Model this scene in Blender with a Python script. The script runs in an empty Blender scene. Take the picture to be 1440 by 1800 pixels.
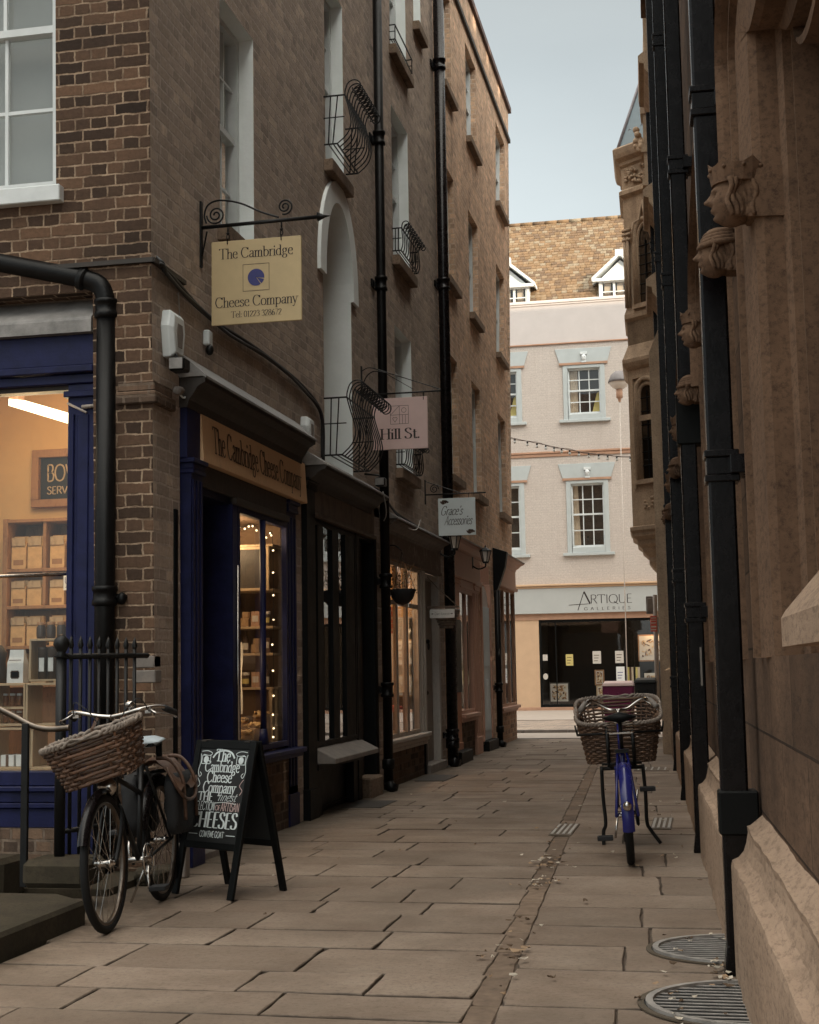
import bpy, bmesh, math, random
from mathutils import Vector, Matrix
from mathutils import noise as mnoise
random.seed(7)
R = math.radians
PI = math.pi
C = bpy.context.scene.collection
scene = bpy.context.scene

# ------------------------------------------------------------------ camera, world, sun
# world axes: the left wall of the alley is the plane x = 0, the alley runs along +y
cam_d = bpy.data.cameras.new('camera')
cam = bpy.data.objects.new('camera', cam_d)
C.objects.link(cam)
scene.camera = cam
cam_d.sensor_fit = 'HORIZONTAL'
cam_d.sensor_width = 36.0
cam_d.lens = 62.5
cam_d.clip_start = 0.05
cam_d.clip_end = 500
pitch, roll, yaw = math.atan(280 / 2500), -0.017, R(11.552)
cam.location = (3.392, -8.538, 1.25)
cam.rotation_mode = 'QUATERNION'
q = (Matrix.Rotation(yaw, 3, 'Z') @ Matrix.Rotation(PI / 2 + pitch, 3, 'X') @ Matrix.Rotation(roll, 3, 'Z'))
cam.rotation_quaternion = q.to_quaternion()

SUN_TO = Vector((0.66, -0.62, 0.29)).normalized()
sun_d = bpy.data.lights.new('sun', 'SUN')
sun_d.energy = 2.0
sun_d.angle = R(0.6)
sun_d.color = (1.0, 0.83, 0.62)
sun = bpy.data.objects.new('sun', sun_d)
C.objects.link(sun)
sun.rotation_euler = SUN_TO.to_track_quat('Z', 'Y').to_euler()

world = bpy.data.worlds.new('World')
scene.world = world
world.use_nodes = True
wn = world.node_tree
wn.nodes.clear()
sky = wn.nodes.new('ShaderNodeTexSky')
sky.sky_type = 'NISHITA'
sky.sun_disc = False
sky.sun_elevation = math.asin(SUN_TO.z)
sky.sun_rotation = math.atan2(SUN_TO.x, SUN_TO.y)
sky.air_density = 1.0
sky.dust_density = 2.5
sky.ozone_density = 1.0
hs = wn.nodes.new('ShaderNodeHueSaturation')
hs.inputs['Saturation'].default_value = 0.10
wbg = wn.nodes.new('ShaderNodeBackground')
wbg.inputs['Strength'].default_value = 0.15
wout = wn.nodes.new('ShaderNodeOutputWorld')
wn.links.new(sky.outputs[0], hs.inputs['Color'])
# overcast distribution: a veiled sky is brighter overhead than near the roofs
wtc = wn.nodes.new('ShaderNodeTexCoord')
wsx = wn.nodes.new('ShaderNodeSeparateXYZ')
wmr = wn.nodes.new('ShaderNodeMapRange')
wmr.inputs['From Min'].default_value = 0.45
wmr.inputs['From Max'].default_value = 0.95
wmr.inputs['To Min'].default_value = 0.50
wmr.inputs['To Max'].default_value = 5.6
wvm = wn.nodes.new('ShaderNodeVectorMath')
wvm.operation = 'SCALE'
wn.links.new(wtc.outputs['Generated'], wsx.inputs[0])
wn.links.new(wsx.outputs[2], wmr.inputs['Value'])
wn.links.new(hs.outputs[0], wvm.inputs[0])
wn.links.new(wmr.outputs[0], wvm.inputs['Scale'])
wtn = wn.nodes.new('ShaderNodeMixRGB')
wtn.blend_type = 'MULTIPLY'
wtn.inputs[0].default_value = 1.0
wtr = wn.nodes.new('ShaderNodeValToRGB')
wtr.color_ramp.elements[0].position = 0.40
wtr.color_ramp.elements[0].color = (0.92, 1.0, 1.0, 1)
wtr.color_ramp.elements[1].position = 0.75
wtr.color_ramp.elements[1].color = (1.0, 0.94, 0.82, 1)
wn.links.new(wsx.outputs[2], wtr.inputs['Fac'])
wnz = wn.nodes.new('ShaderNodeTexNoise')
wnz.inputs['Scale'].default_value = 3.0
wnz.inputs['Detail'].default_value = 7.0
wmp = wn.nodes.new('ShaderNodeMapping')
wmp.inputs['Scale'].default_value = (1, 1, 3.0)
wn.links.new(wtc.outputs['Generated'], wmp.inputs['Vector'])
wn.links.new(wmp.outputs[0], wnz.inputs['Vector'])
wnr = wn.nodes.new('ShaderNodeMapRange')
wnr.inputs['To Min'].default_value = 0.86
wnr.inputs['To Max'].default_value = 1.14
wn.links.new(wnz.outputs['Fac'], wnr.inputs['Value'])
wcl = wn.nodes.new('ShaderNodeVectorMath')
wcl.operation = 'SCALE'
wn.links.new(wvm.outputs[0], wcl.inputs[0])
wn.links.new(wnr.outputs[0], wcl.inputs['Scale'])
wn.links.new(wcl.outputs[0], wtn.inputs[1])
wn.links.new(wtr.outputs['Color'], wtn.inputs[2])
wn.links.new(wtn.outputs[0], wbg.inputs['Color'])
wn.links.new(wbg.outputs[0], wout.inputs['Surface'])

scene.view_settings.view_transform = 'Standard'
scene.view_settings.look = 'None'
scene.view_settings.exposure = 1.5
scene.view_settings.gamma = 1.0
scene.cycles.max_bounces = 6
scene.cycles.transparent_max_bounces = 12
scene.cycles.use_denoising = True

# ------------------------------------------------------------------ materials
class NT:
    def __init__(s, name):
        s.m = bpy.data.materials.new(name)
        s.m.use_nodes = True
        s.t = s.m.node_tree
        s.t.nodes.clear()
        s.out = s.t.nodes.new('ShaderNodeOutputMaterial')
    def n(s, typ, **kw):
        x = s.t.nodes.new('ShaderNode' + typ)
        ins = kw.pop('ins', {})
        for k, v in kw.items():
            setattr(x, k, v)
        for k, v in ins.items():
            if isinstance(v, bpy.types.NodeSocket):
                s.t.links.new(v, x.inputs[k])
            else:
                x.inputs[k].default_value = v
        return x
    def l(s, a, b):
        s.t.links.new(a, b)
    def uv(s, sx=1, sy=1):
        t = s.n('TexCoord')
        m = s.n('Mapping')
        m.inputs['Scale'].default_value = (sx, sy, 1)
        s.l(t.outputs['UV'], m.inputs['Vector'])
        return m.outputs[0]
    def obj(s):
        return s.n('TexCoord').outputs['Object']
    def noise(s, vec, scale, detail=6, rough=0.6):
        x = s.n('TexNoise', ins={'Scale': scale, 'Detail': detail, 'Roughness': rough})
        if vec is not None:
            s.l(vec, x.inputs['Vector'])
        return x.outputs['Fac']
    def ramp(s, fac, stops):
        x = s.n('ValToRGB')
        e = x.color_ramp.elements
        while len(e) < len(stops):
            e.new(0.5)
        for i, (p, c) in enumerate(stops):
            e[i].position = p
            e[i].color = (c if isinstance(c, tuple) else (c, c, c)) + (1,)
        s.l(fac, x.inputs['Fac'])
        return x.outputs['Color']
    def mix(s, fac, a, b, mode='MIX'):
        x = s.n('MixRGB', blend_type=mode)
        for k, v in ((0, fac), (1, a), (2, b)):
            if isinstance(v, bpy.types.NodeSocket):
                s.l(v, x.inputs[k])
            elif k == 0:
                x.inputs[0].default_value = v
            else:
                x.inputs[k].default_value = tuple(v) + (1,)
        return x.outputs[0]
    def math(s, op, a, b=0.0):
        x = s.n('Math', operation=op)
        for k, v in ((0, a), (1, b)):
            if isinstance(v, bpy.types.NodeSocket):
                s.l(v, x.inputs[k])
            else:
                x.inputs[k].default_value = v
        return x.outputs[0]
    def bsdf(s, col, rough=0.7, metal=0.0, bump=None, bstr=0.3, bdist=0.01, spec=0.5):
        b = s.n('BsdfPrincipled')
        for k, v in (('Base Color', col), ('Roughness', rough), ('Metallic', metal), ('Specular IOR Level', spec)):
            if isinstance(v, bpy.types.NodeSocket):
                s.l(v, b.inputs[k])
            else:
                b.inputs[k].default_value = (tuple(v) + (1,)) if isinstance(v, tuple) else v
        if bump is not None:
            bp = s.n('Bump', ins={'Strength': bstr, 'Distance': bdist})
            s.l(bump, bp.inputs['Height'])
            s.l(bp.outputs[0], b.inputs['Normal'])
        s.l(b.outputs[0], s.out.inputs['Surface'])
        return s.m

def sc(c, k):
    return tuple(x * k for x in c)

def paint(name, col, rough=0.5, var=0.25, scale=6.0, bump=0.15, metal=0.0, spec=0.5, fine=60.0):
    n = NT(name)
    o = n.obj()
    f = n.noise(o, scale, 8, 0.65)
    c = n.mix(n.ramp(f, [(0.3, 0.0), (0.72, 1.0)]), sc(col, 1 - var), sc(col, 1 + var))
    g = n.noise(o, fine, 4, 0.6)
    r = n.math('MULTIPLY_ADD', f, 0.25)
    r.node.inputs[2].default_value = rough - 0.12
    return n.bsdf(c, r, metal, g, bump, 0.004, spec)

def worn(name, col, under, amount=0.45, rough=0.6, scale=9.0, stretch=0.35):
    # old paint, streaked and worn through to what is under it
    n = NT(name)
    t = n.n('TexCoord')
    m = n.n('Mapping')
    m.inputs['Scale'].default_value = (1, 1, stretch)
    n.l(t.outputs['Object'], m.inputs['Vector'])
    f = n.noise(m.outputs[0], scale, 9, 0.7)
    f2 = n.noise(m.outputs[0], scale * 5, 6, 0.7)
    k = n.ramp(n.math('ADD', n.math('MULTIPLY', f, 0.7), n.math('MULTIPLY', f2, 0.3)), [(amount - 0.06, 1.0), (amount + 0.08, 0.0)])
    base = n.mix(f2, sc(col, 0.8), sc(col, 1.2))
    return n.bsdf(n.mix(k, base, under), rough, 0.0, k, 0.35, 0.004)

def brick(name, c1, c2, mortar, bw=0.225, rh=0.078, ms=0.010, soot=0.5, sootc=(0.03, 0.024, 0.02), bump=0.9, squash=0.5, warp=0.012, msm=0.25, streak=0.0, bdist=0.012, tint=0.8, ragged=0.013):
    n = NT(name)
    uv = n.uv()
    nz = n.n('TexNoise', ins={'Scale': 9.0, 'Detail': 3.0})
    n.l(uv, nz.inputs['Vector'])
    off = n.n('VectorMath', operation='MULTIPLY_ADD')
    n.l(nz.outputs['Color'], off.inputs[0])
    off.inputs[1].default_value = (warp, warp, 0)
    nz2 = n.n('TexNoise', ins={'Scale': 34.0, 'Detail': 5.0, 'Roughness': 0.7})
    n.l(uv, nz2.inputs['Vector'])
    off2 = n.n('VectorMath', operation='MULTIPLY_ADD')
    n.l(nz2.outputs['Color'], off2.inputs[0])
    off2.inputs[1].default_value = (ragged, ragged, 0)
    n.l(uv, off2.inputs[2])
    n.l(off2.outputs[0], off.inputs[2])
    def bt(a, b, mo, vec, msz):
        x = n.n('TexBrick', offset=0.5, offset_frequency=2, squash=squash, squash_frequency=2)
        x.inputs['Color1'].default_value = a + (1,)
        x.inputs['Color2'].default_value = b + (1,)
        x.inputs['Mortar'].default_value = mo + (1,)
        x.inputs['Scale'].default_value = 1.0
        x.inputs['Mortar Size'].default_value = msz
        x.inputs['Mortar Smooth'].default_value = msm
        x.inputs['Bias'].default_value = 0.0
        x.inputs['Brick Width'].default_value = bw
        x.inputs['Row Height'].default_value = rh
        n.l(vec, x.inputs['Vector'])
        return x
    b1 = bt(c1, c2, mortar, off.outputs[0], ms)
    sh = n.n('VectorMath', operation='ADD')
    n.l(off.outputs[0], sh.inputs[0])
    sh.inputs[1].default_value = (bw * 46.0, rh * 34.0, 0)
    b2 = bt((0.55, 0.55, 0.58), (1.45, 1.36, 1.25), (1, 1, 1), sh.outputs[0], ms)
    f = n.noise(uv, 30.0, 8, 0.7)
    f2 = n.noise(uv, 1.7, 6, 0.6)
    col = n.mix(n.ramp(f, [(0.3, 0.55), (0.7, 1.0)]), (0.3, 0.3, 0.3), (1.25, 1.25, 1.25))
    mm = n.math('MULTIPLY', b1.outputs['Fac'], n.ramp(n.noise(uv, 7.0, 5, 0.7), [(0.38, 0.0), (0.62, 0.75)]))
    cc0 = n.mix(mm, b1.outputs['Color'], sc(c1, 0.8))
    cc = n.mix(tint, cc0, b2.outputs['Color'], 'MULTIPLY')
    cc = n.mix(1.0, cc, col, 'MULTIPLY')
    st = n.ramp(f2, [(0.42, 0.0), (0.75, soot)])
    cc = n.mix(st, cc, sootc)
    if streak > 0:
        sm = n.uv(6.0, 0.35)
        fs = n.noise(sm, 2.0, 6, 0.6)
        cc = n.mix(n.ramp(fs, [(0.5, 0.0), (0.75, streak)]), cc, sootc)
    inv = n.math('SUBTRACT', 1.0, b1.outputs['Fac'])
    h = n.math('ADD', n.math('MULTIPLY', inv, 0.8), n.math('MULTIPLY', f, 0.55))
    return n.bsdf(cc, 0.9, 0.0, h, bump, bdist, 0.2)

def stone(name, c1, c2, dark, joints=True, streak=0.5, jw=0.62, jh=0.31, bump=0.5, jdark=0.25, pits=1.0, ys=1.0):
    n = NT(name)
    om = n.n('Mapping')
    om.inputs['Scale'].default_value = (1, ys, 1)
    n.l(n.obj(), om.inputs['Vector'])
    o = om.outputs[0]
    f = n.noise(o, 3.2, 9, 0.65)
    f2 = n.noise(o, 42.0, 8, 0.75)
    t = n.n('TexCoord')
    m = n.n('Mapping')
    m.inputs['Scale'].default_value = (2.6, 2.6 * ys, 0.5)
    n.l(t.outputs['Object'], m.inputs['Vector'])
    fs = n.noise(m.outputs[0], 1.6, 4, 0.55)
    c = n.mix(n.ramp(f, [(0.3, 0.0), (0.7, 1.0)]), c1, c2)
    c = n.mix(n.ramp(fs, [(0.44, 0.0), (0.72, streak)]), c, dark)
    c = n.mix(n.ramp(f2, [(0.34, 0.7), (0.52, 0.0)]), c, dark)
    f4 = n.noise(o, 11.0, 7, 0.7)
    c = n.mix(n.ramp(f4, [(0.52, 0.0), (0.75, 0.30)]), c, sc(c1, 1.3))
    c = n.mix(n.ramp(f4, [(0.28, 0.4), (0.44, 0.0)]), c, dark)
    h = n.math('ADD', n.math('MULTIPLY', f, 0.5), n.math('MULTIPLY', f2, 0.35 * pits))
    if joints:
        b = n.n('TexBrick', offset=0.5)
        b.inputs['Scale'].default_value = 1.0
        b.inputs['Mortar Size'].default_value = 0.0055
        b.inputs['Mortar Smooth'].default_value = 0.2
        b.inputs['Brick Width'].default_value = jw
        b.inputs['Row Height'].default_value = jh
        b.inputs['Color1'].default_value = (1, 1, 1, 1)
        b.inputs['Color2'].default_value = (0.66, 0.64, 0.62, 1)
        n.l(n.uv(), b.inputs['Vector'])
        c = n.mix(1.0, c, n.mix(b.outputs['Fac'], b.outputs['Color'], (jdark,) * 3), 'MULTIPLY')
        h = n.math('SUBTRACT', h, n.math('MULTIPLY', b.outputs['Fac'], 0.6))
    return n.bsdf(c, 0.9, 0.0, h, bump, 0.012, 0.2)

def island(name, cols, rough=0.6, var=0.25, scale=25.0, bump=0.2, spec=0.4, seedmul=1.0):
    # one colour per separate piece of the mesh
    n = NT(name)
    g = n.n('NewGeometry').outputs['Random Per Island']
    k = len(cols)
    x = n.n('ValToRGB')
    x.color_ramp.interpolation = 'CONSTANT' if k > 2 else 'LINEAR'
    e = x.color_ramp.elements
    while len(e) < k:
        e.new(0.5)
    for i, c in enumerate(cols):
        e[i].position = i / (k if k > 2 else 1)
        e[i].color = c + (1,)
    n.l(g, x.inputs['Fac'])
    o = n.obj()
    f = n.noise(o, scale, 7, 0.65)
    c = n.mix(n.ramp(f, [(0.3, 0.0), (0.7, 1.0)]), n.mix(1.0, x.outputs['Color'], (1 - var,) * 3, 'MULTIPLY'), n.mix(1.0, x.outputs['Color'], (1 + var,) * 3, 'MULTIPLY'))
    return n.bsdf(c, rough, 0.0, f, bump, 0.006, spec)

def glass(name, tint=(0.9, 0.92, 0.92), refl=1.0, wob=0.02):
    n = NT(name)
    tr = n.n('BsdfTransparent')
    tr.inputs['Color'].default_value = tint + (1,)
    gl = n.n('BsdfGlossy')
    gl.inputs['Roughness'].default_value = 0.02
    gl.inputs['Color'].default_value = (0.95, 0.95, 0.95, 1)
    bp = n.n('Bump', ins={'Strength': wob, 'Distance': 0.02})
    n.l(n.noise(n.obj(), 3.0, 2, 0.5), bp.inputs['Height'])
    n.l(bp.outputs[0], gl.inputs['Normal'])
    lw = n.n('LayerWeight', ins={'Blend': 0.5})
    fz = n.math('POWER', lw.outputs['Facing'], 4.2)
    fz = n.math('MULTIPLY_ADD', fz, 0.93)
    fz.node.inputs[2].default_value = 0.065
    mx = n.n('MixShader')
    n.l(n.math('MULTIPLY', fz, refl), mx.inputs[0])
    n.l(tr.outputs[0], mx.inputs[1])
    n.l(gl.outputs[0], mx.inputs[2])
    n.l(mx.outputs[0], n.out.inputs['Surface'])
    return n.m

def emit(name, col, s):
    n = NT(name)
    e = n.n('Emission', ins={'Strength': s})
    e.inputs['Color'].default_value = col + (1,)
    n.l(e.outputs[0], n.out.inputs['Surface'])
    return n.m

M = {}
M['brick_front'] = brick('brick_front', (0.125, 0.076, 0.050), (0.045, 0.030, 0.022), (0.40, 0.29, 0.20), soot=0.35, bump=1.0, ms=0.008, warp=0.020, msm=0.5, ragged=0.016)
M['brick_side'] = brick('brick_side', (0.43, 0.35, 0.29), (0.32, 0.265, 0.22), (0.48, 0.40, 0.34), soot=0.40, bump=1.0, tint=0.45, ms=0.009, warp=0.02, sootc=(0.20, 0.155, 0.12))
M['brick_far'] = brick('brick_far', (0.66, 0.46, 0.32), (0.48, 0.33, 0.23), (0.68, 0.52, 0.40), soot=0.4, bump=0.9, tint=0.5, sootc=(0.09, 0.06, 0.045), streak=0.35)
M['brick_low'] = brick('brick_low', (0.15, 0.10, 0.07), (0.07, 0.05, 0.038), (0.17, 0.13, 0.10), soot=0.6, bump=0.9, streak=0.5)
M['brick_warm'] = brick('brick_warm', (0.36, 0.23, 0.15), (0.24, 0.15, 0.10), (0.38, 0.29, 0.22), soot=0.3, bump=0.8)
M['reveal'] = paint('reveal_white', (0.80, 0.84, 0.83), 0.7, 0.06, 4, 0.5, fine=25)
M['white'] = paint('white_paint', (0.62, 0.65, 0.65), 0.5, 0.10, 5, 0.15)
M['navy'] = paint('navy_paint', (0.0085, 0.011, 0.049), 0.45, 0.4, 7, 0.4, spec=0.25)
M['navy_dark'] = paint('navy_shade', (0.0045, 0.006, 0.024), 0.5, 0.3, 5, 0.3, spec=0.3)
M['black'] = paint('black_paint', (0.004, 0.0045, 0.0045), 0.5, 0.3, 6, 0.2, spec=0.15)
M['iron'] = paint('black_iron', (0.007, 0.007, 0.007), 0.45, 0.4, 14, 0.3, spec=0.3)
M['pipe'] = paint('pipe_iron', (0.0045, 0.0042, 0.0042), 0.42, 0.5, 9, 0.35, spec=0.18)
M['pipe_gloss'] = paint('pipe_lacquer', (0.006, 0.0045, 0.005), 0.27, 0.5, 11, 0.12, spec=0.25)
M['pipe_chapel'] = paint('chapel_pipe_lacquer', (0.0045, 0.0035, 0.0038), 0.26, 0.6, 11, 0.10, spec=0.22)
M['lead'] = paint('lead_sheet', (0.20, 0.19, 0.18), 0.55, 0.4, 7, 0.4)
M['darkwood'] = worn('dark_wood', (0.034, 0.024, 0.018), (0.025, 0.02, 0.016), 0.5)
M['brownboard'] = worn('brown_board', (0.115, 0.080, 0.058), (0.05, 0.035, 0.026), 0.45)
M['signcream'] = paint('cream_board', (0.52, 0.40, 0.22), 0.6, 0.08, 5, 0.12)
M['signwood'] = worn('tan_board', (0.66, 0.42, 0.235), (0.42, 0.26, 0.15), 0.34)
M['ink'] = paint('ink', (0.028, 0.018, 0.016), 0.6, 0.15, 20, 0.05)
M['inkbrown'] = paint('ink_brown', (0.075, 0.042, 0.026), 0.6, 0.15, 20, 0.05)
M['inkblue'] = paint('ink_blue', (0.030, 0.032, 0.16), 0.5, 0.1, 20, 0.05)
M['pinkboard'] = paint('pink_board', (0.66, 0.48, 0.45), 0.6, 0.06, 4, 0.08)
M['paleboard'] = paint('pale_board', (0.60, 0.66, 0.67), 0.55, 0.07, 4, 0.08)
M['chalk'] = paint('chalk_paint', (0.60, 0.66, 0.66), 0.8, 0.18, 60, 0.1)
M['chalkpink'] = paint('chalk_pink', (0.50, 0.36, 0.34), 0.8, 0.18, 60, 0.1)
M['slate_board'] = paint('chalkboard', (0.010, 0.011, 0.011), 0.6, 0.3, 12, 0.1)
M['taupe'] = worn('taupe_paint', (0.30, 0.255, 0.21), (0.15, 0.11, 0.085), 0.40, 0.6, 7)
M['peel'] = worn('peeling_fascia', (0.13, 0.092, 0.07), (0.33, 0.29, 0.25), 0.40, 0.75, 5, 1.0)
M['greydoor'] = worn('grey_door', (0.20, 0.175, 0.15), (0.12, 0.10, 0.085), 0.4)
M['greyframe'] = worn('grey_frame', (0.40, 0.37, 0.34), (0.22, 0.19, 0.16), 0.38)
M['orange'] = worn('orange_paint', (0.42, 0.175, 0.085), (0.25, 0.12, 0.07), 0.34)
M['salmon'] = worn('salmon_paint', (0.47, 0.265, 0.19), (0.3, 0.18, 0.12), 0.34)
M['palebluedoor'] = paint('pale_blue_door', (0.46, 0.54, 0.58), 0.5, 0.06, 4, 0.1)
M['sill_stone'] = stone('sill_stone', (0.30, 0.215, 0.155), (0.19, 0.14, 0.10), (0.06, 0.045, 0.035), False, 0.5)
M['copingred'] = paint('coping_dark', (0.10, 0.062, 0.055), 0.8, 0.3, 8, 0.3)
M['greystone'] = paint('grey_slab', (0.20, 0.175, 0.155), 0.8, 0.25, 9, 0.4)
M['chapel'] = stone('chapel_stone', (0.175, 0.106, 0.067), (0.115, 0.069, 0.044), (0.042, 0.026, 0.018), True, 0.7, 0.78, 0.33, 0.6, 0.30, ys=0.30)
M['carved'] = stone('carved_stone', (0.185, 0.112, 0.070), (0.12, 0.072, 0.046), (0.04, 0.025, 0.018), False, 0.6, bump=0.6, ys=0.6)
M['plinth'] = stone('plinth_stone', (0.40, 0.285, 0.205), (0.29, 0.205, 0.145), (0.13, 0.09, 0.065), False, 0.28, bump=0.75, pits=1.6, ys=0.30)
M['oriel'] = stone('oriel_stone', (0.50, 0.37, 0.255), (0.38, 0.275, 0.19), (0.17, 0.12, 0.085), False, 0.55, bump=0.5)
M['slate'] = paint('slate_blue', (0.16, 0.215, 0.245), 0.55, 0.15, 5, 0.3)
M['slate_hip'] = paint('lead_hip', (0.25, 0.23, 0.25), 0.5, 0.15, 5, 0.2)
M['facade'] = brick('pale_painted_brick', (0.51, 0.455, 0.41), (0.48, 0.425, 0.385), (0.48, 0.43, 0.39), soot=0.12, sootc=(0.38, 0.31, 0.27), bump=0.25, ms=0.008, tint=0.0, streak=0.22)
M['render'] = paint('pale_render', (0.55, 0.50, 0.475), 0.85, 0.05, 2, 0.2)
M['trimblue'] = paint('pale_blue_trim', (0.42, 0.455, 0.455), 0.6, 0.06, 4, 0.1)
M['fasciapale'] = paint('pale_fascia', (0.41, 0.425, 0.415), 0.55, 0.05, 2, 0.05)
M['tan'] = paint('tan_render', (0.55, 0.375, 0.24), 0.8, 0.07, 3, 0.2)
M['terracotta'] = paint('terracotta_trim', (0.40, 0.235, 0.155), 0.8, 0.15, 5, 0.2)
M['tile'] = island('roof_tiles', [(0.170, 0.108, 0.060), (0.140, 0.090, 0.053), (0.185, 0.130, 0.080), (0.112, 0.075, 0.048), (0.195, 0.155, 0.108), (0.155, 0.10, 0.055)], 0.85, 0.25, 9, 0.3, 0.2)
M['glass'] = glass('window_glass')
M['glass_dark'] = glass('dark_window_glass', (0.25, 0.25, 0.24), 1.0)
M['glass_jar'] = glass('jar_glass', (0.75, 0.75, 0.7), 1.3, 0.0)
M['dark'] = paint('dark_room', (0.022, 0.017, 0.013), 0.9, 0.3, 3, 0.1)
M['room_brown'] = paint('brown_room', (0.17, 0.11, 0.07), 0.9, 0.3, 3, 0.1)
M['blind'] = paint('grey_blind', (0.33, 0.335, 0.32), 0.9, 0.05, 2, 0.1)
M['curtain'] = paint('curtain', (0.55, 0.44, 0.33), 0.9, 0.15, 8, 0.1)
M['cream'] = paint('cream_wall', (0.62, 0.40, 0.19), 0.9, 0.06, 3, 0.1)
M['shelfwood'] = worn('shelf_wood', (0.30, 0.155, 0.07), (0.17, 0.08, 0.035), 0.4)
M['crate'] = worn('crate_wood', (0.42, 0.30, 0.18), (0.27, 0.18, 0.1), 0.4)
M['bag'] = island('paper_bags', [(0.60, 0.42, 0.24), (0.46, 0.29, 0.14), (0.55, 0.34, 0.16), (0.34, 0.17, 0.08), (0.62, 0.50, 0.34)], 0.7, 0.15, 18, 0.3)
M['label'] = paint('label_white', (0.62, 0.62, 0.60), 0.7, 0.08, 20, 0.05)
M['jar'] = island('jar_contents', [(0.10, 0.035, 0.02), (0.20, 0.08, 0.03), (0.06, 0.04, 0.03), (0.28, 0.14, 0.05)], 0.3, 0.2, 20, 0.1)
M['cheese'] = island('cheeses', [(0.66, 0.50, 0.26), (0.74, 0.62, 0.42), (0.52, 0.33, 0.15), (0.70, 0.60, 0.45), (0.35, 0.22, 0.12)], 0.7, 0.2, 18, 0.4)
M['tube'] = emit('lamp_tube', (1.0, 0.80, 0.48), 2.2)
M['bulb'] = emit('fairy_bulb', (1.0, 0.72, 0.40), 2.0)
M['picture_light'] = emit('warm_lamp', (1.0, 0.72, 0.42), 4.0)
M['tyre'] = paint('tyre_rubber', (0.008, 0.008, 0.008), 0.75, 0.3, 30, 0.3, spec=0.25)
M['chrome'] = paint('chrome', (0.50, 0.47, 0.44), 0.22, 0.2, 12, 0.05, 1.0)
M['rimmetal'] = paint('rim_metal', (0.17, 0.14, 0.115), 0.35, 0.3, 12, 0.1, 1.0)
M['brass'] = paint('brass', (0.45, 0.27, 0.11), 0.3, 0.25, 12, 0.05, 1.0)
M['wicker'] = island('wicker', [(0.15, 0.075, 0.042), (0.045, 0.024, 0.015)], 0.55, 0.3, 40, 0.3)
M['wicker_dark'] = island('wicker_aged', [(0.15, 0.085, 0.05), (0.06, 0.034, 0.022)], 0.6, 0.3, 40, 0.3)
M['wicker_pale'] = paint('wicker_bleached', (0.20, 0.16, 0.13), 0.6, 0.4, 40, 0.3)
M['bluegloss'] = paint('blue_gloss', (0.012, 0.014, 0.115), 0.24, 0.15, 6, 0.05)
M['leather'] = paint('brown_leather', (0.085, 0.043, 0.025), 0.5, 0.3, 18, 0.3)
M['cloth_black'] = paint('black_canvas', (0.011, 0.011, 0.012), 0.8, 0.3, 18, 0.3)
M['saddlewrap'] = paint('pale_saddle_cover', (0.42, 0.48, 0.52), 0.45, 0.15, 20, 0.3)
M['magenta'] = paint('magenta_plastic', (0.20, 0.018, 0.085), 0.5, 0.15, 6, 0.1)
M['red'] = paint('red_notice', (0.50, 0.09, 0.06), 0.6, 0.1, 12, 0.05)
M['yellow'] = paint('yellow_card', (0.55, 0.45, 0.16), 0.7, 0.1, 12, 0.05)
M['paper'] = paint('paper', (0.52, 0.48, 0.43), 0.8, 0.08, 12, 0.05)
M['art'] = island('abstract_print', [(0.50, 0.36, 0.22), (0.10, 0.05, 0.03), (0.60, 0.50, 0.36), (0.26, 0.13, 0.06), (0.40, 0.25, 0.13)], 0.6, 0.2, 20, 0.1)
M['plastic_white'] = paint('white_plastic', (0.62, 0.66, 0.66), 0.4, 0.06, 6, 0.05)
M['greypole'] = paint('grey_pole', (0.28, 0.235, 0.20), 0.6, 0.2, 8, 0.2)
M['copper'] = paint('lamp_hood', (0.13, 0.115, 0.115), 0.45, 0.2, 8, 0.1)
M['opal'] = paint('opal_glass', (0.62, 0.56, 0.50), 0.35, 0.05, 6, 0.02)
M['moss'] = stone('mossy_stone', (0.062, 0.049, 0.032), (0.034, 0.029, 0.018), (0.025, 0.02, 0.015), False, 0.5, bump=0.8)
M['leaf'] = island('dry_leaves', [(0.30, 0.20, 0.12), (0.09, 0.055, 0.03), (0.48, 0.42, 0.34)], 0.8, 0.2, 30, 0.2)
M['green'] = island('basket_leaves', [(0.035, 0.05, 0.02), (0.08, 0.07, 0.035)], 0.7, 0.2, 30, 0.1)
M['cable'] = paint('cable_black', (0.012, 0.011, 0.011), 0.5, 0.3, 12, 0.1)
M['cablegrey'] = paint('cable_grey', (0.32, 0.30, 0.28), 0.5, 0.2, 12, 0.1)
M['grate'] = paint('grate_iron', (0.36, 0.335, 0.31), 0.45, 0.3, 14, 0.2, 0.4)
M['steel_dark'] = paint('worn_plate', (0.035, 0.028, 0.022), 0.6, 0.4, 14, 0.3)

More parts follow.
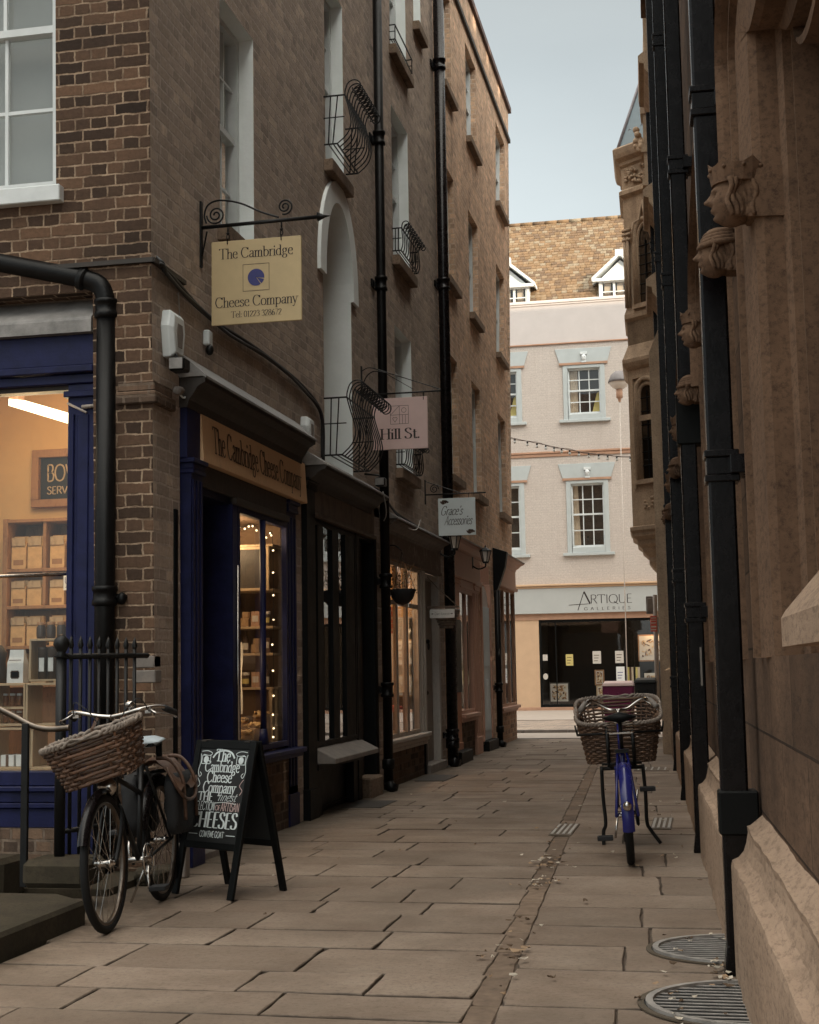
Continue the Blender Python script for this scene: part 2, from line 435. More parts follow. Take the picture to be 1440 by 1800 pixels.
def m_slab():
    n = NT('york_stone')
    g = n.n('NewGeometry').outputs['Random Per Island']
    o = n.obj()
    f = n.noise(o, 2.3, 8, 0.62)
    f2 = n.noise(o, 38.0, 8, 0.72)
    f3 = n.noise(o, 9.0, 6, 0.6)
    c = n.mix(g, (0.190, 0.143, 0.106), (0.285, 0.220, 0.168))
    c = n.mix(n.ramp(f, [(0.35, 0.0), (0.68, 0.6)]), c, (0.15, 0.10, 0.07))
    c = n.mix(n.ramp(f2, [(0.33, 0.5), (0.5, 0.0)]), c, (0.06, 0.042, 0.03))
    c = n.mix(n.ramp(f3, [(0.58, 0.0), (0.72, 0.35)]), c, (0.26, 0.195, 0.145))
    f5 = n.noise(o, 0.75, 6, 0.6)
    c = n.mix(n.ramp(f5, [(0.46, 0.0), (0.64, 0.55)]), c, (0.105, 0.076, 0.054))
    f6 = n.noise(o, 5.5, 10, 0.78)
    c = n.mix(n.ramp(f6, [(0.60, 0.0), (0.66, 0.40)]), c, (0.085, 0.06, 0.043))
    c = n.mix(n.ramp(f6, [(0.33, 0.35), (0.40, 0.0)]), c, (0.31, 0.245, 0.19))
    vo = n.n('TexVoronoi', feature='F1', ins={'Scale': 3.6, 'Randomness': 1.0})
    n.l(o, vo.inputs['Vector'])
    c = n.mix(n.ramp(vo.outputs['Distance'], [(0.030, 0.55), (0.055, 0.0)]), c, (0.055, 0.042, 0.034))
    # dirt packed into the joints and rubbed over the stone edges
    at = n.n('Attribute', attribute_name='edge')
    ed = n.math('ADD', at.outputs['Fac'], n.math('MULTIPLY', n.math('SUBTRACT', f3, 0.5), 0.9))
    c = n.mix(n.ramp(ed, [(0.62, 0.0), (1.05, 0.80)]), c, (0.040, 0.029, 0.021))
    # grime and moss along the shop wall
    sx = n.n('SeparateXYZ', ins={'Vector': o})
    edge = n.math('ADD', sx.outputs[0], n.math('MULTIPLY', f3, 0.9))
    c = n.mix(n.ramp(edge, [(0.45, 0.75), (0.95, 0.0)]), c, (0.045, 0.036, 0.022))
    h = n.math('ADD', n.math('MULTIPLY', f3, 0.7), n.math('MULTIPLY', f2, 0.4))
    r = n.ramp(f, [(0.3, 0.62), (0.7, 0.85)])
    return n.bsdf(c, r, 0.0, h, 0.55, 0.012, 0.35)
M['slab'] = m_slab()
M['soil'] = paint('joint_soil', (0.085, 0.060, 0.043), 0.95, 0.4, 12, 0.6)
M['channel'] = island('channel_sett', [(0.20, 0.142, 0.10), (0.13, 0.092, 0.066)], 0.8, 0.3, 14, 0.5, 0.3)
M['road'] = paint('road_surface', (0.32, 0.27, 0.23), 0.85, 0.12, 5, 0.3)
M['setts'] = brick('street_setts', (0.34, 0.285, 0.24), (0.27, 0.22, 0.185), (0.17, 0.14, 0.115), 0.3, 0.16, 0.012, 0.3, (0.15, 0.12, 0.1), 0.6, 1.0)

# ------------------------------------------------------------------ mesh helpers
FR = {}   # world matrix of every parent we make

def tag(o, label=None, cat=None, group=None, kind=None):
    if label: o['label'] = label
    if cat: o['category'] = cat
    if group: o['group'] = group
    if kind: o['kind'] = kind
    return o

def thing(name, label, cat, loc=(0, 0, 0), rot=0.0, group=None, matrix=None):
    o = bpy.data.objects.new(name, None)
    o.empty_display_size = 0.2
    C.objects.link(o)
    if matrix is not None:
        o.matrix_world = matrix
        FR[o] = matrix.copy()
    else:
        o.location = loc
        o.rotation_euler = (0, 0, rot)
        FR[o] = Matrix.Translation(loc) @ Matrix.Rotation(rot, 4, 'Z')
    return tag(o, label, cat, group)

class MB:
    def __init__(s):
        s.v = []
        s.f = []
        s.sm = []
    def add(s, vs, fs, smooth=False):
        b = len(s.v)
        s.v += [tuple(p) for p in vs]
        s.f += [tuple(b + i for i in f) for f in fs]
        s.sm += [smooth] * len(fs)
    attr = None
    def quad(s, a, b, c, d):
        s.add([a, b, c, d], [(0, 1, 2, 3)])
    def hexa(s, p):
        # p: 8 points, bottom ring then top ring
        s.add(p, [(3, 2, 1, 0), (4, 5, 6, 7), (0, 1, 5, 4), (1, 2, 6, 5), (2, 3, 7, 6), (3, 0, 4, 7)])
    def box(s, x0, x1, y0, y1, z0, z1, mp=None):
        p = [(x0, y0, z0), (x1, y0, z0), (x1, y1, z0), (x0, y1, z0), (x0, y0, z1), (x1, y0, z1), (x1, y1, z1), (x0, y1, z1)]
        if mp: p = [mp(*q) for q in p]
        s.hexa(p)
    def prism(s, poly, fn, a, b):
        # poly: 2d points; fn(u, v, t) -> 3d; extruded over t from a to b
        n = len(poly)
        vs = [fn(u, v, a) for u, v in poly] + [fn(u, v, b) for u, v in poly]
        fs = [tuple(range(n - 1, -1, -1)), tuple(range(n, 2 * n))]
        fs += [(i, (i + 1) % n, n + (i + 1) % n, n + i) for i in range(n)]
        s.add(vs, fs)
    def tube(s, pts, r, n=8, closed=False, caps=True, squash=None):
        pts = [Vector(p) for p in pts]
        k = len(pts)
        rs = r if isinstance(r, (list, tuple)) else [r] * k
        vs = []
        up = None
        for i, p in enumerate(pts):
            a = pts[(i - 1) % k] if (closed or i > 0) else p
            b = pts[(i + 1) % k] if (closed or i < k - 1) else p
            d = (b - a)
            if d.length < 1e-9: d = Vector((0, 0, 1))
            d.normalize()
            if up is None:
                up = Vector((0, 0, 1)) if abs(d.z) < 0.9 else Vector((1, 0, 0))
            x = up - d * up.dot(d)
            if x.length < 1e-6:
                x = Vector((1, 0.3, 0)) - d * d.x
            x.normalize()
            up = x
            y = d.cross(x)
            for j in range(n):
                t = 2 * PI * j / n
                vs.append(p + (x * math.cos(t) + y * math.sin(t) * (squash or 1)) * rs[i])
        fs = []
        for i in range(k if closed else k - 1):
            for j in range(n):
                a = i * n + j
                b = i * n + (j + 1) % n
                c = ((i + 1) % k) * n + (j + 1) % n
                d = ((i + 1) % k) * n + j
                fs.append((a, b, c, d))
        if caps and not closed:
            fs.append(tuple(range(n - 1, -1, -1)))
            fs.append(tuple((k - 1) * n + j for j in range(n)))
        s.add(vs, fs, n > 5)
    def lathe(s, prof, c=(0, 0, 0), n=20, a0=0.0, a1=2 * PI, axis='z', smooth=True):
        full = abs(a1 - a0 - 2 * PI) < 1e-6
        m = n if full else n + 1
        vs = []
        for i in range(m):
            t = a0 + (a1 - a0) * i / n
            for r, z in prof:
                if axis == 'z': p = (c[0] + r * math.cos(t), c[1] + r * math.sin(t), c[2] + z)
                elif axis == 'x': p = (c[0] + z, c[1] + r * math.cos(t), c[2] + r * math.sin(t))
                else: p = (c[0] + r * math.cos(t), c[1] + z, c[2] + r * math.sin(t))
                vs.append(p)
        k = len(prof)
        fs = []
        for i in range(n):
            for j in range(k - 1):
                a = i * k + j
                b = ((i + 1) % m) * k + j
                fs.append((a, b, b + 1, a + 1))
        s.add(vs, fs, smooth)
    def rings(s, rings, closed=True, cap0=False, cap1=False, smooth=False):
        n = len(rings[0])
        vs = [p for r in rings for p in r]
        fs = []
        for i in range(len(rings) - 1):
            for j in range(n if closed else n - 1):
                k = (j + 1) % n
                fs.append((i * n + j, i * n + k, (i + 1) * n + k, (i + 1) * n + j))
        if cap0: fs.append(tuple(range(n - 1, -1, -1)))
        if cap1: fs.append(tuple((len(rings) - 1) * n + j for j in range(n)))
        s.add(vs, fs, smooth)
    def ball(s, c, rx, ry=None, rz=None, n=14, m=9):
        ry = ry or rx; rz = rz or rx
        vs = []
        for i in range(m + 1):
            ph = -PI / 2 + PI * i / m
            for j in range(n):
                t = 2 * PI * j / n
                vs.append((c[0] + rx * math.cos(ph) * math.cos(t), c[1] + ry * math.cos(ph) * math.sin(t), c[2] + rz * math.sin(ph)))
        fs = []
        for i in range(m):
            for j in range(n):
                k = (j + 1) % n
                fs.append((i * n + j, i * n + k, (i + 1) * n + k, (i + 1) * n + j))
        s.add(vs, fs, True)
    def build(s, name, mat, parent=None, local=False, bev=0.0, warp=None, recalc=True, xf=None):
        vs = s.v
        if xf: vs = [xf(Vector(p)) for p in vs]
        if warp: vs = [warp(*p) for p in vs]
        if parent is not None and not local:
            inv = FR[parent].inverted()
            vs = [inv @ Vector(p) for p in vs]
        me = bpy.data.meshes.new(name)
        me.from_pydata([tuple(p) for p in vs], [], s.f)
        for p, k in zip(me.polygons, s.sm):
            p.use_smooth = k
        if recalc or bev > 0:
            bm = bmesh.new()
            bm.from_mesh(me)
            bmesh.ops.remove_doubles(bm, verts=bm.verts, dist=1e-5)
            if bev > 0:
                eds = [e for e in bm.edges if len(e.link_faces) == 2 and e.calc_face_angle(0) > 0.6]
                bmesh.ops.bevel(bm, geom=eds, offset=bev, segments=1, affect='EDGES', clamp_overlap=True)
            bmesh.ops.recalc_face_normals(bm, faces=bm.faces)
            bm.to_mesh(me)
            bm.free()
        if s.attr is not None:
            at = me.attributes.new('edge', 'FLOAT', 'POINT')
            at.data.foreach_set('value', s.attr)
        uvl = me.uv_layers.new(name='UVMap')
        for p in me.polygons:
            nx, ny, nz = abs(p.normal.x), abs(p.normal.y), abs(p.normal.z)
            for li in p.loop_indices:
                co = me.vertices[me.loops[li].vertex_index].co
                if nz > nx and nz > ny: uv = (co.x, co.y)
                elif nx >= ny: uv = (co.y, co.z)
                else: uv = (co.x, co.z)
                uvl.data[li].uv = uv
        me.materials.append(mat)
        o = bpy.data.objects.new(name, me)
        C.objects.link(o)
        if parent is not None:
            o.parent = parent
            FR[o] = FR[parent].copy()
        return o

def struct(name, mb, mat, **kw):
    o = mb.build(name, mat, **kw)
    o['kind'] = 'structure'
    return o

def part(name, mat, parent, fn, **kw):
    mb = MB()
    fn(mb)
    return mb.build(name, mat, parent, **kw)

def catmull(pts, n=6, closed=False):
    P = [Vector(p) for p in pts]
    k = len(P)
    out = []
    for i in range(k if closed else k - 1):
        p0 = P[(i - 1) % k] if (closed or i > 0) else P[0]
        p1 = P[i]; p2 = P[(i + 1) % k]
        p3 = P[(i + 2) % k] if (closed or i < k - 2) else P[-1]
        for j in range(n):
            t = j / n
            out.append(0.5 * ((2 * p1) + (-p0 + p2) * t + (2 * p0 - 5 * p1 + 4 * p2 - p3) * t * t + (-p0 + 3 * p1 - 3 * p2 + p3) * t ** 3))
    if not closed: out.append(P[-1])
    return out

def copy_tree(o, **kw):
    c = o.copy()
    C.objects.link(c)
    for k, v in kw.items(): setattr(c, k, v)
    for ch in list(o.children):
        d = ch.copy(); C.objects.link(d); d.parent = c
        for g in list(ch.children):
            e = g.copy(); C.objects.link(e); e.parent = d
    return c

# wall mappers: (u along, d into the wall, z up)
LW = lambda u, d, z: (-d, u, z)
FW = lambda u, d, z: (u, d, z)
FY = 33.2
FC = lambda u, d, z: (u, FY + d, z)

def wall_holes(mb, mp, u0, u1, z0, z1, holes, depth, rev=None):
    us = sorted(set([u0, u1] + [min(max(h[i], u0), u1) for h in holes for i in (0, 1)]))
    zs = sorted(set([z0, z1] + [min(max(h[i], z0), z1) for h in holes for i in (2, 3)]))
    for a, b in zip(us, us[1:]):
        for c, d in zip(zs, zs[1:]):
            um, zm = (a + b) / 2, (c + d) / 2
            if any(h[0] < um < h[1] and h[2] < zm < h[3] for h in holes): continue
            mb.quad(mp(a, 0, c), mp(b, 0, c), mp(b, 0, d), mp(a, 0, d))
    for i, h in enumerate(holes):
        r = rev if rev is not None else mb
        a, b, c, d = h[:4]
        dp = h[4] if len(h) > 4 else depth
        r.quad(mp(a, 0, c), mp(a, dp, c), mp(a, dp, d), mp(a, 0, d))
        r.quad(mp(b, 0, c), mp(b, dp, c), mp(b, dp, d), mp(b, 0, d))
        r.quad(mp(a, 0, c), mp(b, 0, c), mp(b, dp, c), mp(a, dp, c))
        r.quad(mp(a, 0, d), mp(b, 0, d), mp(b, dp, d), mp(a, dp, d))

def sash(parent, mp, u0, u1, z0, z1, d, cols=3, rows=2, fw=0.05, bar=0.02, warp=None, mat='white', gmat='glass_dark', blind=None, split=0.5, sillh=0.0, sillp=0.08, sillmat='sill_stone', name='window'):
    mb = MB()
    zm = z0 + (z1 - z0) * split
    mb.box(u0, u0 + fw, d - 0.03, d + 0.07, z0, z1, mp)
    mb.box(u1 - fw, u1, d - 0.03, d + 0.07, z0, z1, mp)
    mb.box(u0 + fw, u1 - fw, d - 0.03, d + 0.07, z1 - fw, z1, mp)
    mb.box(u0 + fw, u1 - fw, d - 0.03, d + 0.07, z0, z0 + fw * 1.4, mp)
    mb.box(u0 + fw, u1 - fw, d - 0.01, d + 0.06, zm - 0.025, zm + 0.025, mp)
    iu0, iu1 = u0 + fw, u1 - fw
    for lo, hi, dd in ((z0 + fw * 1.4, zm - 0.025, 0.02), (zm + 0.025, z1 - fw, 0.0)):
        for i in range(1, cols):
            u = iu0 + (iu1 - iu0) * i / cols
            mb.box(u - bar / 2, u + bar / 2, d + dd, d + dd + 0.025, lo, hi, mp)
        for j in range(1, rows):
            z = lo + (hi - lo) * j / rows
            mb.box(iu0, iu1, d + dd + 0.002, d + dd + 0.023, z - bar / 2, z + bar / 2, mp)
    w = mb.build(name, M[mat], parent, warp=warp)
    g = MB()
    g.quad(mp(iu0, d + 0.045, z0), mp(iu1, d + 0.045, z0), mp(iu1, d + 0.045, z1), mp(iu0, d + 0.045, z1))
    g.build('glass', M[gmat], w, warp=warp)
    b = MB()
    b.quad(mp(u0, d + 0.16, z0), mp(u1, d + 0.16, z0), mp(u1, d + 0.16, z1), mp(u0, d + 0.16, z1))
    b.build('blind' if blind else 'room_backing', M[blind or 'dark'], w, warp=warp)
    if sillh > 0:
        s = MB()
        s.box(u0 - 0.06, u1 + 0.06, -sillp, d - 0.03, z0 - sillh, z0 - 0.002, mp)
        s.build('sill', M[sillmat], w, warp=warp, bev=0.006)
    return w

# ------------------------------------------------------------------ drawn lettering (broad-nib strokes)
G = {
 ' ': (.28, ''), '.': (.22, 'd.1,.05'), ':': (.25, 'd.12,.5;d.12,.06'), "'": (.18, 'l.1,1 .08,.78'), '-': (.35, 'l.05,.35 .3,.35'),
 'T': (.78, 'l.05,1 .73,1;l.39,1 .39,0;s.39,0;l.05,1 .05,.88;l.73,1 .73,.88'),
 'h': (.57, 'l.12,1 .12,0;c.12,.42 .2,.58 .33,.63 .44,.56 .46,.42;l.46,.42 .46,0;s.12,0;s.46,0;t.12,1'),
 'e': (.55, 'l.09,.36 .46,.36;c.46,.36 .43,.57 .29,.64 .13,.55 .07,.33 .13,.1 .29,0 .42,.03 .5,.12'),
 'C': (.82, 'c.72,.78 .6,.94 .42,1 .2,.9 .07,.5 .2,.12 .44,0 .62,.05 .75,.2;l.72,.98 .72,.76'),
 'a': (.53, 'c.1,.5 .2,.62 .3,.63 .4,.56 .41,.45;l.41,.45 .41,.08;c.41,.08 .44,.01 .52,.05;c.41,.38 .25,.34 .1,.25 .08,.12 .17,.01 .3,.05 .41,.16'),
 'm': (.86, 'l.12,.63 .12,0;c.12,.45 .2,.58 .3,.63 .4,.56 .42,.42;l.42,.42 .42,0;c.42,.45 .5,.58 .6,.63 .7,.56 .72,.42;l.72,.42 .72,0;s.12,0;s.42,0;s.72,0;t.12,.63'),
 'n': (.57, 'l.12,.63 .12,0;c.12,.42 .2,.58 .33,.63 .44,.56 .46,.42;l.46,.42 .46,0;s.12,0;s.46,0;t.12,.63'),
 'b': (.6, 'l.12,1 .12,.03;c.12,.45 .22,.6 .34,.63 .5,.5 .53,.32 .48,.1 .33,0 .2,.02 .12,.12;t.12,1'),
 'r': (.41, 'l.12,.63 .12,0;c.12,.42 .2,.58 .3,.63 .38,.58;s.12,0;t.12,.63'),
 'i': (.27, 'l.13,.63 .13,0;d.13,.87;s.13,0;t.13,.63'),
 'd': (.6, 'l.46,1 .46,0;c.46,.45 .38,.6 .26,.63 .1,.5 .06,.32 .1,.1 .24,0 .38,.03 .46,.14;t.46,1;s.5,0'),
 'g': (.57, 'c.44,.5 .38,.6 .26,.64 .12,.56 .1,.42 .16,.28 .27,.25 .39,.31 .43,.44 .38,.58;c.18,.28 .1,.16 .2,.08 .4,.04 .48,-.1 .38,-.26 .2,-.28 .07,-.18 .12,-.02 .26,.05;l.4,.58 .54,.64'),
 's': (.44, 'c.37,.48 .32,.6 .22,.64 .1,.58 .09,.45 .2,.35 .34,.27 .38,.14 .3,.02 .18,0 .08,.05 .06,.17'),
 'o': (.58, 'c.29,.64 .12,.55 .06,.32 .12,.08 .29,0 .46,.08 .52,.32 .46,.55 .29,.64'),
 'p': (.6, 'l.12,.63 .12,-.28;c.12,.45 .22,.6 .34,.63 .5,.5 .53,.32 .48,.1 .33,0 .2,.03 .12,.14;s.12,-.28;t.12,.63'),
 'y': (.54, 'l.08,.63 .28,.02;l.48,.63 .28,.02;l.28,.02 .18,-.24;c.18,-.24 .1,-.3 .04,-.24;s.08,.63;s.48,.63'),
 'l': (.26, 'l.13,1 .13,0;s.13,0;t.13,1'), 't': (.38, 'l.17,.85 .17,.1;c.17,.1 .22,0 .32,.03 .36,.1;l.04,.63 .34,.63'),
 'c': (.5, 'c.45,.5 .36,.61 .26,.63 .1,.5 .07,.3 .13,.08 .28,0 .42,.05 .48,.14'),
 'f': (.36, 'c.38,.93 .28,1 .18,.92 .17,.75;l.17,.75 .17,0;l.04,.63 .34,.63;s.17,0'),
 '0': (.56, 'c.28,.97 .13,.86 .06,.48 .13,.1 .28,0 .43,.1 .5,.48 .43,.86 .28,.97'), '1': (.42, 'l.22,.95 .22,0;l.1,.82 .22,.95;s.22,0'),
 '2': (.56, 'c.08,.72 .15,.92 .3,.97 .46,.86 .46,.66 .3,.38 .06,.03;l.06,.03 .52,.03'),
 '3': (.54, 'c.08,.8 .2,.96 .36,.93 .44,.76 .36,.56 .24,.52;c.24,.52 .42,.47 .47,.28 .4,.06 .22,0 .06,.1'),
 '6': (.55, 'c.44,.95 .22,.78 .08,.42 .12,.1 .28,0 .45,.1 .48,.32 .38,.52 .24,.54 .1,.36'), '7': (.54, 'l.06,.95 .5,.95;l.5,.95 .2,0'),
 '8': (.56, 'c.28,.52 .12,.64 .12,.86 .28,.97 .44,.86 .43,.66 .28,.52 .09,.38 .07,.12 .28,0 .48,.12 .47,.36 .28,.52'),
 'H': (.8, 'l.13,1 .13,0;l.66,1 .66,0;l.13,.52 .66,.52;s.13,0;s.66,0;s.13,1;s.66,1'),
 'S': (.6, 'c.5,.8 .42,.96 .28,1 .12,.92 .1,.74 .26,.56 .46,.42 .52,.22 .42,.04 .26,0 .1,.06 .06,.22'),
 'G': (.84, 'c.72,.78 .6,.94 .42,1 .2,.9 .07,.5 .2,.12 .44,0 .62,.05 .74,.2;l.74,.2 .74,.42;l.52,.42 .8,.42'),
 'A': (.74, 'l.37,1 .05,0;l.37,1 .69,0;l.16,.36 .58,.36'), 'R': (.68, 'l.12,1 .12,0;c.12,1 .4,1 .56,.88 .53,.62 .38,.52 .12,.52;l.34,.52 .64,0'),
 'I': (.28, 'l.14,1 .14,0'), 'Q': (.92, 'c.45,1 .18,.88 .06,.5 .18,.12 .45,0 .72,.12 .84,.5 .72,.88 .45,1;l.5,.2 .9,-.12'),
 'U': (.74, 'l.1,1 .1,.35;c.1,.35 .16,.08 .37,0 .58,.08 .64,.35;l.64,.35 .64,1'), 'E': (.58, 'l.12,1 .12,0;l.12,1 .52,1;l.12,.52 .46,.52;l.12,0 .54,0'),
 'L': (.54, 'l.12,1 .12,0;l.12,0 .52,0'), 'V': (.7, 'l.04,1 .35,0;l.66,1 .35,0'), 'B': (.64, 'l.12,1 .12,0;c.12,1 .38,1 .5,.88 .48,.62 .34,.53 .12,.53;c.12,.53 .42,.52 .57,.38 .53,.1 .38,0 .12,0'),
 'O': (.9, 'c.45,1 .18,.88 .06,.5 .18,.12 .45,0 .72,.12 .84,.5 .72,.88 .45,1'), 'D': (.74, 'l.12,1 .12,0;c.12,1 .42,.98 .62,.8 .68,.5 .62,.2 .42,.02 .12,0'),
 'F': (.54, 'l.12,1 .12,0;l.12,1 .5,1;l.12,.52 .44,.52'), 'N': (.76, 'l.12,1 .12,0;l.12,1 .64,0;l.64,0 .64,1'), 'W': (1.0, 'l.04,1 .27,0;l.27,0 .5,.9;l.5,.9 .73,0;l.73,0 .96,1'),
}

def text_width(s, track=0.0):
    return sum(G[c][0] + track for c in s)

def write(mb, s, o, rt, up, h, thin=0.035, thick=0.12, slant=0.0, width=None, track=0.0, serif=True, center=False, wob=0.0):
    o, rt, up = Vector(o), Vector(rt).normalized(), Vector(up).normalized()
    tw = text_width(s, track) * h
    kx = (width / tw) if width else 1.0
    x0 = -tw * kx / 2 if center else 0.0
    P = lambda x, y: o + rt * ((x0 + (x + slant * y) * h * kx)) + up * (y * h)
    cx = 0.0
    for ch in s:
        adv, spec = G[ch]
        dy = random.uniform(-wob, wob)
        for st in filter(None, spec.split(';')):
            k, body = st[0], st[1:]
            pts = [tuple(float(t) for t in p.split(',')) for p in body.split()]
            pts = [(a + cx, b + dy) for a, b in pts]
            if k == 'd':
                r = thick * 0.62
                a, b = pts[0]
                mb.add([P(a + r / kx * math.cos(t * PI / 4), b + r * math.sin(t * PI / 4)) for t in range(8)], [tuple(range(8))])
                continue
            if k in 'st':
                if not serif: continue
                a, b = pts[0]
                w = thick * 1.15 if k == 's' else thick * 0.9
                e = thin * 0.55
                q0, q1 = (a - w, a + w) if k == 's' else (a - w * 1.5, a)
                if k == 't': b -= e
                mb.quad(P(q0, b - e), P(q1, b - e), P(q1, b + e), P(q0, b + e))
                continue
            if k == 'c':
                pts = [(p.x, p.y) for p in catmull([(a, b, 0) for a, b in pts], 4)]
            n = len(pts)
            L, Rr = [], []
            for i, (a, b) in enumerate(pts):
                a0, b0 = pts[max(i - 1, 0)]
                a1, b1 = pts[min(i + 1, n - 1)]
                dx, dyy = a1 - a0, b1 - b0
                l = math.hypot(dx, dyy) or 1
                dx, dyy = dx / l, dyy / l
                w = (thin + (thick - thin) * abs(dyy) ** 1.4) / 2
                if k == 'l' and abs(dx) > 0.25 and abs(dyy) > 0.5 and dx * dyy > 0: w = thin * 0.7
                L.append(P(a - dyy * w, b + dx * w))
                Rr.append(P(a + dyy * w, b - dx * w))
            mb.add(L + Rr, [(i, i + 1, n + i + 1, n + i) for i in range(n - 1)])
        cx += adv + track

# ------------------------------------------------------------------ ground
RX = lambda y: 3.372 - 0.0391 * y            # foot of the stone wall on the right
CHX = lambda y: 2.335 - 0.045 * y            # left edge of the drainage channel
mb = MB()
mb.quad((-60, -60, -0.035), (80, -60, -0.035), (80, 90, -0.035), (-60, 90, -0.035))
struct('ground', mb, M['soil'], recalc=False)
mb = MB()
mb.quad((-2.6, -9, -0.013), (3.9, -9, -0.013), (2.85, 17.3, -0.013), (-0.05, 17.3, -0.013))
struct('paving_joints', mb, M['soil'], recalc=False)

def slab(mb, c, z, gap=0.001, h=0.03, rgap=0.005):
    # one flagstone: four corners, ragged edge, slightly dished and tilted
    c = [Vector((p[0], p[1], 0)) for p in c]
    m = sum(c, Vector()) / 4
    tx, ty = random.gauss(0, 0.0009), random.gauss(0, 0.0009)
    zz = z + random.gauss(0, 0.0011)
    low, r1, r2, r3 = [], [], [], []
    for i in range(4):
        a, b = c[i], c[(i + 1) % 4]
        n = max(2, int((b - a).length / 0.10))
        for j in range(n):
            p = a.lerp(b, j / n)
            d = (m - p); dl = d.length; d = d / dl
            p = p + d * ((rgap if i % 2 == 0 else gap) + abs(random.gauss(0, 0.0015 if j == 0 else 0.0035)))
            if j == 0 and random.random() < 0.15: p = p + d * random.uniform(0.006, 0.03)
            hz = zz + tx * (p.x - m.x) * 4 + ty * (p.y - m.y) * 4
            low.append((p.x, p.y, hz - h))
            q1 = p + d * 0.001
            r1.append((q1.x, q1.y, hz - 0.004 - random.random() * 0.002))
            q2 = p + d * (0.004 + random.random() * 0.004)
            r2.append((q2.x, q2.y, hz))
            q3 = p + d * min(0.024 + random.random() * 0.022, dl * 0.5)
            r3.append((q3.x, q3.y, hz + 0.0006))
    n = len(low)
    if mb.attr is None: mb.attr = []
    mb.attr += [1.0] * n + [1.0] * n + [0.66] * n + [0.0] * n + [0.0]
    vs = low + r1 + r2 + r3 + [(m.x, m.y, zz + 0.0006)]
    fs = []
    for i in range(n):
        k = (i + 1) % n
        for o in (0, n, 2 * n): fs.append((o + i, o + k, o + n + k, o + n + i))
        fs.append((3 * n + i, 3 * n + k, 4 * n))
    mb.add(vs, fs)

mb = MB()
y = -9.0
HOLES = []
while y < 17.35:
    d = random.choice([0.36, 0.40, 0.43, 0.47, 0.52, 0.32]) * (1.0 if y < 6 else 1.25)
    y1 = min(y + d, 17.4)
    sk = random.uniform(-0.012, 0.012)
    x = -0.1 if y > -1.3 else (0.30 if y < -2.4 else 0.1)
    if y1 < -2.9: x = -2.5
    x -= random.uniform(0, 0.5) if y < -2.9 else 0
    xe = CHX(y)
    while x < xe - 0.02:
        w = random.uniform(0.45, 1.0)
        x1 = x + w
        if xe - x1 < 0.35: x1 = xe
        x1 = min(x1, xe)
        slab(mb, [(x, y + sk * x), (x1, y + sk * x1), (x1, y1 + sk * x1), (x, y1 + sk * x)], 0.0)
        x = x1
    y = y1
y = -9.0
while y < 17.35:
    d = random.uniform(0.42, 0.72) * (1.0 if y < 6 else 1.2)
    y1 = min(y + d, 17.4)
    a, b = CHX(y) + 0.115, RX(y) + 0.12
    cuts = [0, 1] if random.random() < 0.35 else [0, random.uniform(0.38, 0.66), 1]
    for p, q2 in zip(cuts, cuts[1:]):
        f = lambda t, yy: CHX(yy) + 0.115 + (RX(yy) + 0.12 - CHX(yy) - 0.115) * t
        slab(mb, [(f(p, y), y), (f(q2, y), y), (f(q2, y1), y1), (f(p, y1), y1)], 0.0)
    y = y1
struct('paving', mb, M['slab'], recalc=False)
mb = MB()
y = -9.0
while y < 17.3:
    y1 = y + random.uniform(0.3, 0.55)
    slab(mb, [(CHX(y) - 0.002, y), (CHX(y) + 0.117, y), (CHX(y1) + 0.117, y1), (CHX(y1) - 0.002, y1)], -0.005)
    y = y1
struct('drainage_channel', mb, M['channel'], recalc=False)

# the street across the end of the alley
mb = MB(); mb.box(-40, 60, 17.42, 20.0, -0.06, -0.012)
struct('road', mb, M['road'])
mb = MB(); mb.box(-40, 60, 17.28, 17.43, -0.06, 0.012)
struct('alley_kerb', mb, M['greystone'])
mb = MB()
x = -20.0
while x < 30:
    mb.box(x, x + 0.88, 20.0, 20.16, -0.06, 0.045)
    x += 0.9
struct('far_kerb', mb, M['greystone'])
mb = MB(); mb.box(-40, 60, 20.16, 25.5, -0.06, 0.035)
struct('far_setts', mb, M['setts'])
mb = MB(); mb.box(-40, 60, 25.5, 33.4, -0.06, 0.05)
struct('far_pavement', mb, M['road'])

# ------------------------------------------------------------------ near brick building on the left
def warpA(x, y, z):
    return (x, y - 0.03 * z * max(0.0, 1.0 - max(y, 0.0)) if y < 1.0 else y, z)

bA = thing('brick_building', 'dark sooty brick corner building with white window reveals and a white arch', 'building', (0, 0, 0))
HA = 12.3
wins = [(1.22, 2.04, 4.55, 6.36), (4.30, 5.02, 6.16, 8.05), (7.36, 8.32, 8.68, 10.55), (7.36, 8.32, 6.10, 7.95), (7.36, 8.32, 3.58, 5.28), (8.86, 9.35, 9.66, 11.2)]
arch = (4.16, 5.25)
mbw, mbr = MB(), MB()
# side wall, above the shopfronts (the arch is cut as a rectangle up to its spring, the head is built below)
side_holes = wins + [(arch[0], arch[1], 3.06, 5.86, 0.0)]
REV = []
class RevSink:
    def quad(s, *p):
        if not REV or len(REV[-1].f) >= 4: REV.append(MB())
        REV[-1].quad(*p)
wall_holes(mbw, LW, 0.0, 10.25, 3.0, HA, side_holes, 0.24, RevSink())
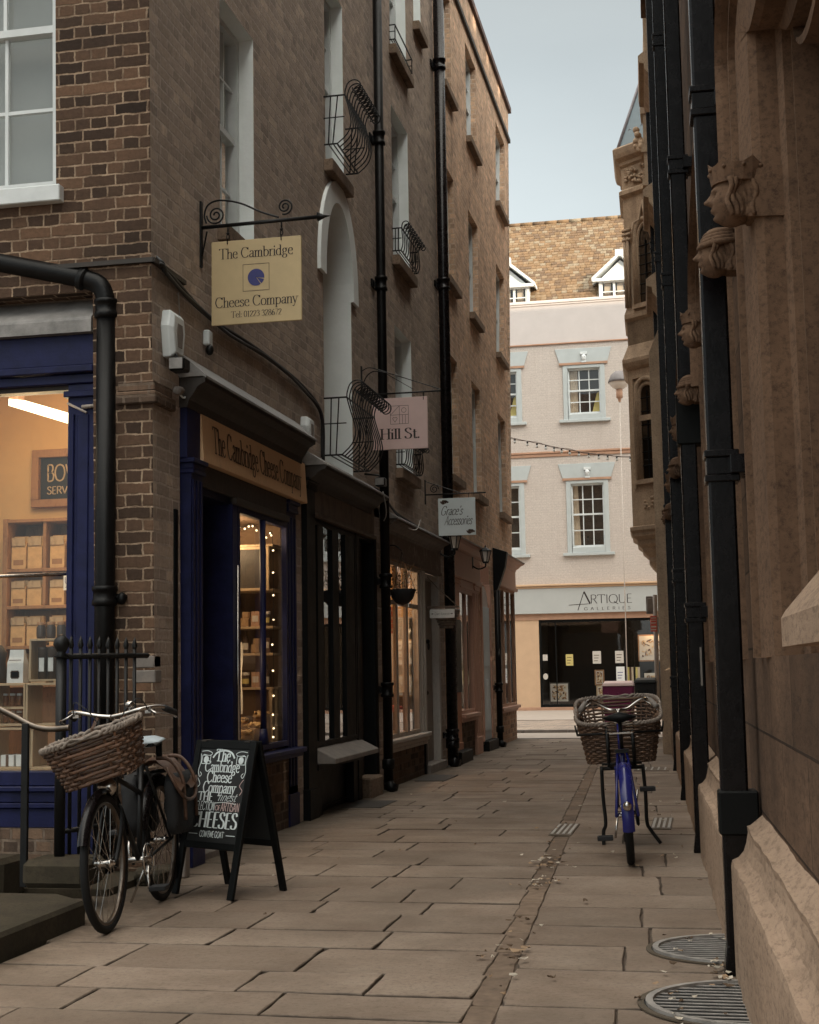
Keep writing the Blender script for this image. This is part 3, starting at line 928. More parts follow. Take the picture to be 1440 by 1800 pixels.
# arch head: brick spandrels between the round head and its rectangular cut
ac, ar, aspr = (arch[0] + arch[1]) / 2, (arch[1] - arch[0]) / 2, 5.0
AH = 0.86
pts = [(ac - ar * math.cos(PI * i / 16), aspr + AH * math.sin(PI * i / 16) ** 0.92) for i in range(17)]
for (a, b), (c, d) in zip(pts, pts[1:]):
    mbw.quad((0, a, b), (0, c, d), (0, c, 5.86), (0, a, 5.86))
    mbr.quad((0, a, b), (0, c, d), (-0.3, c, d), (-0.3, a, b))
for yy in arch: mbr.quad((0, yy, 3.06), (-0.3, yy, 3.06), (-0.3, yy, aspr), (0, yy, aspr))
# ground floor brick: corner pier, strip between shops, party pier
mbw.quad((0, 0, 0), (0, 0.44, 0), (0, 0.44, 3.0), (0, 0, 3.0))
mbw.quad((0, 0.44, 2.9), (0, 10.25, 2.9), (0, 10.25, 3.0), (0, 0.44, 3.0))
for a, b in ((3.13, 3.34), (6.12, 6.6), (9.92, 10.25)):
    mbw.quad((0.0, a, 0), (0.0, b, 0), (0.0, b, 3.0), (0.0, a, 3.0))
mbw.build('side_wall', M['brick_side'], bA, warp=warpA)
mbr.build('niche_reveal', M['reveal'], bA, warp=warpA)
for r_ in REV[:len(wins)]: r_.build('window_reveal', M['reveal'], bA, warp=warpA, recalc=False)
mb = MB()
wall_holes(mb, FW, -5.0, 0.0, 0.0, HA, [(-1.85, -0.66, 4.45, 6.6), (-3.2, -0.405, 0.0, 3.74)], 0.16)
mb.quad((0.0, 0.0, 0), (0.0, 0.0, 0.001), (0.0, 0.001, 0.001), (0.0, 0.001, 0))
mb.build('front_wall', M['brick_front'], bA, warp=warpA)
# worn brick quoins and a few pale patched bricks on the pier
mb = MB()
for x0, x1, z0, z1 in ((-0.135, -0.012, 1.30, 1.375), (-0.15, 0.02, 1.205, 1.285), (-0.02, 0.0, 1.30, 1.375)):
    mb.box(x0, min(x1, 0.006), -0.006, 0.10, z0, z1)
mb.build('patched_brick', M['greystone'], bA, warp=warpA, bev=0.006)
mb = MB()
mb.box(-0.24, 0.035, -0.035, 0.30, 2.98, 3.06); mb.box(-0.23, 0.02, -0.02, 0.28, 3.06, 3.13)
mb.build('brick_offset', M['brick_low'], bA, warp=warpA, bev=0.008)
# roof slab and back so no sky shows through
mb = MB()
mb.quad((-5, 0, HA), (0, 0, HA), (0, 10.25, HA), (-5, 10.25, HA))
mb.quad((-5, 0, 0), (-5, 10.25, 0), (-5, 10.25, HA), (-5, 0, HA))
mb.build('roof', M['lead'], bA, warp=warpA)
# white band round the arch, proud of the brick
mb = MB()
o0, i0 = [], []
BW = 0.20
for i in range(33):
    t = PI * i / 32
    cx, sz = -math.cos(t), math.sin(t)
    o0.append((ac + (ar + BW) * cx, aspr + (AH + 0.20) * max(sz, 0) ** 0.92))
    i0.append((ac + (ar - 0.01) * cx, aspr + (AH - 0.01) * max(sz, 0) ** 0.92))
for i in range(32):
    a, b, c, d = o0[i], o0[i + 1], i0[i + 1], i0[i]
    mb.hexa([(0.0, a[0], a[1]), (0.0, b[0], b[1]), (0.0, c[0], c[1]), (0.0, d[0], d[1]), (0.035, a[0], a[1]), (0.035, b[0], b[1]), (0.035, c[0], c[1]), (0.035, d[0], d[1])])
mb.build('arch_band', M['reveal'], bA)
# plastered niche inside the arch with a smaller arched moulding
mb = MB()
mb.quad((-0.3, arch[0], 3.06), (-0.3, arch[1], 3.06), (-0.3, arch[1], 5.87), (-0.3, arch[0], 5.87))
mb.build('niche_panel', M['render'], bA)
mb = MB()
path = [(-0.28, arch[0] + 0.16, 3.1), (-0.28, arch[0] + 0.16, 4.9)] + [(-0.28, ac - (ar - 0.16) * math.cos(PI * i / 14), 4.9 + 0.62 * math.sin(PI * i / 14)) for i in range(1, 14)] + [(-0.28, arch[1] - 0.16, 4.9), (-0.28, arch[1] - 0.16, 3.1)]
mb.tube(path, 0.03, 6)
mb.build('niche_moulding', M['reveal'], bA)
for i, (a, b, c, d) in enumerate(wins):
    sash(bA, LW, a, b, c, d, 0.15, 3 if b - a > 0.8 else 2, 2, 0.055, 0.02, warpA, 'white', 'glass', 'blind' if i % 2 == 0 else None, 0.52, 0.12, 0.09, 'sill_stone' if i else 'sill_stone')
sash(bA, FW, -1.85, -0.665, 4.45, 6.7, 0.09, 3, 2, 0.05, 0.024, warpA, 'white', 'glass', 'blind', 0.50, 0.11, 0.07, 'white')
# thin brick ledge of slates above the ground floor on the front
mb = MB()
mb.box(-0.86, 0.02, -0.03, 0.02, 3.895, 3.925); mb.box(-0.02, 0.03, -0.02, 0.5, 3.895, 3.925)
mb.build('ledge', M['darkwood'], bA, warp=warpA)

# ------------------------------------------------------------------ far brick building on the left
def warpB(x, y, z):
    if y > 12.5 and z > 6.5:
        y = y + (z - 6.5) * 0.20 * min(1.0, (y - 12.5) / 4.8)
    return (x, y, z)
bB = thing('brick_building', 'warm brown brick building with plain parapet at the far end of the shop row', 'building', (0, 10.25, 0))
YB = 17.35
bw = []
for ya, yb in ((10.88, 11.75), (13.05, 13.95), (15.92, 16.92)):
    for za, zb in ((3.98, 5.75), (6.83, 8.52), (9.72, 11.32)):
        bw.append((ya, yb, za, zb))
mb = MB()
wall_holes(mb, LW, 10.25, YB, 2.9, 12.25, bw, 0.16)
for a, b in ((10.25, 10.55), (13.1, 13.46), (14.42, 15.15)):
    mb.quad((0, a, 0), (0, b, 0), (0, b, 2.9), (0, a, 2.9))
mb.quad((0, YB, 3.0), (-6, YB, 3.0), (-6, YB, 12.25), (0, YB, 12.25))
mb.build('wall', M['brick_far'], bB, warp=warpB)
mb = MB()
mb.quad((-6, 10.25, 12.2), (-0.3, 10.25, 12.2), (-0.3, YB, 12.2), (-6, YB, 12.2))
mb.quad((-0.3, 10.25, 11.6), (-0.3, YB, 11.6), (-0.3, YB, 12.25), (-0.3, 10.25, 12.25))
mb.build('roof', M['lead'], bB, warp=warpB)
mb = MB()
mb.box(-0.34, 0.05, 10.25, YB + 0.1, 12.25, 12.36)
mb.build('coping', M['copingred'], bB, warp=warpB)
mb = MB()
mb.box(-0.05, 0.045, 10.25, YB + 0.04, 11.56, 11.64)
mb.build('string_course', M['darkwood'], bB, warp=warpB)
for i, (a, b, c, d) in enumerate(bw):
    sash(bB, LW, a, b, c, d, 0.12, 3, 2, 0.06, 0.02, warpB, 'white', 'glass_dark', None, 0.5, 0.11, 0.09)
# ------------------------------------------------------------------ shop joinery
def cornice(par, y0, y1, z, pr, h=0.16, mat='darkwood', lead=True, leadh=0.2, name='cornice'):
    # moulded cornice running along y, its ends returned to the wall
    prof = [(0.03, z - h), (0.06, z - h), (0.07, z - h * 0.75), (pr * 0.55, z - h * 0.55), (pr * 0.7, z - h * 0.32), (pr * 0.93, z - h * 0.2), (pr, z - h * 0.18), (pr, z)]
    mb = MB()
    prof2 = prof + [(-0.01, z), (-0.01, z - h)]
    mb.prism(prof2, lambda u, v, t: (u, t, v), y0, y1)
    o = mb.build(name, M[mat], par)
    if lead:
        mb = MB()
        mb.prism([(pr + 0.012, z - 0.012), (pr + 0.012, z + 0.006), (0.01, z + leadh), (-0.01, z + leadh), (-0.01, z + 0.003), (pr - 0.01, z + 0.003)], lambda u, v, t: (u, t, v), y0 - 0.012, y1 + 0.012)
        mb.build('lead_flashing', M['lead'], par)
    return o

def pilaster(par, y0, y1, z0, z1, pr, mat, cap=True, flutes=True, name='pilaster'):
    mb = MB()
    mb.box(-0.02, pr, y0, y1, z0, z1)
    if flutes:
        n = 3
        for i in range(n):
            y = y0 + (y1 - y0) * (i + 0.5) / n
            mb.box(pr - 0.001, pr + 0.010, y - 0.022, y + 0.022, z0 + 0.32, z1 - 0.14)
    mb.box(-0.02, pr + 0.015, y0 - 0.01, y1 + 0.01, z0, z0 + 0.26)
    o = mb.build(name, M[mat], par, bev=0.004)
    if cap:
        c = MB()
        c.box(-0.02, pr + 0.022, y0 - 0.015, y1 + 0.015, z1 - 0.10, z1 - 0.07)
        c.box(-0.02, pr + 0.035, y0 - 0.03, y1 + 0.03, z1 - 0.03, z1)
        c.box(-0.02, pr + 0.018, y0 - 0.01, y1 + 0.01, z1 - 0.07, z1 - 0.03)
        c.build('pilaster_cap', M[mat], o, bev=0.004)
    return o

def shop_window(par, y0, y1, z0, z1, d, mull, mw, mat, gmat='glass', trans=None, md=0.06, name='window_frame', round_m=False, tilt=0.0, pr=0.05):
    # mull: positions, or (position, width) pairs; pr: how far the joinery stands in front of the glass
    mull = [m if isinstance(m, tuple) else (m, mw) for m in mull]
    mb = MB()
    fw = 0.045
    o = -d + pr
    mb.box(-d - 0.03, o, y0, y0 + fw, z0, z1)
    mb.box(-d - 0.03, o, y1 - fw, y1, z0, z1)
    mb.box(-d - 0.03, o, y0 + fw, y1 - fw, z1 - fw, z1)
    mb.box(-d - 0.03, o, y0 + fw, y1 - fw, z0, z0 + fw)
    if trans: mb.box(-d - 0.02, o - 0.003, y0 + fw, y1 - fw, trans - 0.025, trans + 0.025)
    fr = mb.build(name, M[mat], par, bev=0.003)
    for y, w in mull:
        m = MB()
        if round_m:
            m.tube([(-d + 0.02, y, z0 + fw), (-d + 0.02, y, z0 + fw + 0.12)], [w * 0.9, w * 0.55], 8)
            m.tube([(-d + 0.02, y, z0 + fw + 0.12), (-d + 0.02, y, z1 - fw)], w * 0.5, 8)
        else:
            m.box(-d - 0.02, o - 0.002, y - w / 2, y + w / 2, z0 + fw, z1 - fw)
        m.build('mullion', M[mat], fr)
    g = MB()
    es = [(y0 + fw, 0)] + list(mull) + [(y1 - fw, 0)]
    for (a, wa), (b, wb) in zip(es, es[1:]):
        if not round_m: a, b = a + wa / 2, b - wb / 2
        k = (b - a) * tilt
        g.quad((-d + k / 2, a, z0 + fw), (-d - k / 2, b, z0 + fw), (-d - k / 2, b, z1 - fw), (-d + k / 2, a, z1 - fw))
    g.build('glass', M[gmat], fr, recalc=False)
    return fr

# -- cheese shop, side front (navy)
s1 = thing('shopfront', 'navy blue shopfront with a long tan name board and lit display window', 'shopfront', (0, 0.44, 0))
pilaster(s1, 0.44, 0.66, 0, 2.70, 0.065, 'navy')
pilaster(s1, 2.86, 3.13, 0, 2.70, 0.012, 'navy')
part('door_post', M['navy'], s1, lambda m: m.box(-0.62, 0.02, 1.43, 1.55, 0, 2.52), bev=0.004)
mb = MB()
mb.box(-0.68, -0.62, 0.66, 1.43, 0.0, 2.5)
mb.box(-0.62, -0.605, 0.78, 1.32, 0.15, 1.0); mb.box(-0.62, -0.605, 0.78, 1.32, 1.15, 2.35)
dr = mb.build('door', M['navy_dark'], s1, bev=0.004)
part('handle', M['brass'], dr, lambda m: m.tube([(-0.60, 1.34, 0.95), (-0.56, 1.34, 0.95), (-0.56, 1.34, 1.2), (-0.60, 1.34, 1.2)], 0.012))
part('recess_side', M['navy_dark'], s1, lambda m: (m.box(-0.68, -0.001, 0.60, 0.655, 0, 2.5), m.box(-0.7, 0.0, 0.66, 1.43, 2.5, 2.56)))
part('door_step', M['greystone'], s1, lambda m: m.box(-0.62, 0.03, 0.66, 1.43, -0.02, 0.05), bev=0.008)
part('handrail_bar', M['chrome'], s1, lambda m: m.tube([(0.035, 1.50, 0.45), (0.035, 1.50, 2.05)], 0.012))
fb = MB()
fb.prism([(0.0, 2.705), (0.075, 2.71), (0.055, 3.06), (0.0, 3.06)], lambda u, v, t: (u, t, v), 0.66, 3.28)
fas = fb.build('name_board', M['signwood'], s1, bev=0.004)
mb = MB()
write(mb, 'The Cambridge Cheese Company', (0.0745, 0.86, 2.80), (0, 1, 0), (-0.02, 0, 0.35), 0.185, 0.05, 0.13, width=2.25, track=0.01)
mb.build('lettering', M['inkbrown'], fas)
part('fascia', M['navy'], s1, lambda m: (m.box(-0.02, 0.05, 0.40, 0.66, 2.70, 3.08), m.box(-0.02, 0.03, 0.66, 3.28, 3.06, 3.10)), bev=0.004)
part('transom_panel', M['darkwood'], s1, lambda m: (m.box(-0.06, 0.03, 0.66, 2.80, 2.55, 2.705), m.box(-0.04, 0.055, 1.43, 2.80, 2.50, 2.55)), bev=0.004)
cornice(s1, 0.38, 3.16, 3.24, 0.185, 0.2, 'darkwood', True, 0.17)
shop_window(s1, 1.56, 2.86, 0.66, 2.50, 0.0, [2.16], 0.05, 'navy', round_m=True, pr=0.02)
part('sill', M['navy'], s1, lambda m: (m.box(-0.05, 0.11, 1.50, 3.08, 0.60, 0.64), m.box(-0.05, 0.08, 1.50, 3.08, 0.565, 0.60)), bev=0.006)
part('stall_riser', M['brick_low'], s1, lambda m: m.box(-0.10, 0.012, 1.50, 3.13, 0.0, 0.565))
part('alarm_strip', M['black'], s1, lambda m: m.box(-0.02, 0.012, 0.28, 0.335, 0.0, 2.34))

# -- cheese shop, front facing the viewer (navy)
s0 = thing('shopfront', 'navy blue shopfront with a big lit window full of food, facing the viewer', 'shopfront', (-1.2, 0, 0))
def fbox(m, *a): m.box(a[0], a[1], a[2], a[3], a[4], a[5])
part('fascia', M['navy'], s0, lambda m: (m.box(-3.2, -0.408, -0.07, 0.1, 3.265, 3.47), m.box(-3.2, -0.408, -0.10, 0.1, 3.215, 3.262), m.box(-3.2, -0.408, -0.05, 0.1, 3.15, 3.212)), bev=0.006)
mb = MB()
mb.prism([(-0.13, 3.47), (-0.13, 3.55), (-0.125, 3.57), (0.10, 3.74), (0.10, 3.47)], lambda u, v, t: (t, u, v), -3.2, -0.408)
mb.build('lead_roof', M['lead'], s0)
part('pilaster', M['navy'], s0, lambda m: (m.box(-0.61, -0.408, -0.03, 0.12, 0.0, 3.15), m.box(-0.575, -0.56, -0.045, 0, 0.7, 2.95), m.box(-0.54, -0.46, -0.04, 0, 0.7, 2.95), m.box(-0.63, -0.40, -0.06, 0.1, 3.06, 3.10)), bev=0.005)
mb = MB()
mb.box(-3.2, -0.61, -0.02, 0.1, 0.565, 0.655); mb.box(-3.2, -0.61, -0.045, 0.1, 0.53, 0.562); mb.box(-3.2, -0.61, -0.01, 0.1, 0.46, 0.528)
mb.box(-3.2, -0.61, -0.03, 0.1, 0.425, 0.457); mb.box(-3.2, -0.61, 0.0, 0.1, 0.30, 0.422)
mb.build('sill_panel', M['navy'], s0, bev=0.005)
part('stall_riser', M['brick_low'], s0, lambda m: m.box(-3.2, -0.41, 0.005, 0.1, 0.0, 0.30))
g = part('glass', M['glass'], s0, lambda m: m.quad((-3.2, 0.04, 0.655), (-0.61, 0.04, 0.655), (-0.61, 0.04, 3.15), (-3.2, 0.04, 3.15)))
part('transom_rail', M['chrome'], s0, lambda m: m.tube([(-3.2, 0.02, 1.905), (-0.61, 0.02, 1.915)], 0.011))
part('window_head', M['darkwood'], s0, lambda m: m.box(-3.2, -0.61, 0.0, 0.1, 3.12, 3.15))
part('bracket_arm', M['greypole'], s0, lambda m: (m.tube([(-0.60, -0.05, 3.02), (-0.42, -0.16, 2.93)], 0.008), m.tube([(-0.50, -0.05, 2.99), (-0.41, -0.05, 2.995)], 0.014)))

# -- black shop
s2 = thing('shopfront', 'black painted shopfront with narrow tall panes and a grey sloping sill', 'shopfront', (0, 3.33, 0))
pilaster(s2, 3.34, 3.62, 0, 2.95, 0.05, 'black', True, False)
part('fascia', M['brownboard'], s2, lambda m: (m.box(-0.02, 0.05, 3.62, 5.95, 2.66, 2.93), m.box(-0.02, 0.075, 3.62, 5.95, 2.63, 2.665)), bev=0.004)
cornice(s2, 3.32, 5.80, 3.05, 0.235, 0.17, 'darkwood', True, 0.16)
shop_window(s2, 3.64, 5.22, 0.60, 2.62, -0.012, [(3.88, 0.20), (4.42, 0.22), (4.98, 0.36)], 0.05, 'black', tilt=0.078, pr=0.014)
mb = MB()
mb.prism([(-0.05, 0.60), (0.0, 0.60), (0.20, 0.50), (0.20, 0.455), (-0.05, 0.455)], lambda u, v, t: (u, t, v), 3.66, 5.36)
mb.build('sill', M['greystone'], s2, bev=0.006)
part('stall_riser', M['black'], s2, lambda m: (m.box(-0.12, -0.06, 3.62, 5.3, 0, 0.455), m.box(-0.06, 0.03, 3.62, 3.85, 0, 0.455), m.box(-0.06, 0.02, 5.05, 5.30, 0, 0.455), m.box(-0.03, 0.06, 3.62, 5.3, 0.40, 0.452)), bev=0.004)
mb = MB()
mb.box(-0.16, -0.10, 5.36, 6.0, 0.05, 2.60)
for a, b in ((0.2, 0.85), (1.15, 2.4)): mb.box(-0.10, -0.088, 5.46, 5.9, a, b)
dr = mb.build('door', M['darkwood'], s2, bev=0.004)
part('handle', M['brass'], dr, lambda m: (m.ball((-0.035, 5.44, 0.98), 0.034), m.tube([(-0.10, 5.44, 0.98), (-0.04, 5.44, 0.98)], 0.012), m.box(-0.10, -0.085, 5.41, 5.47, 0.82, 1.14)))
part('door_frame', M['black'], s2, lambda m: (m.box(-0.2, 0.03, 5.22, 5.36, 0, 2.63), m.box(-0.2, 0.03, 6.0, 6.13, 0, 2.66), m.box(-0.2, 0.02, 5.36, 6.0, 2.60, 2.63)), bev=0.004)
part('door_step', M['sill_stone'], s2, lambda m: (m.box(-0.1, 0.10, 5.45, 5.98, -0.02, 0.20), ), bev=0.02)

# -- taupe shop
s3 = thing('shopfront', 'weathered taupe shopfront with a peeling bare name board and panelled door', 'shopfront', (0, 6.5, 0))
pilaster(s3, 6.45, 6.62, 0, 2.5, 0.04, 'taupe', True, False)
part('fascia', M['peel'], s3, lambda m: (m.box(-0.02, 0.06, 6.45, 9.75, 2.52, 2.80), m.box(-0.02, 0.075, 6.45, 9.75, 2.48, 2.515)), bev=0.004)
cornice(s3, 6.42, 9.62, 2.90, 0.20, 0.14, 'brownboard', True, 0.12)
shop_window(s3, 6.64, 8.40, 0.52, 2.48, -0.005, [7.15, 7.72], 0.11, 'taupe', trans=2.02, tilt=0.06, pr=0.016)
part('window_post', M['greyframe'], s3, lambda m: [m.box(-0.06, 0.03 + 0.012 * (i % 2), 8.40 + 0.085 * i, 8.485 + 0.085 * i, 0.40, 2.48) for i in range(4)], bev=0.006)
part('sill', M['greyframe'], s3, lambda m: (m.box(-0.05, 0.10, 6.45, 8.72, 0.47, 0.515), m.box(-0.05, 0.07, 6.45, 8.72, 0.42, 0.465), m.box(-0.05, 0.045, 6.45, 8.72, 0.37, 0.415)), bev=0.008)
part('stall_riser', M['brick_low'], s3, lambda m: m.box(-0.1, 0.01, 6.45, 8.66, 0.0, 0.37))
mb = MB()
mb.box(-0.12, -0.06, 8.86, 9.66, 0.12, 2.40)
for a, b in ((0.28, 0.9), (1.1, 2.25)): mb.box(-0.06, -0.045, 8.98, 9.54, a, b)
dr = mb.build('door', M['greydoor'], s3, bev=0.005)
part('knocker', M['iron'], dr, lambda m: (m.ball((-0.03, 9.22, 1.62), 0.03), m.tube([(-0.02 - 0.0, 9.22 + 0.045 * math.sin(t * PI / 6), 1.56 - 0.045 * math.cos(t * PI / 6) ) for t in range(12)], 0.008, closed=True)))
part('handle', M['iron'], dr, lambda m: (m.ball((-0.01, 8.96, 0.98), 0.032), m.box(-0.06, -0.05, 8.92, 9.0, 0.88, 1.08)))
part('door_frame', M['greyframe'], s3, lambda m: (m.box(-0.14, 0.02, 8.76, 8.86, 0.1, 2.48), m.box(-0.14, 0.035, 9.66, 9.74, 0.1, 2.48), m.box(-0.14, 0.02, 9.74, 9.84, 0.1, 2.48), m.box(-0.14, 0.02, 8.86, 9.66, 2.40, 2.46)), bev=0.006)
part('door_step', M['greystone'], s3, lambda m: m.box(-0.14, 0.08, 8.74, 9.84, -0.02, 0.11), bev=0.01)
part('boot_scraper_niche', M['black'], s3, lambda m: m.prism([(8.68, 0.0), (8.78, 0.0), (8.78, 0.34), (8.755, 0.40), (8.705, 0.40), (8.68, 0.34)], lambda u, v, t: (t, u, v), 0.0, 0.03))

# -- orange shop
s4 = thing('shopfront', 'faded orange and salmon shopfront with a black menu panel on its pillar', 'shopfront', (0, 10.5, 0))
pilaster(s4, 10.55, 11.28, 0, 2.56, 0.04, 'orange', True, False)
part('menu_panel', M['black'], s4, lambda m: m.box(0.04, 0.075, 10.74, 11.16, 0.95, 1.95), bev=0.006)
part('fascia', M['salmon'], s4, lambda m: (m.box(-0.02, 0.05, 10.55, 13.2, 2.58, 2.93), m.box(-0.02, 0.07, 10.55, 13.2, 2.54, 2.58)), bev=0.004)
cornice(s4, 10.5, 13.35, 3.06, 0.20, 0.13, 'salmon', True, 0.05)
shop_window(s4, 11.30, 12.55, 0.64, 2.40, -0.01, [11.93], 0.05, 'salmon', tilt=0.05, pr=0.016)
part('window_head', M['salmon'], s4, lambda m: (m.box(-0.05, 0.04, 11.28, 12.57, 2.40, 2.54), m.box(0.04, 0.055, 11.34, 12.5, 2.42, 2.45)), bev=0.004)
pilaster(s4, 12.57, 13.08, 0, 2.54, 0.04, 'salmon', True, True)
part('sill', M['salmon'], s4, lambda m: (m.box(-0.05, 0.11, 11.28, 12.57, 0.58, 0.635), m.box(-0.05, 0.06, 11.28, 12.57, 0.52, 0.575)), bev=0.006)
part('stall_riser', M['brick_low'], s4, lambda m: m.box(-0.1, 0.012, 11.28, 12.57, 0, 0.52))
part('door_step', M['black'], s4, lambda m: m.box(-0.02, 0.17, 10.45, 11.4, -0.02, 0.16), bev=0.01)

# -- pale blue door bay
s45 = thing('doorway', 'pale blue closed door under a plain arched head between two shopfronts', 'door', (0, 13.46, 0))
mb = MB()
mb.box(-0.06, 0.0, 13.50, 14.36, 0.16, 2.25)
mb.box(0.0, 0.012, 13.62, 14.24, 1.3, 2.1); mb.box(0.0, 0.012, 13.62, 14.24, 0.3, 1.1)
mb.build('door', M['palebluedoor'], s45, bev=0.004)
part('door_frame', M['salmon'], s45, lambda m: (m.box(-0.08, 0.03, 13.42, 13.50, 0.1, 2.62), m.box(-0.08, 0.03, 14.36, 14.44, 0.1, 2.62)), bev=0.005)
mb = MB()
ap = [(13.93 - 0.43 * math.cos(PI * i / 12), 2.25 + 0.33 * math.sin(PI * i / 12)) for i in range(13)]
mb.prism(ap, lambda u, v, t: (t, u, v), -0.06, -0.02)
mb.build('fanlight_panel', M['render'], s45)
part('door_step', M['black'], s45, lambda m: m.box(-0.08, 0.10, 13.42, 14.44, -0.02, 0.16), bev=0.01)

# -- corner shop at the far end
s5 = thing('shopfront', 'faded pink corner shopfront at the street end with a low brick base', 'shopfront', (0, 15.15, 0))
part('fascia', M['salmon'], s5, lambda m: (m.box(-0.6, 0.06, 15.15, 17.38, 2.72, 3.02), m.box(-0.6, 0.09, 15.12, 17.42, 2.66, 2.715)), bev=0.005)
cornice(s5, 15.1, 17.42, 3.18, 0.22, 0.16, 'salmon', True, 0.05)
part('end_bracket', M['black'], s5, lambda m: m.prism([(0.0, 2.45), (0.06, 2.55), (0.2, 2.95), (0.24, 3.2), (0.0, 3.28)], lambda u, v, t: (u, t, v), 14.92, 15.1), bev=0.005)
shop_window(s5, 15.2, 17.33, 0.62, 2.66, -0.01, [15.95, 16.65], 0.05, 'terracotta', tilt=0.042, pr=0.016)
part('corner_post', M['black'], s5, lambda m: m.tube([(0.0, 17.33, 0.62), (0.0, 17.33, 2.66)], 0.035, 8))
part('sill', M['salmon'], s5, lambda m: (m.box(-0.5, 0.10, 15.15, 17.40, 0.565, 0.62), m.box(-0.5, 0.05, 15.15, 17.38, 0.52, 0.56)), bev=0.006)
part('stall_riser', M['brick_warm'], s5, lambda m: m.box(-0.5, 0.02, 15.15, 17.36, 0.0, 0.52))
# dark and lit rooms behind the shop windows
def room(name, x0, x1, y0, y1, z0, z1, mat, par):
    m = MB()
    m.quad((x0, y0, z0), (x0, y1, z0), (x0, y1, z1), (x0, y0, z1))
    m.quad((x0, y0, z0), (x1, y0, z0), (x1, y0, z1), (x0, y0, z1))
    m.quad((x0, y1, z0), (x1, y1, z0), (x1, y1, z1), (x0, y1, z1))
    m.quad((x0, y0, z0), (x1, y0, z0), (x1, y1, z0), (x0, y1, z0))
    m.quad((x0, y0, z1), (x1, y0, z1), (x1, y1, z1), (x0, y1, z1))
    return m.build(name, M[mat], par, recalc=False)
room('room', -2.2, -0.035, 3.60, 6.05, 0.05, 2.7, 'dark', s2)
room('room', -2.2, -0.05, 6.50, 8.74, 0.05, 2.5, 'cream', s3)
room('room', -2.2, -0.02, 11.2, 12.6, 0.05, 2.55, 'room_brown', s4)
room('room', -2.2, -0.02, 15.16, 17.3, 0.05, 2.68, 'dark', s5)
room('room', -1.35, -0.06, 1.56, 3.1, 0.55, 2.52, 'room_brown', s1)
m = MB()
for q4 in (((-3.4, 1.52, .45), (-.38, 1.52, .45), (-.38, 1.52, 3.52), (-3.4, 1.52, 3.52)), ((-3.4, .1, .45), (-3.4, 1.52, .45), (-3.4, 1.52, 3.52), (-3.4, .1, 3.52)), ((-.40, .1, .45), (-.40, 1.52, .45), (-.40, 1.52, 3.52), (-.40, .1, 3.52)),
           ((-3.4, .1, .45), (-.38, .1, .45), (-.38, 1.52, .45), (-3.4, 1.52, .45)), ((-3.4, .1, 3.52), (-.38, .1, 3.52), (-.38, 1.52, 3.52), (-3.4, 1.52, 3.52))): m.quad(*q4)
m.build('room', M['cream'], s0, recalc=False)
part('window_board', M['crate'], s0, lambda m: m.box(-3.2, -0.62, 0.10, 0.6, 0.636, 0.654))

# ------------------------------------------------------------------ stone chapel on the right
# local frame: x into the wall, y along the alley, z up; plinth face at x = 0, wall face at x = WX
WX = 0.13
PHI = 0.03908
ch = thing('stone_chapel', 'tall brown stone chapel wall with carved heads and moulded windows', 'chapel', (3.372, 0, 0), PHI)
CHM = FR[ch]
BAYS = [-10.19 + 3.87 * i for i in range(7)] + [15.75]
SILL, SPR, APX, HW = 1.28, 3.62, 0.42, 1.56
def wpath(e, n=14):
    w, h = HW - e, APX - e * 1.1
    p = [(-w, SILL)]
    for i in range(2 * n + 1):
        t = PI * i / (2 * n)
        p.append((-w * math.cos(t), SPR + h * (math.sin(t) ** 0.85) + (0.10 * (1 - abs(math.cos(t))) ** 3)))
    p.append((w, SILL))
    return p
ORD = [(0, .13), (.02, .095), (.055, .095), (.07, .165), (.12, .215), (.19, .205), (.205, .125), (.225, .11), (.50, .135), (.515, .165), (.52, .235), (.60, .25), (.615, .36), (.69, .37), (.705, .27), (.76, .265), (.775, .40), (.86, .44), (.875, .36), (.91, .355), (.925, .5), (1.02, .62)]
TOPZ = 12.6
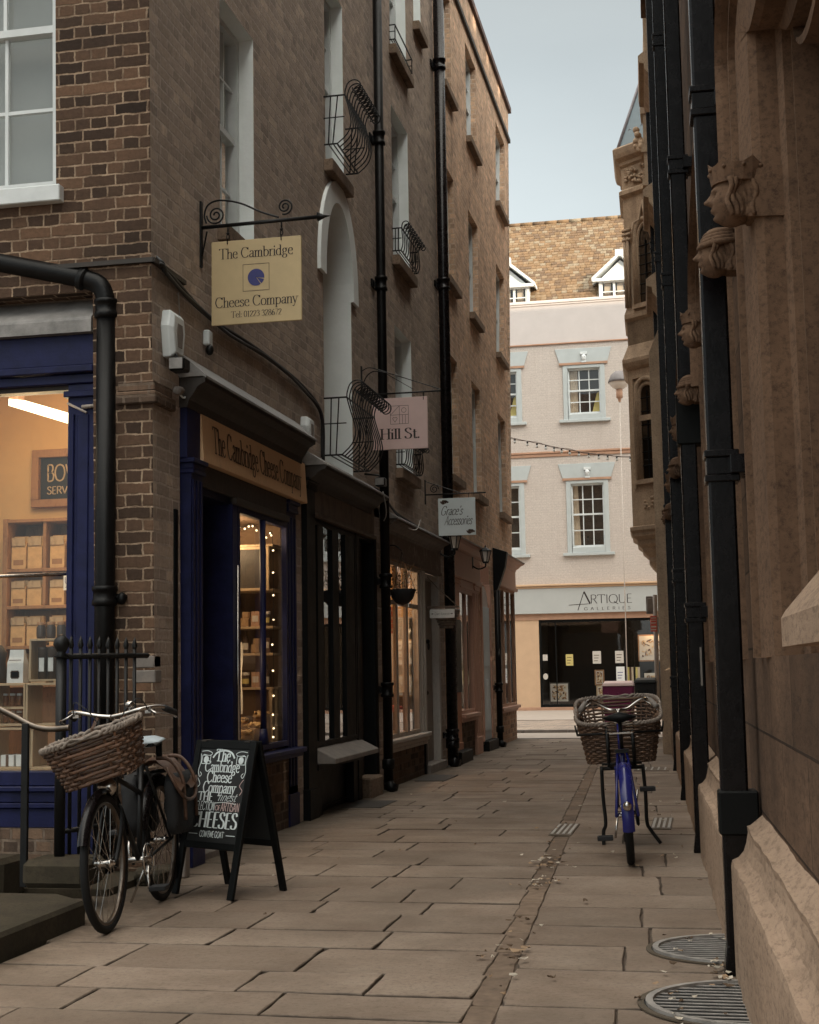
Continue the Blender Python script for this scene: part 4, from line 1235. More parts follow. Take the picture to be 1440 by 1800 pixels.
def head_mesh(mb, c, s=1.0, crown=True):
    # a carved head in profile: it looks out into the alley (-x), chin slightly down
    n, m = 56, 40
    vs = []
    for i in range(m + 1):
        ph = -PI / 2 + PI * i / m
        for j in range(n):
            t = 2 * PI * j / n
            d = Vector((math.cos(ph) * math.cos(t), math.cos(ph) * math.sin(t), math.sin(ph)))
            p = Vector((d.x * 0.105, d.y * 0.080, d.z * 0.135))
            fz = max(0.0, -d.x)
            G1 = lambda v, c0, w: math.exp(-((v - c0) / w) ** 2)
            f = 0.0
            t_ = (0.26 - d.z) / 0.40
            if 0 < t_ <= 1: f += 0.046 * t_ ** 1.2 * G1(d.y, 0, 0.13 + 0.09 * t_) * fz        # nose, long ridge
            elif t_ > 1: f += 0.046 * max(0, 1 - (t_ - 1) * 6) * G1(d.y, 0, 0.22) * fz
            f += 0.013 * G1(d.z, 0.27, 0.07) * G1(abs(d.y), 0.25, 0.35) * fz                  # brow
            f -= 0.024 * G1(abs(d.y), 0.34, 0.15) * G1(d.z, 0.10, 0.10) * fz                  # eye sockets
            f += 0.012 * G1(d.y, 0, 0.26) * (G1(d.z, -0.36, 0.045) + G1(d.z, -0.47, 0.05)) * fz   # lips
            f -= 0.012 * G1(d.y, 0, 0.30) * G1(d.z, -0.56, 0.05) * fz
            f += 0.022 * G1(d.y, 0, 0.36) * G1(d.z, -0.74, 0.13) * fz                         # chin
            f += 0.010 * G1(abs(d.y), 0.58, 0.2) * G1(d.z, -0.10, 0.18) * fz                  # cheek
            p += Vector((-f, 0, 0))
            if d.z < -0.3: p.y *= 1.0 - 0.35 * (-d.z - 0.3)
            p.x -= 0.02 * max(0, -d.z)
            vs.append((c[0] + p.x * s, c[1] + p.y * s, c[2] + p.z * s))
    fs = []
    for i in range(m):
        for j in range(n):
            k = (j + 1) % n
            fs.append((i * n + j, i * n + k, (i + 1) * n + k, (i + 1) * n + j))
    mb.add(vs, fs, True)
    # eyes, hair in curls, head-dress
    for sy in (-1, 1):
        mb.ball((c[0] - 0.078 * s, c[1] + sy * 0.033 * s, c[2] + 0.008 * s), 0.014 * s, 0.017 * s, 0.010 * s, 8, 6)
        for k in range(6):
            a0 = -0.030 + 0.022 * k
            pts = [(c[0] + (a0 + 0.012 * math.sin(j * 1.5 + k)) * s, c[1] + sy * (0.076 + 0.016 * math.cos(k * 0.9) + 0.006 * math.sin(j * 2 + k)) * s, c[2] + (0.075 - 0.036 * j) * s) for j in range(6)]
            mb.tube(catmull(pts, 3), [0.013 * s] * 15 + [0.010 * s], 6)
    if crown:
        cr = [(c[0] + 0.012 * s + math.cos(t * PI / 9) * 0.118 * s, c[1] + math.sin(t * PI / 9) * 0.098 * s, 0) for t in range(18)]
        r0 = [(x, y, c[2] + 0.062 * s) for x, y, _ in cr]
        r1 = [((x - c[0]) * 1.07 + c[0], (y - c[1]) * 1.07 + c[1], c[2] + 0.105 * s) for x, y, _ in cr]
        r2 = [((x - c[0]) * 1.12 + c[0], (y - c[1]) * 1.12 + c[1], c[2] + (0.150 + 0.022 * (1 if i % 3 == 0 else -0.4)) * s) for i, (x, y, _) in enumerate(cr)]
        r3 = [((x - c[0]) * 0.9 + c[0], (y - c[1]) * 0.9 + c[1], c[2] + 0.14 * s) for x, y, _ in cr]
        mb.rings([r0, r1, r2, r3], True, True, True)
        for t in range(9):
            x, y, _ = cr[t * 2]
            mb.ball(((x - c[0]) * 1.12 + c[0], (y - c[1]) * 1.12 + c[1], c[2] + 0.128 * s), 0.010 * s, n=7, m=5)
    else:
        for k in range(4):
            cr = [(c[0] + 0.015 * s + math.cos(t * PI / 9) * (0.115 - 0.012 * k) * s, c[1] + math.sin(t * PI / 9) * (0.097 - 0.01 * k) * s, c[2] + (0.062 + 0.022 * k + 0.012 * math.cos(t * PI / 9)) * s) for t in range(18)]
            mb.tube(cr, 0.020 * s, 6, closed=True)
        mb.ball((c[0] + 0.02 * s, c[1], c[2] + 0.11 * s), 0.10 * s, 0.085 * s, 0.06 * s, 12, 8)
    # corbel block tying it to the wall
    mb.rings([[(c[0] + 0.05 * s, c[1] + a * 0.075 * s, c[2] + b * 0.11 * s) for a, b in ((-1, -1), (1, -1), (1, 1), (-1, 1))], [(c[0] + 0.2, c[1] + a * 0.085 * s, c[2] + b * 0.12 * s) for a, b in ((-1, -1), (1, -1), (1, 1), (-1, 1))]], True, True, True)

wall = MB()
for k, (b0, b1) in enumerate(zip(BAYS, BAYS[1:])):
    c = (b0 + b1) / 2
    if k == len(BAYS) - 2:
        wall.quad((WX, b0, 0), (WX, b1, 0), (WX, b1, TOPZ), (WX, b0, TOPZ))
        continue
    p = wpath(0)
    P = [(c + a, z) for a, z in p]
    wall.quad((WX, b0, 0), (WX, b1, 0), (WX, b1, SILL), (WX, b0, SILL))
    wall.quad((WX, b0, SILL), (WX, P[0][0], SILL), (WX, P[0][0], TOPZ), (WX, b0, TOPZ))
    wall.quad((WX, P[-1][0], SILL), (WX, b1, SILL), (WX, b1, TOPZ), (WX, P[-1][0], TOPZ))
    for (a, z), (a2, z2) in zip(P[1:-1], P[2:-1]):
        wall.quad((WX, a, z), (WX, a2, z2), (WX, a2, TOPZ), (WX, a, TOPZ))
wall.quad((WX, BAYS[-1], 0), (12, BAYS[-1], 0), (12, BAYS[-1], TOPZ), (WX, BAYS[-1], TOPZ))
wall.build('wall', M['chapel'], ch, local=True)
# parapet with unseen merlons added to pattern the sunlight, and a steep roof behind
mb = MB()
mb.box(-0.02, 0.5, BAYS[0], BAYS[-1], TOPZ, TOPZ + 0.2); mb.box(WX, 0.45, BAYS[0], BAYS[-1], TOPZ + 0.2, TOPZ + 0.7)
s = BAYS[0]
while s < BAYS[-1] - 0.8:
    mb.box(WX, 0.45, s, s + 0.9, TOPZ + 0.7, TOPZ + 1.35); s += 1.55
mb.build('parapet', M['chapel'], ch, local=True)
mb = MB()
mb.prism([(0.5, TOPZ), (12, TOPZ), (6.2, TOPZ + 3.5)], lambda u, v, t: (u, t, v), BAYS[0], BAYS[-1])
mb.build('roof', M['lead'], ch, local=True)

for k, (b0, b1) in enumerate(zip(BAYS, BAYS[1:])):
    c = (b0 + b1) / 2
    # plinth: upright face, swept ogee and a steep weathering back to the wall
    prof = [(0.0, 0.0), (0.0, 0.44), (0.004, 0.462), (0.030, 0.475), (0.052, 0.50), (0.064, 0.535), (0.070, 0.575), (0.066, 0.60), (0.080, 0.605), (0.150, 0.665)]
    mb = MB()
    ns = 70
    rings = []
    for i in range(ns + 1):
        y = b0 + 0.15 + (b1 - b0 - 0.18) * i / ns
        rings.append([(x + 0.010 * mnoise.noise(Vector((y * 2.2, z * 3.0, 1.7))) + 0.006 * mnoise.noise(Vector((y * 9.0, z * 11.0, 4.1))), y, z + 0.008 * mnoise.noise(Vector((y * 3.1, x * 20, 9.3)))) for x, z in prof] + [(0.2, y, 0.665), (0.2, y, 0.0)])
    mb.rings(rings, True, True, True)
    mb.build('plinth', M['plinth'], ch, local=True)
    if k == len(BAYS) - 2: continue
    mb = MB()
    R_ = [[(x, c + a, z) for a, z in wpath(e)] for e, x in ORD]
    mb.rings(R_, False)
    su = mb.build('window_surround', M['carved'], ch, local=True)
    mb = MB()
    q = wpath(ORD[-1][0])
    mb.add([(0.63, c + a, z) for a, z in q], [tuple(range(len(q)))])
    mb.build('leaded_window', M['black'], su, local=True, recalc=False)
    mb = MB()
    for z in [1.7 + 0.2 * i for i in range(14)]: mb.tube([(0.60, c - 0.55, z), (0.60, c + 0.55, z)], 0.006, 4)
    for a in (-0.2, 0.2): mb.box(0.52, 0.62, c + a - 0.045, c + a + 0.045, SILL, 4.4)
    mb.build('mullion', M['carved'], su, local=True)
    mb = MB()
    mb.prism([(0.135, 1.31), (0.135, 1.405), (0.15, 1.43), (0.63, 1.98), (0.63, 1.31)], lambda u, v, t: (u, t, v), c - HW + 0.80, c + HW - 0.80)
    mb.build('window_sill', M['plinth'], su, local=True)
    mb = MB()
    HR = [(-.09, .14), (-.09, .085), (-.07, .05), (-.02, .045), (-.008, .07), (0.0, .10), (0.002, .14)]
    rr = []
    for e, x in HR:
        w = [pt for pt in wpath(e)[1:-1]]
        w = [(w[0][0], 3.12)] + w + [(w[-1][0], 3.12)]
        rr.append([(x, c + a, z) for a, z in w])
    mb.rings(rr, False)
    mb.build('hood_mould', M['carved'], su, local=True)
    if k == 0: continue
    for which, (ds, x, z, sz) in enumerate(((0.84, 0.070, 2.97 if k == 1 else 3.38, 0.80), (0.17, 0.035, 2.95 if k == 1 else 3.12, 0.70))):
        mb = MB()
        head_mesh(mb, (x, b1 - ds, z), sz, which == 0)
        o = mb.build('carved_head', M['carved'], ch, local=True)
# buttress and string courses at the far end
mb = MB()
mb.box(-0.12, WX, 12.55, 13.0, 0, 5.9)
mb.prism([(-0.12, 5.9), (WX, 6.5), (WX, 5.9)], lambda u, v, t: (u, t, v), 12.55, 13.0)
mb.build('buttress', M['oriel'], ch, local=True)
for z in (6.75, 8.1, 10.15):
    mb = MB()
    mb.prism([(WX, z - 0.25), (0.06, z - 0.22), (-0.04, z - 0.08), (-0.05, z), (-0.12, z + 0.02), (-0.13, z + 0.12), (-0.08, z + 0.16), (WX, z + 0.30)], lambda u, v, t: (u, t, v), 12.0, 13.7)
    mb.build('string_course', M['oriel'], ch, local=True)

# iron downpipes, square in section, one between each pair of bays
def square_pipe(s, collars, top, label, box=None, mat='pipe_chapel'):
    t = thing('drainpipe', label, 'drainpipe', matrix=CHM @ Matrix.Translation((0, s, 0)), group='square iron downpipes on the chapel wall')
    a = -0.030
    mb = MB()
    mb.box(a, 0.080, 0.0, 0.115, 0.10, top)
    mb.build('pipe', M[mat], t, local=True, bev=0.010)
    mb = MB()
    mb.prism([(a, 0.12), (0.02, 0.12), (0.02, 0.0), (a - 0.015, 0.0)], lambda u, v, tt: (u, tt, v), 0.0, 0.115)
    mb.build('shoe', M[mat], t, local=True, bev=0.006)
    for z in collars:
        m = MB()
        for zz, o, h in ((z, 0.014, 0.03), (z + 0.03, 0.006, 0.075), (z + 0.105, 0.014, 0.03)):
            m.box(a - o, 0.10, -o, 0.115 + o, zz, zz + h)
        m.box(0.06, 0.14, -0.045, 0.16, z + 0.03, z + 0.11)
        m.build('collar', M[mat], t, local=True, bev=0.004)
    if box:
        z0, z1, w = box
        m = MB(); m.box(a - w, 0.12, -w, 0.115 + w, z0, z1)
        m.build('access_box', M['black'], t, local=True, bev=0.008)
    return t
square_pipe(-2.47, (2.02, 3.62), 9.0, 'square iron drainpipe nearest the viewer on the stone wall, beside a crowned head', (0.56, 0.74, 0.012))
square_pipe(1.40, (1.55, 4.72, 6.6), 9.5, 'square iron drainpipe with a tall black hopper box, second along the stone wall', (2.78, 3.18, 0.02))
square_pipe(5.27, (2.05, 4.95, 7.4), 10, 'square iron drainpipe third along the stone wall, behind the hopper box', None)
square_pipe(9.14, (1.0, 3.1, 6.3), 10, 'square iron drainpipe fourth along the stone wall', None)
square_pipe(13.01, (1.2, 4.4, 7.6), 9.8, 'farthest square iron drainpipe on the stone wall, next to the oriel', None)

# thin pale strip (old bracket) left on the wall, as in the picture
mb = MB(); mb.box(0.0, 0.012, 0, 0.03, 0, 0.26)
o = mb.build('metal_strip', M['greystone']); o.matrix_world = CHM @ Matrix.Translation((0.045, 1.36, 1.12)); FR[o] = o.matrix_world.copy()
tag(o, 'short pale metal strip fixed upright to the second black drainpipe', 'strip')

# ------------------------------------------------------------------ oriel building at the street corner
ob = thing('oriel_building', 'stone building with a projecting carved oriel and blue slate spire roof', 'building', (2.9, 16.3, 0))
mb = MB()  # alley wall plus an unseen tall block, raised to shade the house opposite
mb.quad((2.80, 15.85, 0), (2.62, 19.6, 0), (2.62, 19.6, 13.2), (2.80, 15.85, 13.2))
mb.quad((2.62, 19.6, 0), (30, 19.6, 0), (30, 19.6, 18.2), (2.62, 19.6, 13.2))
mb.quad((2.80, 15.85, 0), (30, 15.85, 0), (30, 15.85, 18.2), (2.80, 15.85, 13.2))
mb.quad((2.80, 15.85, 13.2), (2.62, 19.6, 13.2), (30, 19.6, 18.2), (30, 15.85, 18.2))
mb.quad((7.0, 15.85, 13.0), (7.0, 19.6, 13.0), (7.0, 19.6, 18.4), (7.0, 15.85, 18.4))
mb.quad((7.0, 15.85, 18.4), (30, 15.85, 18.4), (30, 19.6, 18.4), (7.0, 19.6, 18.4))
mb.quad((7.0, 19.6, 13.0), (30, 19.6, 13.0), (30, 19.6, 18.4), (7.0, 19.6, 18.4))
mb.build('wall', M['oriel'], ob)
OP = [(2.96, 16.36), (2.24, 16.93), (2.20, 18.15), (2.90, 18.75)]
def oring(z, off):
    out = []
    n = len(OP)
    for i, (x, y) in enumerate(OP):
        nn = Vector((0, 0))
        for a, b in ((i - 1, i), (i, i + 1)):
            if a < 0 or b >= n: continue
            d = Vector((OP[b][0] - OP[a][0], OP[b][1] - OP[a][1])).normalized()
            nn += Vector((-d.y, d.x)) * (-1)
        nn = Vector((-abs(nn.x) if i in (1, 2) else nn.x, nn.y))
        cx = Vector((x - 2.9, y - 17.55)).normalized()
        k = off
        out.append((x + cx.x * k, y + cx.y * k, z))
    out.append((3.2, 18.9, z)); out.append((3.2, 16.2, z))
    return out
def oloft(name, prof, mat='oriel', par=ob):
    mb = MB()
    mb.rings([oring(z, o) for z, o in prof], True, True, True)
    return mb.build(name, M[mat], par)
body = oloft('oriel', [(3.72, 0.0), (6.55, 0.0)])
oloft('corbel', [(2.88, -0.62), (3.02, -0.45), (3.05, -0.42), (3.12, -0.36), (3.2, -0.36), (3.30, -0.22), (3.36, -0.20), (3.42, -0.10), (3.50, -0.10), (3.56, 0.02), (3.62, 0.02), (3.66, 0.07), (3.72, 0.07), (3.74, 0.0)])
oloft('oriel_upper', [(6.95, -0.03), (9.75, -0.03)])
oloft('string_course', [(6.55, 0.0), (6.60, 0.07), (6.68, 0.12), (6.74, 0.12), (6.80, 0.08), (7.0, -0.02), (7.02, -0.03), (7.45, -0.03), (7.50, 0.03), (7.58, 0.03), (7.70, -0.02)])
oloft('frieze', [(9.75, -0.03), (9.80, 0.06), (9.87, 0.06), (9.92, -0.01), (10.32, -0.01), (10.36, 0.04), (10.42, 0.04), (10.48, 0.13), (10.55, 0.16), (10.64, 0.18), (10.68, 0.14)])
mb = MB()
base = oring(10.66, 0.06)
apex = (3.25, 17.55, 13.9)
mb.add(base + [apex], [(i, (i + 1) % len(base), len(base)) for i in range(len(base))])
rf = mb.build('slate_roof', M['slate'], ob)
mb = MB()
for i in (0, 1, 2):
    a, b = Vector(base[i]), Vector(apex)
    mb.tube([a.lerp(b, t / 4) for t in range(5)], 0.035, 6)
for i in range(3):
    a, b = Vector(base[0]).lerp(Vector(apex), 0.12 + 0.22 * i), Vector(base[1]).lerp(Vector(apex), 0.12 + 0.22 * i)
    mb.tube([a.lerp(b, t / 12) + Vector((0, 0, -0.05 * abs(math.sin(t * PI / 2)))) for t in range(13)], 0.012, 5)
mb.build('hip_roll', M['slate_hip'], rf)
# openings on the face turned to the alley: local u along that face
fa, fb_ = Vector((OP[1][0], OP[1][1], 0)), Vector((OP[0][0], OP[0][1], 0))
fu = (fb_ - fa).normalized(); fn = Vector((fu.y, -fu.x, 0))
OF = lambda u, d, z: tuple(fa + fu * u - fn * d + Vector((0, 0, z)))
def tracery(u0, u1, z0, z1, ogee, name):
    mb = MB()
    c = (u0 + u1) / 2; w = (u1 - u0) / 2
    zs = z1 - w * (1.7 if ogee else 1.0)
    pth = [(u0, z0)] + [(c - w * math.cos(PI * i / 16), zs + (z1 - zs) * (math.sin(PI * i / 16) ** (0.8))) for i in range(17)] + [(u1, z0)]
    mb.tube([OF(a, -0.035, z) for a, z in pth], 0.05, 6)
    pth2 = [(c + (a - c) * 0.78, z0 + (z - z0) * 0.95) for a, z in pth]
    mb.tube([OF(a, -0.015, z) for a, z in pth2], 0.035, 6)
    if ogee:
        mb.tube([OF(c - w * 1.15, -0.05, zs), OF(c - w * 0.9, -0.05, zs + 0.35), OF(c - w * 0.3, -0.05, z1 - 0.02), OF(c, -0.05, z1 + 0.30), OF(c + w * 0.3, -0.05, z1 - 0.02), OF(c + w * 0.9, -0.05, zs + 0.35), OF(c + w * 1.15, -0.05, zs)], 0.045, 6)
    mb.box(u0 - 0.08, u1 + 0.08, -0.07, 0.0, z0 - 0.08, z0, OF)
    if not ogee: mb.box(u0, u1, -0.05, 0.0, z0 + (z1 - z0) * 0.58, z0 + (z1 - z0) * 0.58 + 0.10, OF)
    o = mb.build(name, M['oriel'], ob)
    g = MB()
    q2 = [(c + (a - c) * 0.74, z0 + (z - z0) * 0.93) for a, z in pth]
    g.add([OF(a, -0.006, z) for a, z in q2], [tuple(range(len(q2)))])
    g.build('leaded_glass', M['glass_ref'] if 'glass_ref' in M else M['glass_dark'], o, recalc=False)
    g = MB()
    g.add([OF(a, -0.003, z) for a, z in q2], [tuple(range(len(q2)))])
    g.build('room_backing', M['room_brown'], o, recalc=False)
    b = MB()
    for i in range(1, 7):
        z = z0 + (zs - z0) * i / 6.5
        b.tube([OF(u0 + w * 0.26, -0.02, z), OF(u1 - w * 0.26, -0.02, z)], 0.010, 4)
    b.tube([OF(c, -0.02, z0), OF(c, -0.02, zs)], 0.012, 4)
    b.build('glazing_bar', M['iron'], o)
    return o
tracery(0.30, 0.76, 7.72, 9.25, True, 'upper_window')
tracery(0.22, 0.66, 4.55, 6.35, False, 'lower_window')
mb = MB()
mb.box(0.10, 0.80, -0.05, 0.0, 6.38, 6.44, OF); mb.box(0.10, 0.15, -0.05, 0.0, 4.4, 6.38, OF)
mb.build('panel_moulding', M['oriel'], ob)
mb = MB()
for a in (0.06, 0.13): mb.tube([OF(a, -0.03, 7.7), OF(a, -0.03, 9.0)], 0.03, 6)
for z in (8.95, 9.05, 9.13): mb.tube([OF(0.02, -0.03, z), OF(0.2, -0.03, z)], 0.035, 6)
mb.build('angle_shaft', M['oriel'], ob)
for n_, u0, ur, d0, dr, z0, zr, r_ in ((40, 0.12, 0.62, 0.03, 0.0, 9.96, 0.3, 0.035), (14, 0.25, 0.35, 0.0, 0.0, 4.0, 0.28, 0.035), (18, 0.55, 0.25, 0.14, 0.08, 10.45, 0.4, 0.06)):
    mb = MB()
    for i in range(n_): mb.ball(OF(u0 + random.random() * ur, -d0 - random.random() * dr, z0 + random.random() * zr), r_, r_ * 0.8, r_, 7, 5)
    mb.build('carving', M['oriel'], ob)
# stone pinnacle rising behind the pipes
mb = MB()
mb.box(2.70, 3.0, 15.85, 16.25, 9.0, 12.0)
for z in (9.6, 10.2, 10.9, 11.6): mb.box(2.66 - 0.0, 3.0, 15.82, 16.3, z, z + 0.12)
mb.box(2.76, 3.0, 15.9, 16.2, 12.0, 13.6)
mb.build('pinnacle', M['oriel'], ob)

# ------------------------------------------------------------------ pale town house across the street
fh = thing('town_house', 'pale pink painted brick town house with blue trimmed sash windows and art shop below', 'building', (0.2, FY, 0))
cols = [-2.27, 0.21, 2.69, 5.17, 7.65, -4.75]
holes = []
for c in cols:
    holes += [(c - 0.62, c + 0.62, 8.58, 10.22), (c - 0.62, c + 0.62, 4.62, 6.76)]
mb = MB()
wall_holes(mb, FC, -10, 14, 3.6, 12.15, holes, 0.14)
mb.build('wall', M['facade'], fh)
mb = MB()
mb.box(-10, 14, -0.012, 0.0, 10.93, 12.1, FC)
mb.build('parapet_render', M['render'], fh)
mb = MB()
mb.box(-10, 14, -0.06, 0.35, 12.15, 12.24, FC); mb.box(-10, 14, -0.035, 0.0, 12.09, 12.147, FC)
mb.build('parapet_coping', M['render'], fh, bev=0.008)
mb = MB()
mb.box(-10, 14, -0.045, 0.0, 10.88, 10.925, FC)
mb.box(-10, 14, -0.055, 0.0, 7.60, 7.66, FC); mb.box(-10, 14, -0.03, 0.0, 7.50, 7.597, FC)
mb.build('string_course', M['terracotta'], fh, bev=0.008)
for i, c in enumerate(cols):
    for z0, z1 in ((8.58, 10.22), (4.62, 6.76)):
        w = sash(fh, FC, c - 0.48, c + 0.48, z0 + 0.16, z1 - 0.10, 0.10, 3, 2, 0.045, 0.030, None, 'white', 'glass', None, 0.52)
        m = MB()
        m.box(c - 0.62, c - 0.48, -0.035, 0.12, z0, z1, FC); m.box(c + 0.48, c + 0.62, -0.035, 0.12, z0, z1, FC)
        m.box(c - 0.48, c + 0.48, -0.035, 0.12, z1 - 0.10, z1, FC); m.box(c - 0.48, c + 0.48, -0.035, 0.12, z0, z0 + 0.16, FC)
        m.build('architrave', M['trimblue'], w, bev=0.008)
        m = MB()
        m.box(c - 0.75, c + 0.75, -0.10, 0.0, z0 - 0.09, z0 - 0.003, FC)
        m.build('sill', M['trimblue'], w, bev=0.008)
        m = MB()
        zt = z1 + 0.04
        m.prism([(c - 0.70, zt), (c + 0.70, zt), (c + 0.84, zt + 0.46), (c - 0.84, zt + 0.46)], lambda u, v, t: FC(u, t, v), -0.03, 0.0)
        m.build('lintel', M['trimblue'], w, bev=0.006)
        m = MB()
        m.box(c - 0.72, c + 0.72, -0.06, -0.0301, z1 + 0.003, zt + 0.03, FC)
        m.build('hood', M['terracotta'], w)
        m = MB()
        m.ball(FC(c + 0.02, -0.06, zt + 0.17), 0.075, 0.05, 0.10, 9, 7); m.box(c - 0.08, c + 0.12, -0.08, -0.03, zt + 0.26, zt + 0.34, FC)
        m.box(c - 0.05, c + 0.09, -0.07, -0.03, zt + 0.02, zt + 0.08, FC)
        for e in (-0.028, 0.065): m.ball(FC(c + e, -0.105, zt + 0.19), 0.018, n=6, m=5)
        m.build('keystone', M['white'], w)
        cu = MB()
        n = 10
        wd = 0.26 if z0 > 6 else 0.22
        row = [(c - 0.46 + wd * i / n, 0.20 + 0.02 * (i % 2)) for i in range(n + 1)]
        for (a, d), (b, e) in zip(row, row[1:]):
            cu.quad(FC(a, d, z0 + 0.2), FC(b, e, z0 + 0.2), FC(b - (0.05 if z0 < 6 else 0), e, z1 - 0.12), FC(a - (0.05 if z0 < 6 else 0), d, z1 - 0.12))
        cu.build('curtain', M['curtain'], w)
        if z0 > 6:
            cu = MB(); cu.prism([(c + 0.20, z0 + 0.2), (c + 0.46, z0 + 0.2), (c + 0.46, z0 + 0.86), (c + 0.36, z0 + 0.80)], lambda u, v, t: FC(u, t, v), 0.19, 0.2)
            cu.build('lamp_shade', M['yellow'], w)
# ground floor
mb = MB(); mb.box(-10, 14, -0.12, 0.0, 3.60, 3.66, FC); mb.box(-10, 14, -0.17, 0.0, 3.66, 3.72, FC)
mb.build('cornice', M['tan'], fh, bev=0.01)
fas = part('fascia', M['fasciapale'], fh, lambda m: m.box(-10, 14, -0.10, 0.1, 2.86, 3.597, FC), bev=0.006)
mb = MB()
o = FC(0.02, -0.104, 3.12)
write(mb, 'RTIQUE', FC(0.20, -0.104, 3.12), (1, 0, 0), (0, 0, 1), 0.25, 0.05, 0.075, serif=False, width=1.22)
P2 = lambda u, z: FC(u, -0.104, z)
for a, b, w in (((-0.16, 2.93), (0.03, 3.47), 0.022), ((0.03, 3.47), (0.20, 3.12), 0.045), ((-0.42, 3.09), (0.20, 3.115), 0.016)):
    d = Vector((b[0] - a[0], 0, b[1] - a[1])).normalized(); nn = Vector((d.z, 0, -d.x)) * w / 2
    pa, pb = Vector(P2(*a)), Vector(P2(*b))
    mb.quad(pa + nn, pb + nn, pb - nn, pa - nn)
write(mb, 'GALLERIES', FC(0.02, -0.104, 2.93), (1, 0, 0), (0, 0, 1), 0.085, 0.08, 0.10, serif=False, width=1.42, track=0.62)
mb.build('lettering', M['ink'], fas)
part('soffit', M['terracotta'], fh, lambda m: m.box(-10, 14, -0.02, 0.3, 2.68, 2.857, FC))
part('pier', M['tan'], fh, lambda m: (m.box(-10, -1.33, 0.0, 0.3, 0.14, 2.678, FC),))
part('plinth_course', M['terracotta'], fh, lambda m: (m.box(-10, 14, -0.03, 0.3, 0.0, 0.137, FC)), bev=0.006)
sw = part('shop_window', M['black'], fh, lambda m: (m.box(-1.33, -1.27, 0.0, 0.3, 0.14, 2.678, FC), m.box(-1.27, 9, 0.02, 0.1, 0.14, 0.22, FC), m.box(-1.27, 9, 0.02, 0.1, 2.60, 2.678, FC), m.box(4.2, 4.26, 0.02, 0.1, 0.22, 2.6, FC), m.box(-0.86, -0.83, 0.02, 0.1, 0.22, 2.6, FC)), bev=0.004)
part('glass', M['glass'], sw, lambda m: m.quad(FC(-1.27, 0.06, 0.2), FC(9, 0.06, 0.2), FC(9, 0.06, 2.62), FC(-1.27, 0.06, 2.62)))
room2 = MB()
for q4 in (((-1.3, 2.2, 0.1), (9, 2.2, 0.1), (9, 2.2, 2.7), (-1.3, 2.2, 2.7)), ((-1.3, 0.3, 0.12), (9, 0.3, 0.12), (9, 2.2, 0.12), (-1.3, 2.2, 0.12)), ((-1.3, 0.3, 2.69), (9, 0.3, 2.69), (9, 2.2, 2.69), (-1.3, 2.2, 2.69)), ((-1.3, 0.3, 0.1), (-1.3, 2.2, 0.1), (-1.3, 2.2, 2.7), (-1.3, 0.3, 2.7)), ((9, 0.3, 0.1), (9, 2.2, 0.1), (9, 2.2, 2.7), (9, 0.3, 2.7))):
    room2.quad(*[FC(*p) for p in q4])
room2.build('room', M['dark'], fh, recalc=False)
# tiled roof in real overlapping courses
mb = MB()
RY0, RZ0, SL = FY + 0.40, 12.10, 1.08
for r in range(33):
    y0 = RY0 + r * 0.105; z0 = RZ0 + r * 0.105 * SL
    x = -6.0 - (0.12 if r % 2 else 0) - random.random() * 0.05
    while x < 9:
        w = 0.175 * random.uniform(0.85, 1.1)
        h = random.uniform(-0.006, 0.010)
        mb.hexa([(x, y0, z0 + h), (x + w - 0.008, y0, z0 + h), (x + w - 0.008, y0 + 0.14, z0 + 0.14 * SL - 0.03), (x, y0 + 0.14, z0 + 0.14 * SL - 0.03),
                 (x, y0, z0 + 0.034 + h), (x + w - 0.008, y0, z0 + 0.034 + h), (x + w - 0.008, y0 + 0.14, z0 + 0.14 * SL + 0.004), (x, y0 + 0.14, z0 + 0.14 * SL + 0.004)])
        x += w
mb.build('tiled_roof', M['tile'], fh, recalc=False)
RTY = RY0 + 33 * 0.105; RTZ = RZ0 + 33 * 0.105 * SL
mb = MB()
mb.quad((-10, RY0 + 0.05, RZ0 - 0.05), (14, RY0 + 0.05, RZ0 - 0.05), (14, RTY + 0.05, RTZ - 0.05), (-10, RTY + 0.05, RTZ - 0.05))
mb.quad((-10, RTY + 0.05, RTZ - 0.05), (14, RTY + 0.05, RTZ - 0.05), (14, RTY + 4, 11), (-10, RTY + 4, 11))
mb.quad((-10, FY, 12), (-10, RTY + 0.05, RTZ - 0.05), (-10, RTY + 4, 11), (-10, RTY, 11))
mb.quad((14, FY, 12), (14, RTY + 0.05, RTZ - 0.05), (14, RTY + 4, 11), (14, RTY, 11))
mb.build('roof_deck', M['terracotta'], fh, recalc=False)
part('ridge', M['tile'], fh, lambda m: [m.tube([(-6 + 0.4 * i, RTY + 0.02, RTZ + 0.02), (-6 + 0.4 * i + 0.39, RTY + 0.02, RTZ + 0.02)], 0.09, 8) for i in range(38)])
part('chimney', M['brick_far'], fh, lambda m: (m.box(4.2, 5.6, RTY - 1.0, RTY - 0.2, 13.6, 18.2), m.box(4.1, 5.7, RTY - 1.1, RTY - 0.1, 17.9, 18.1)))
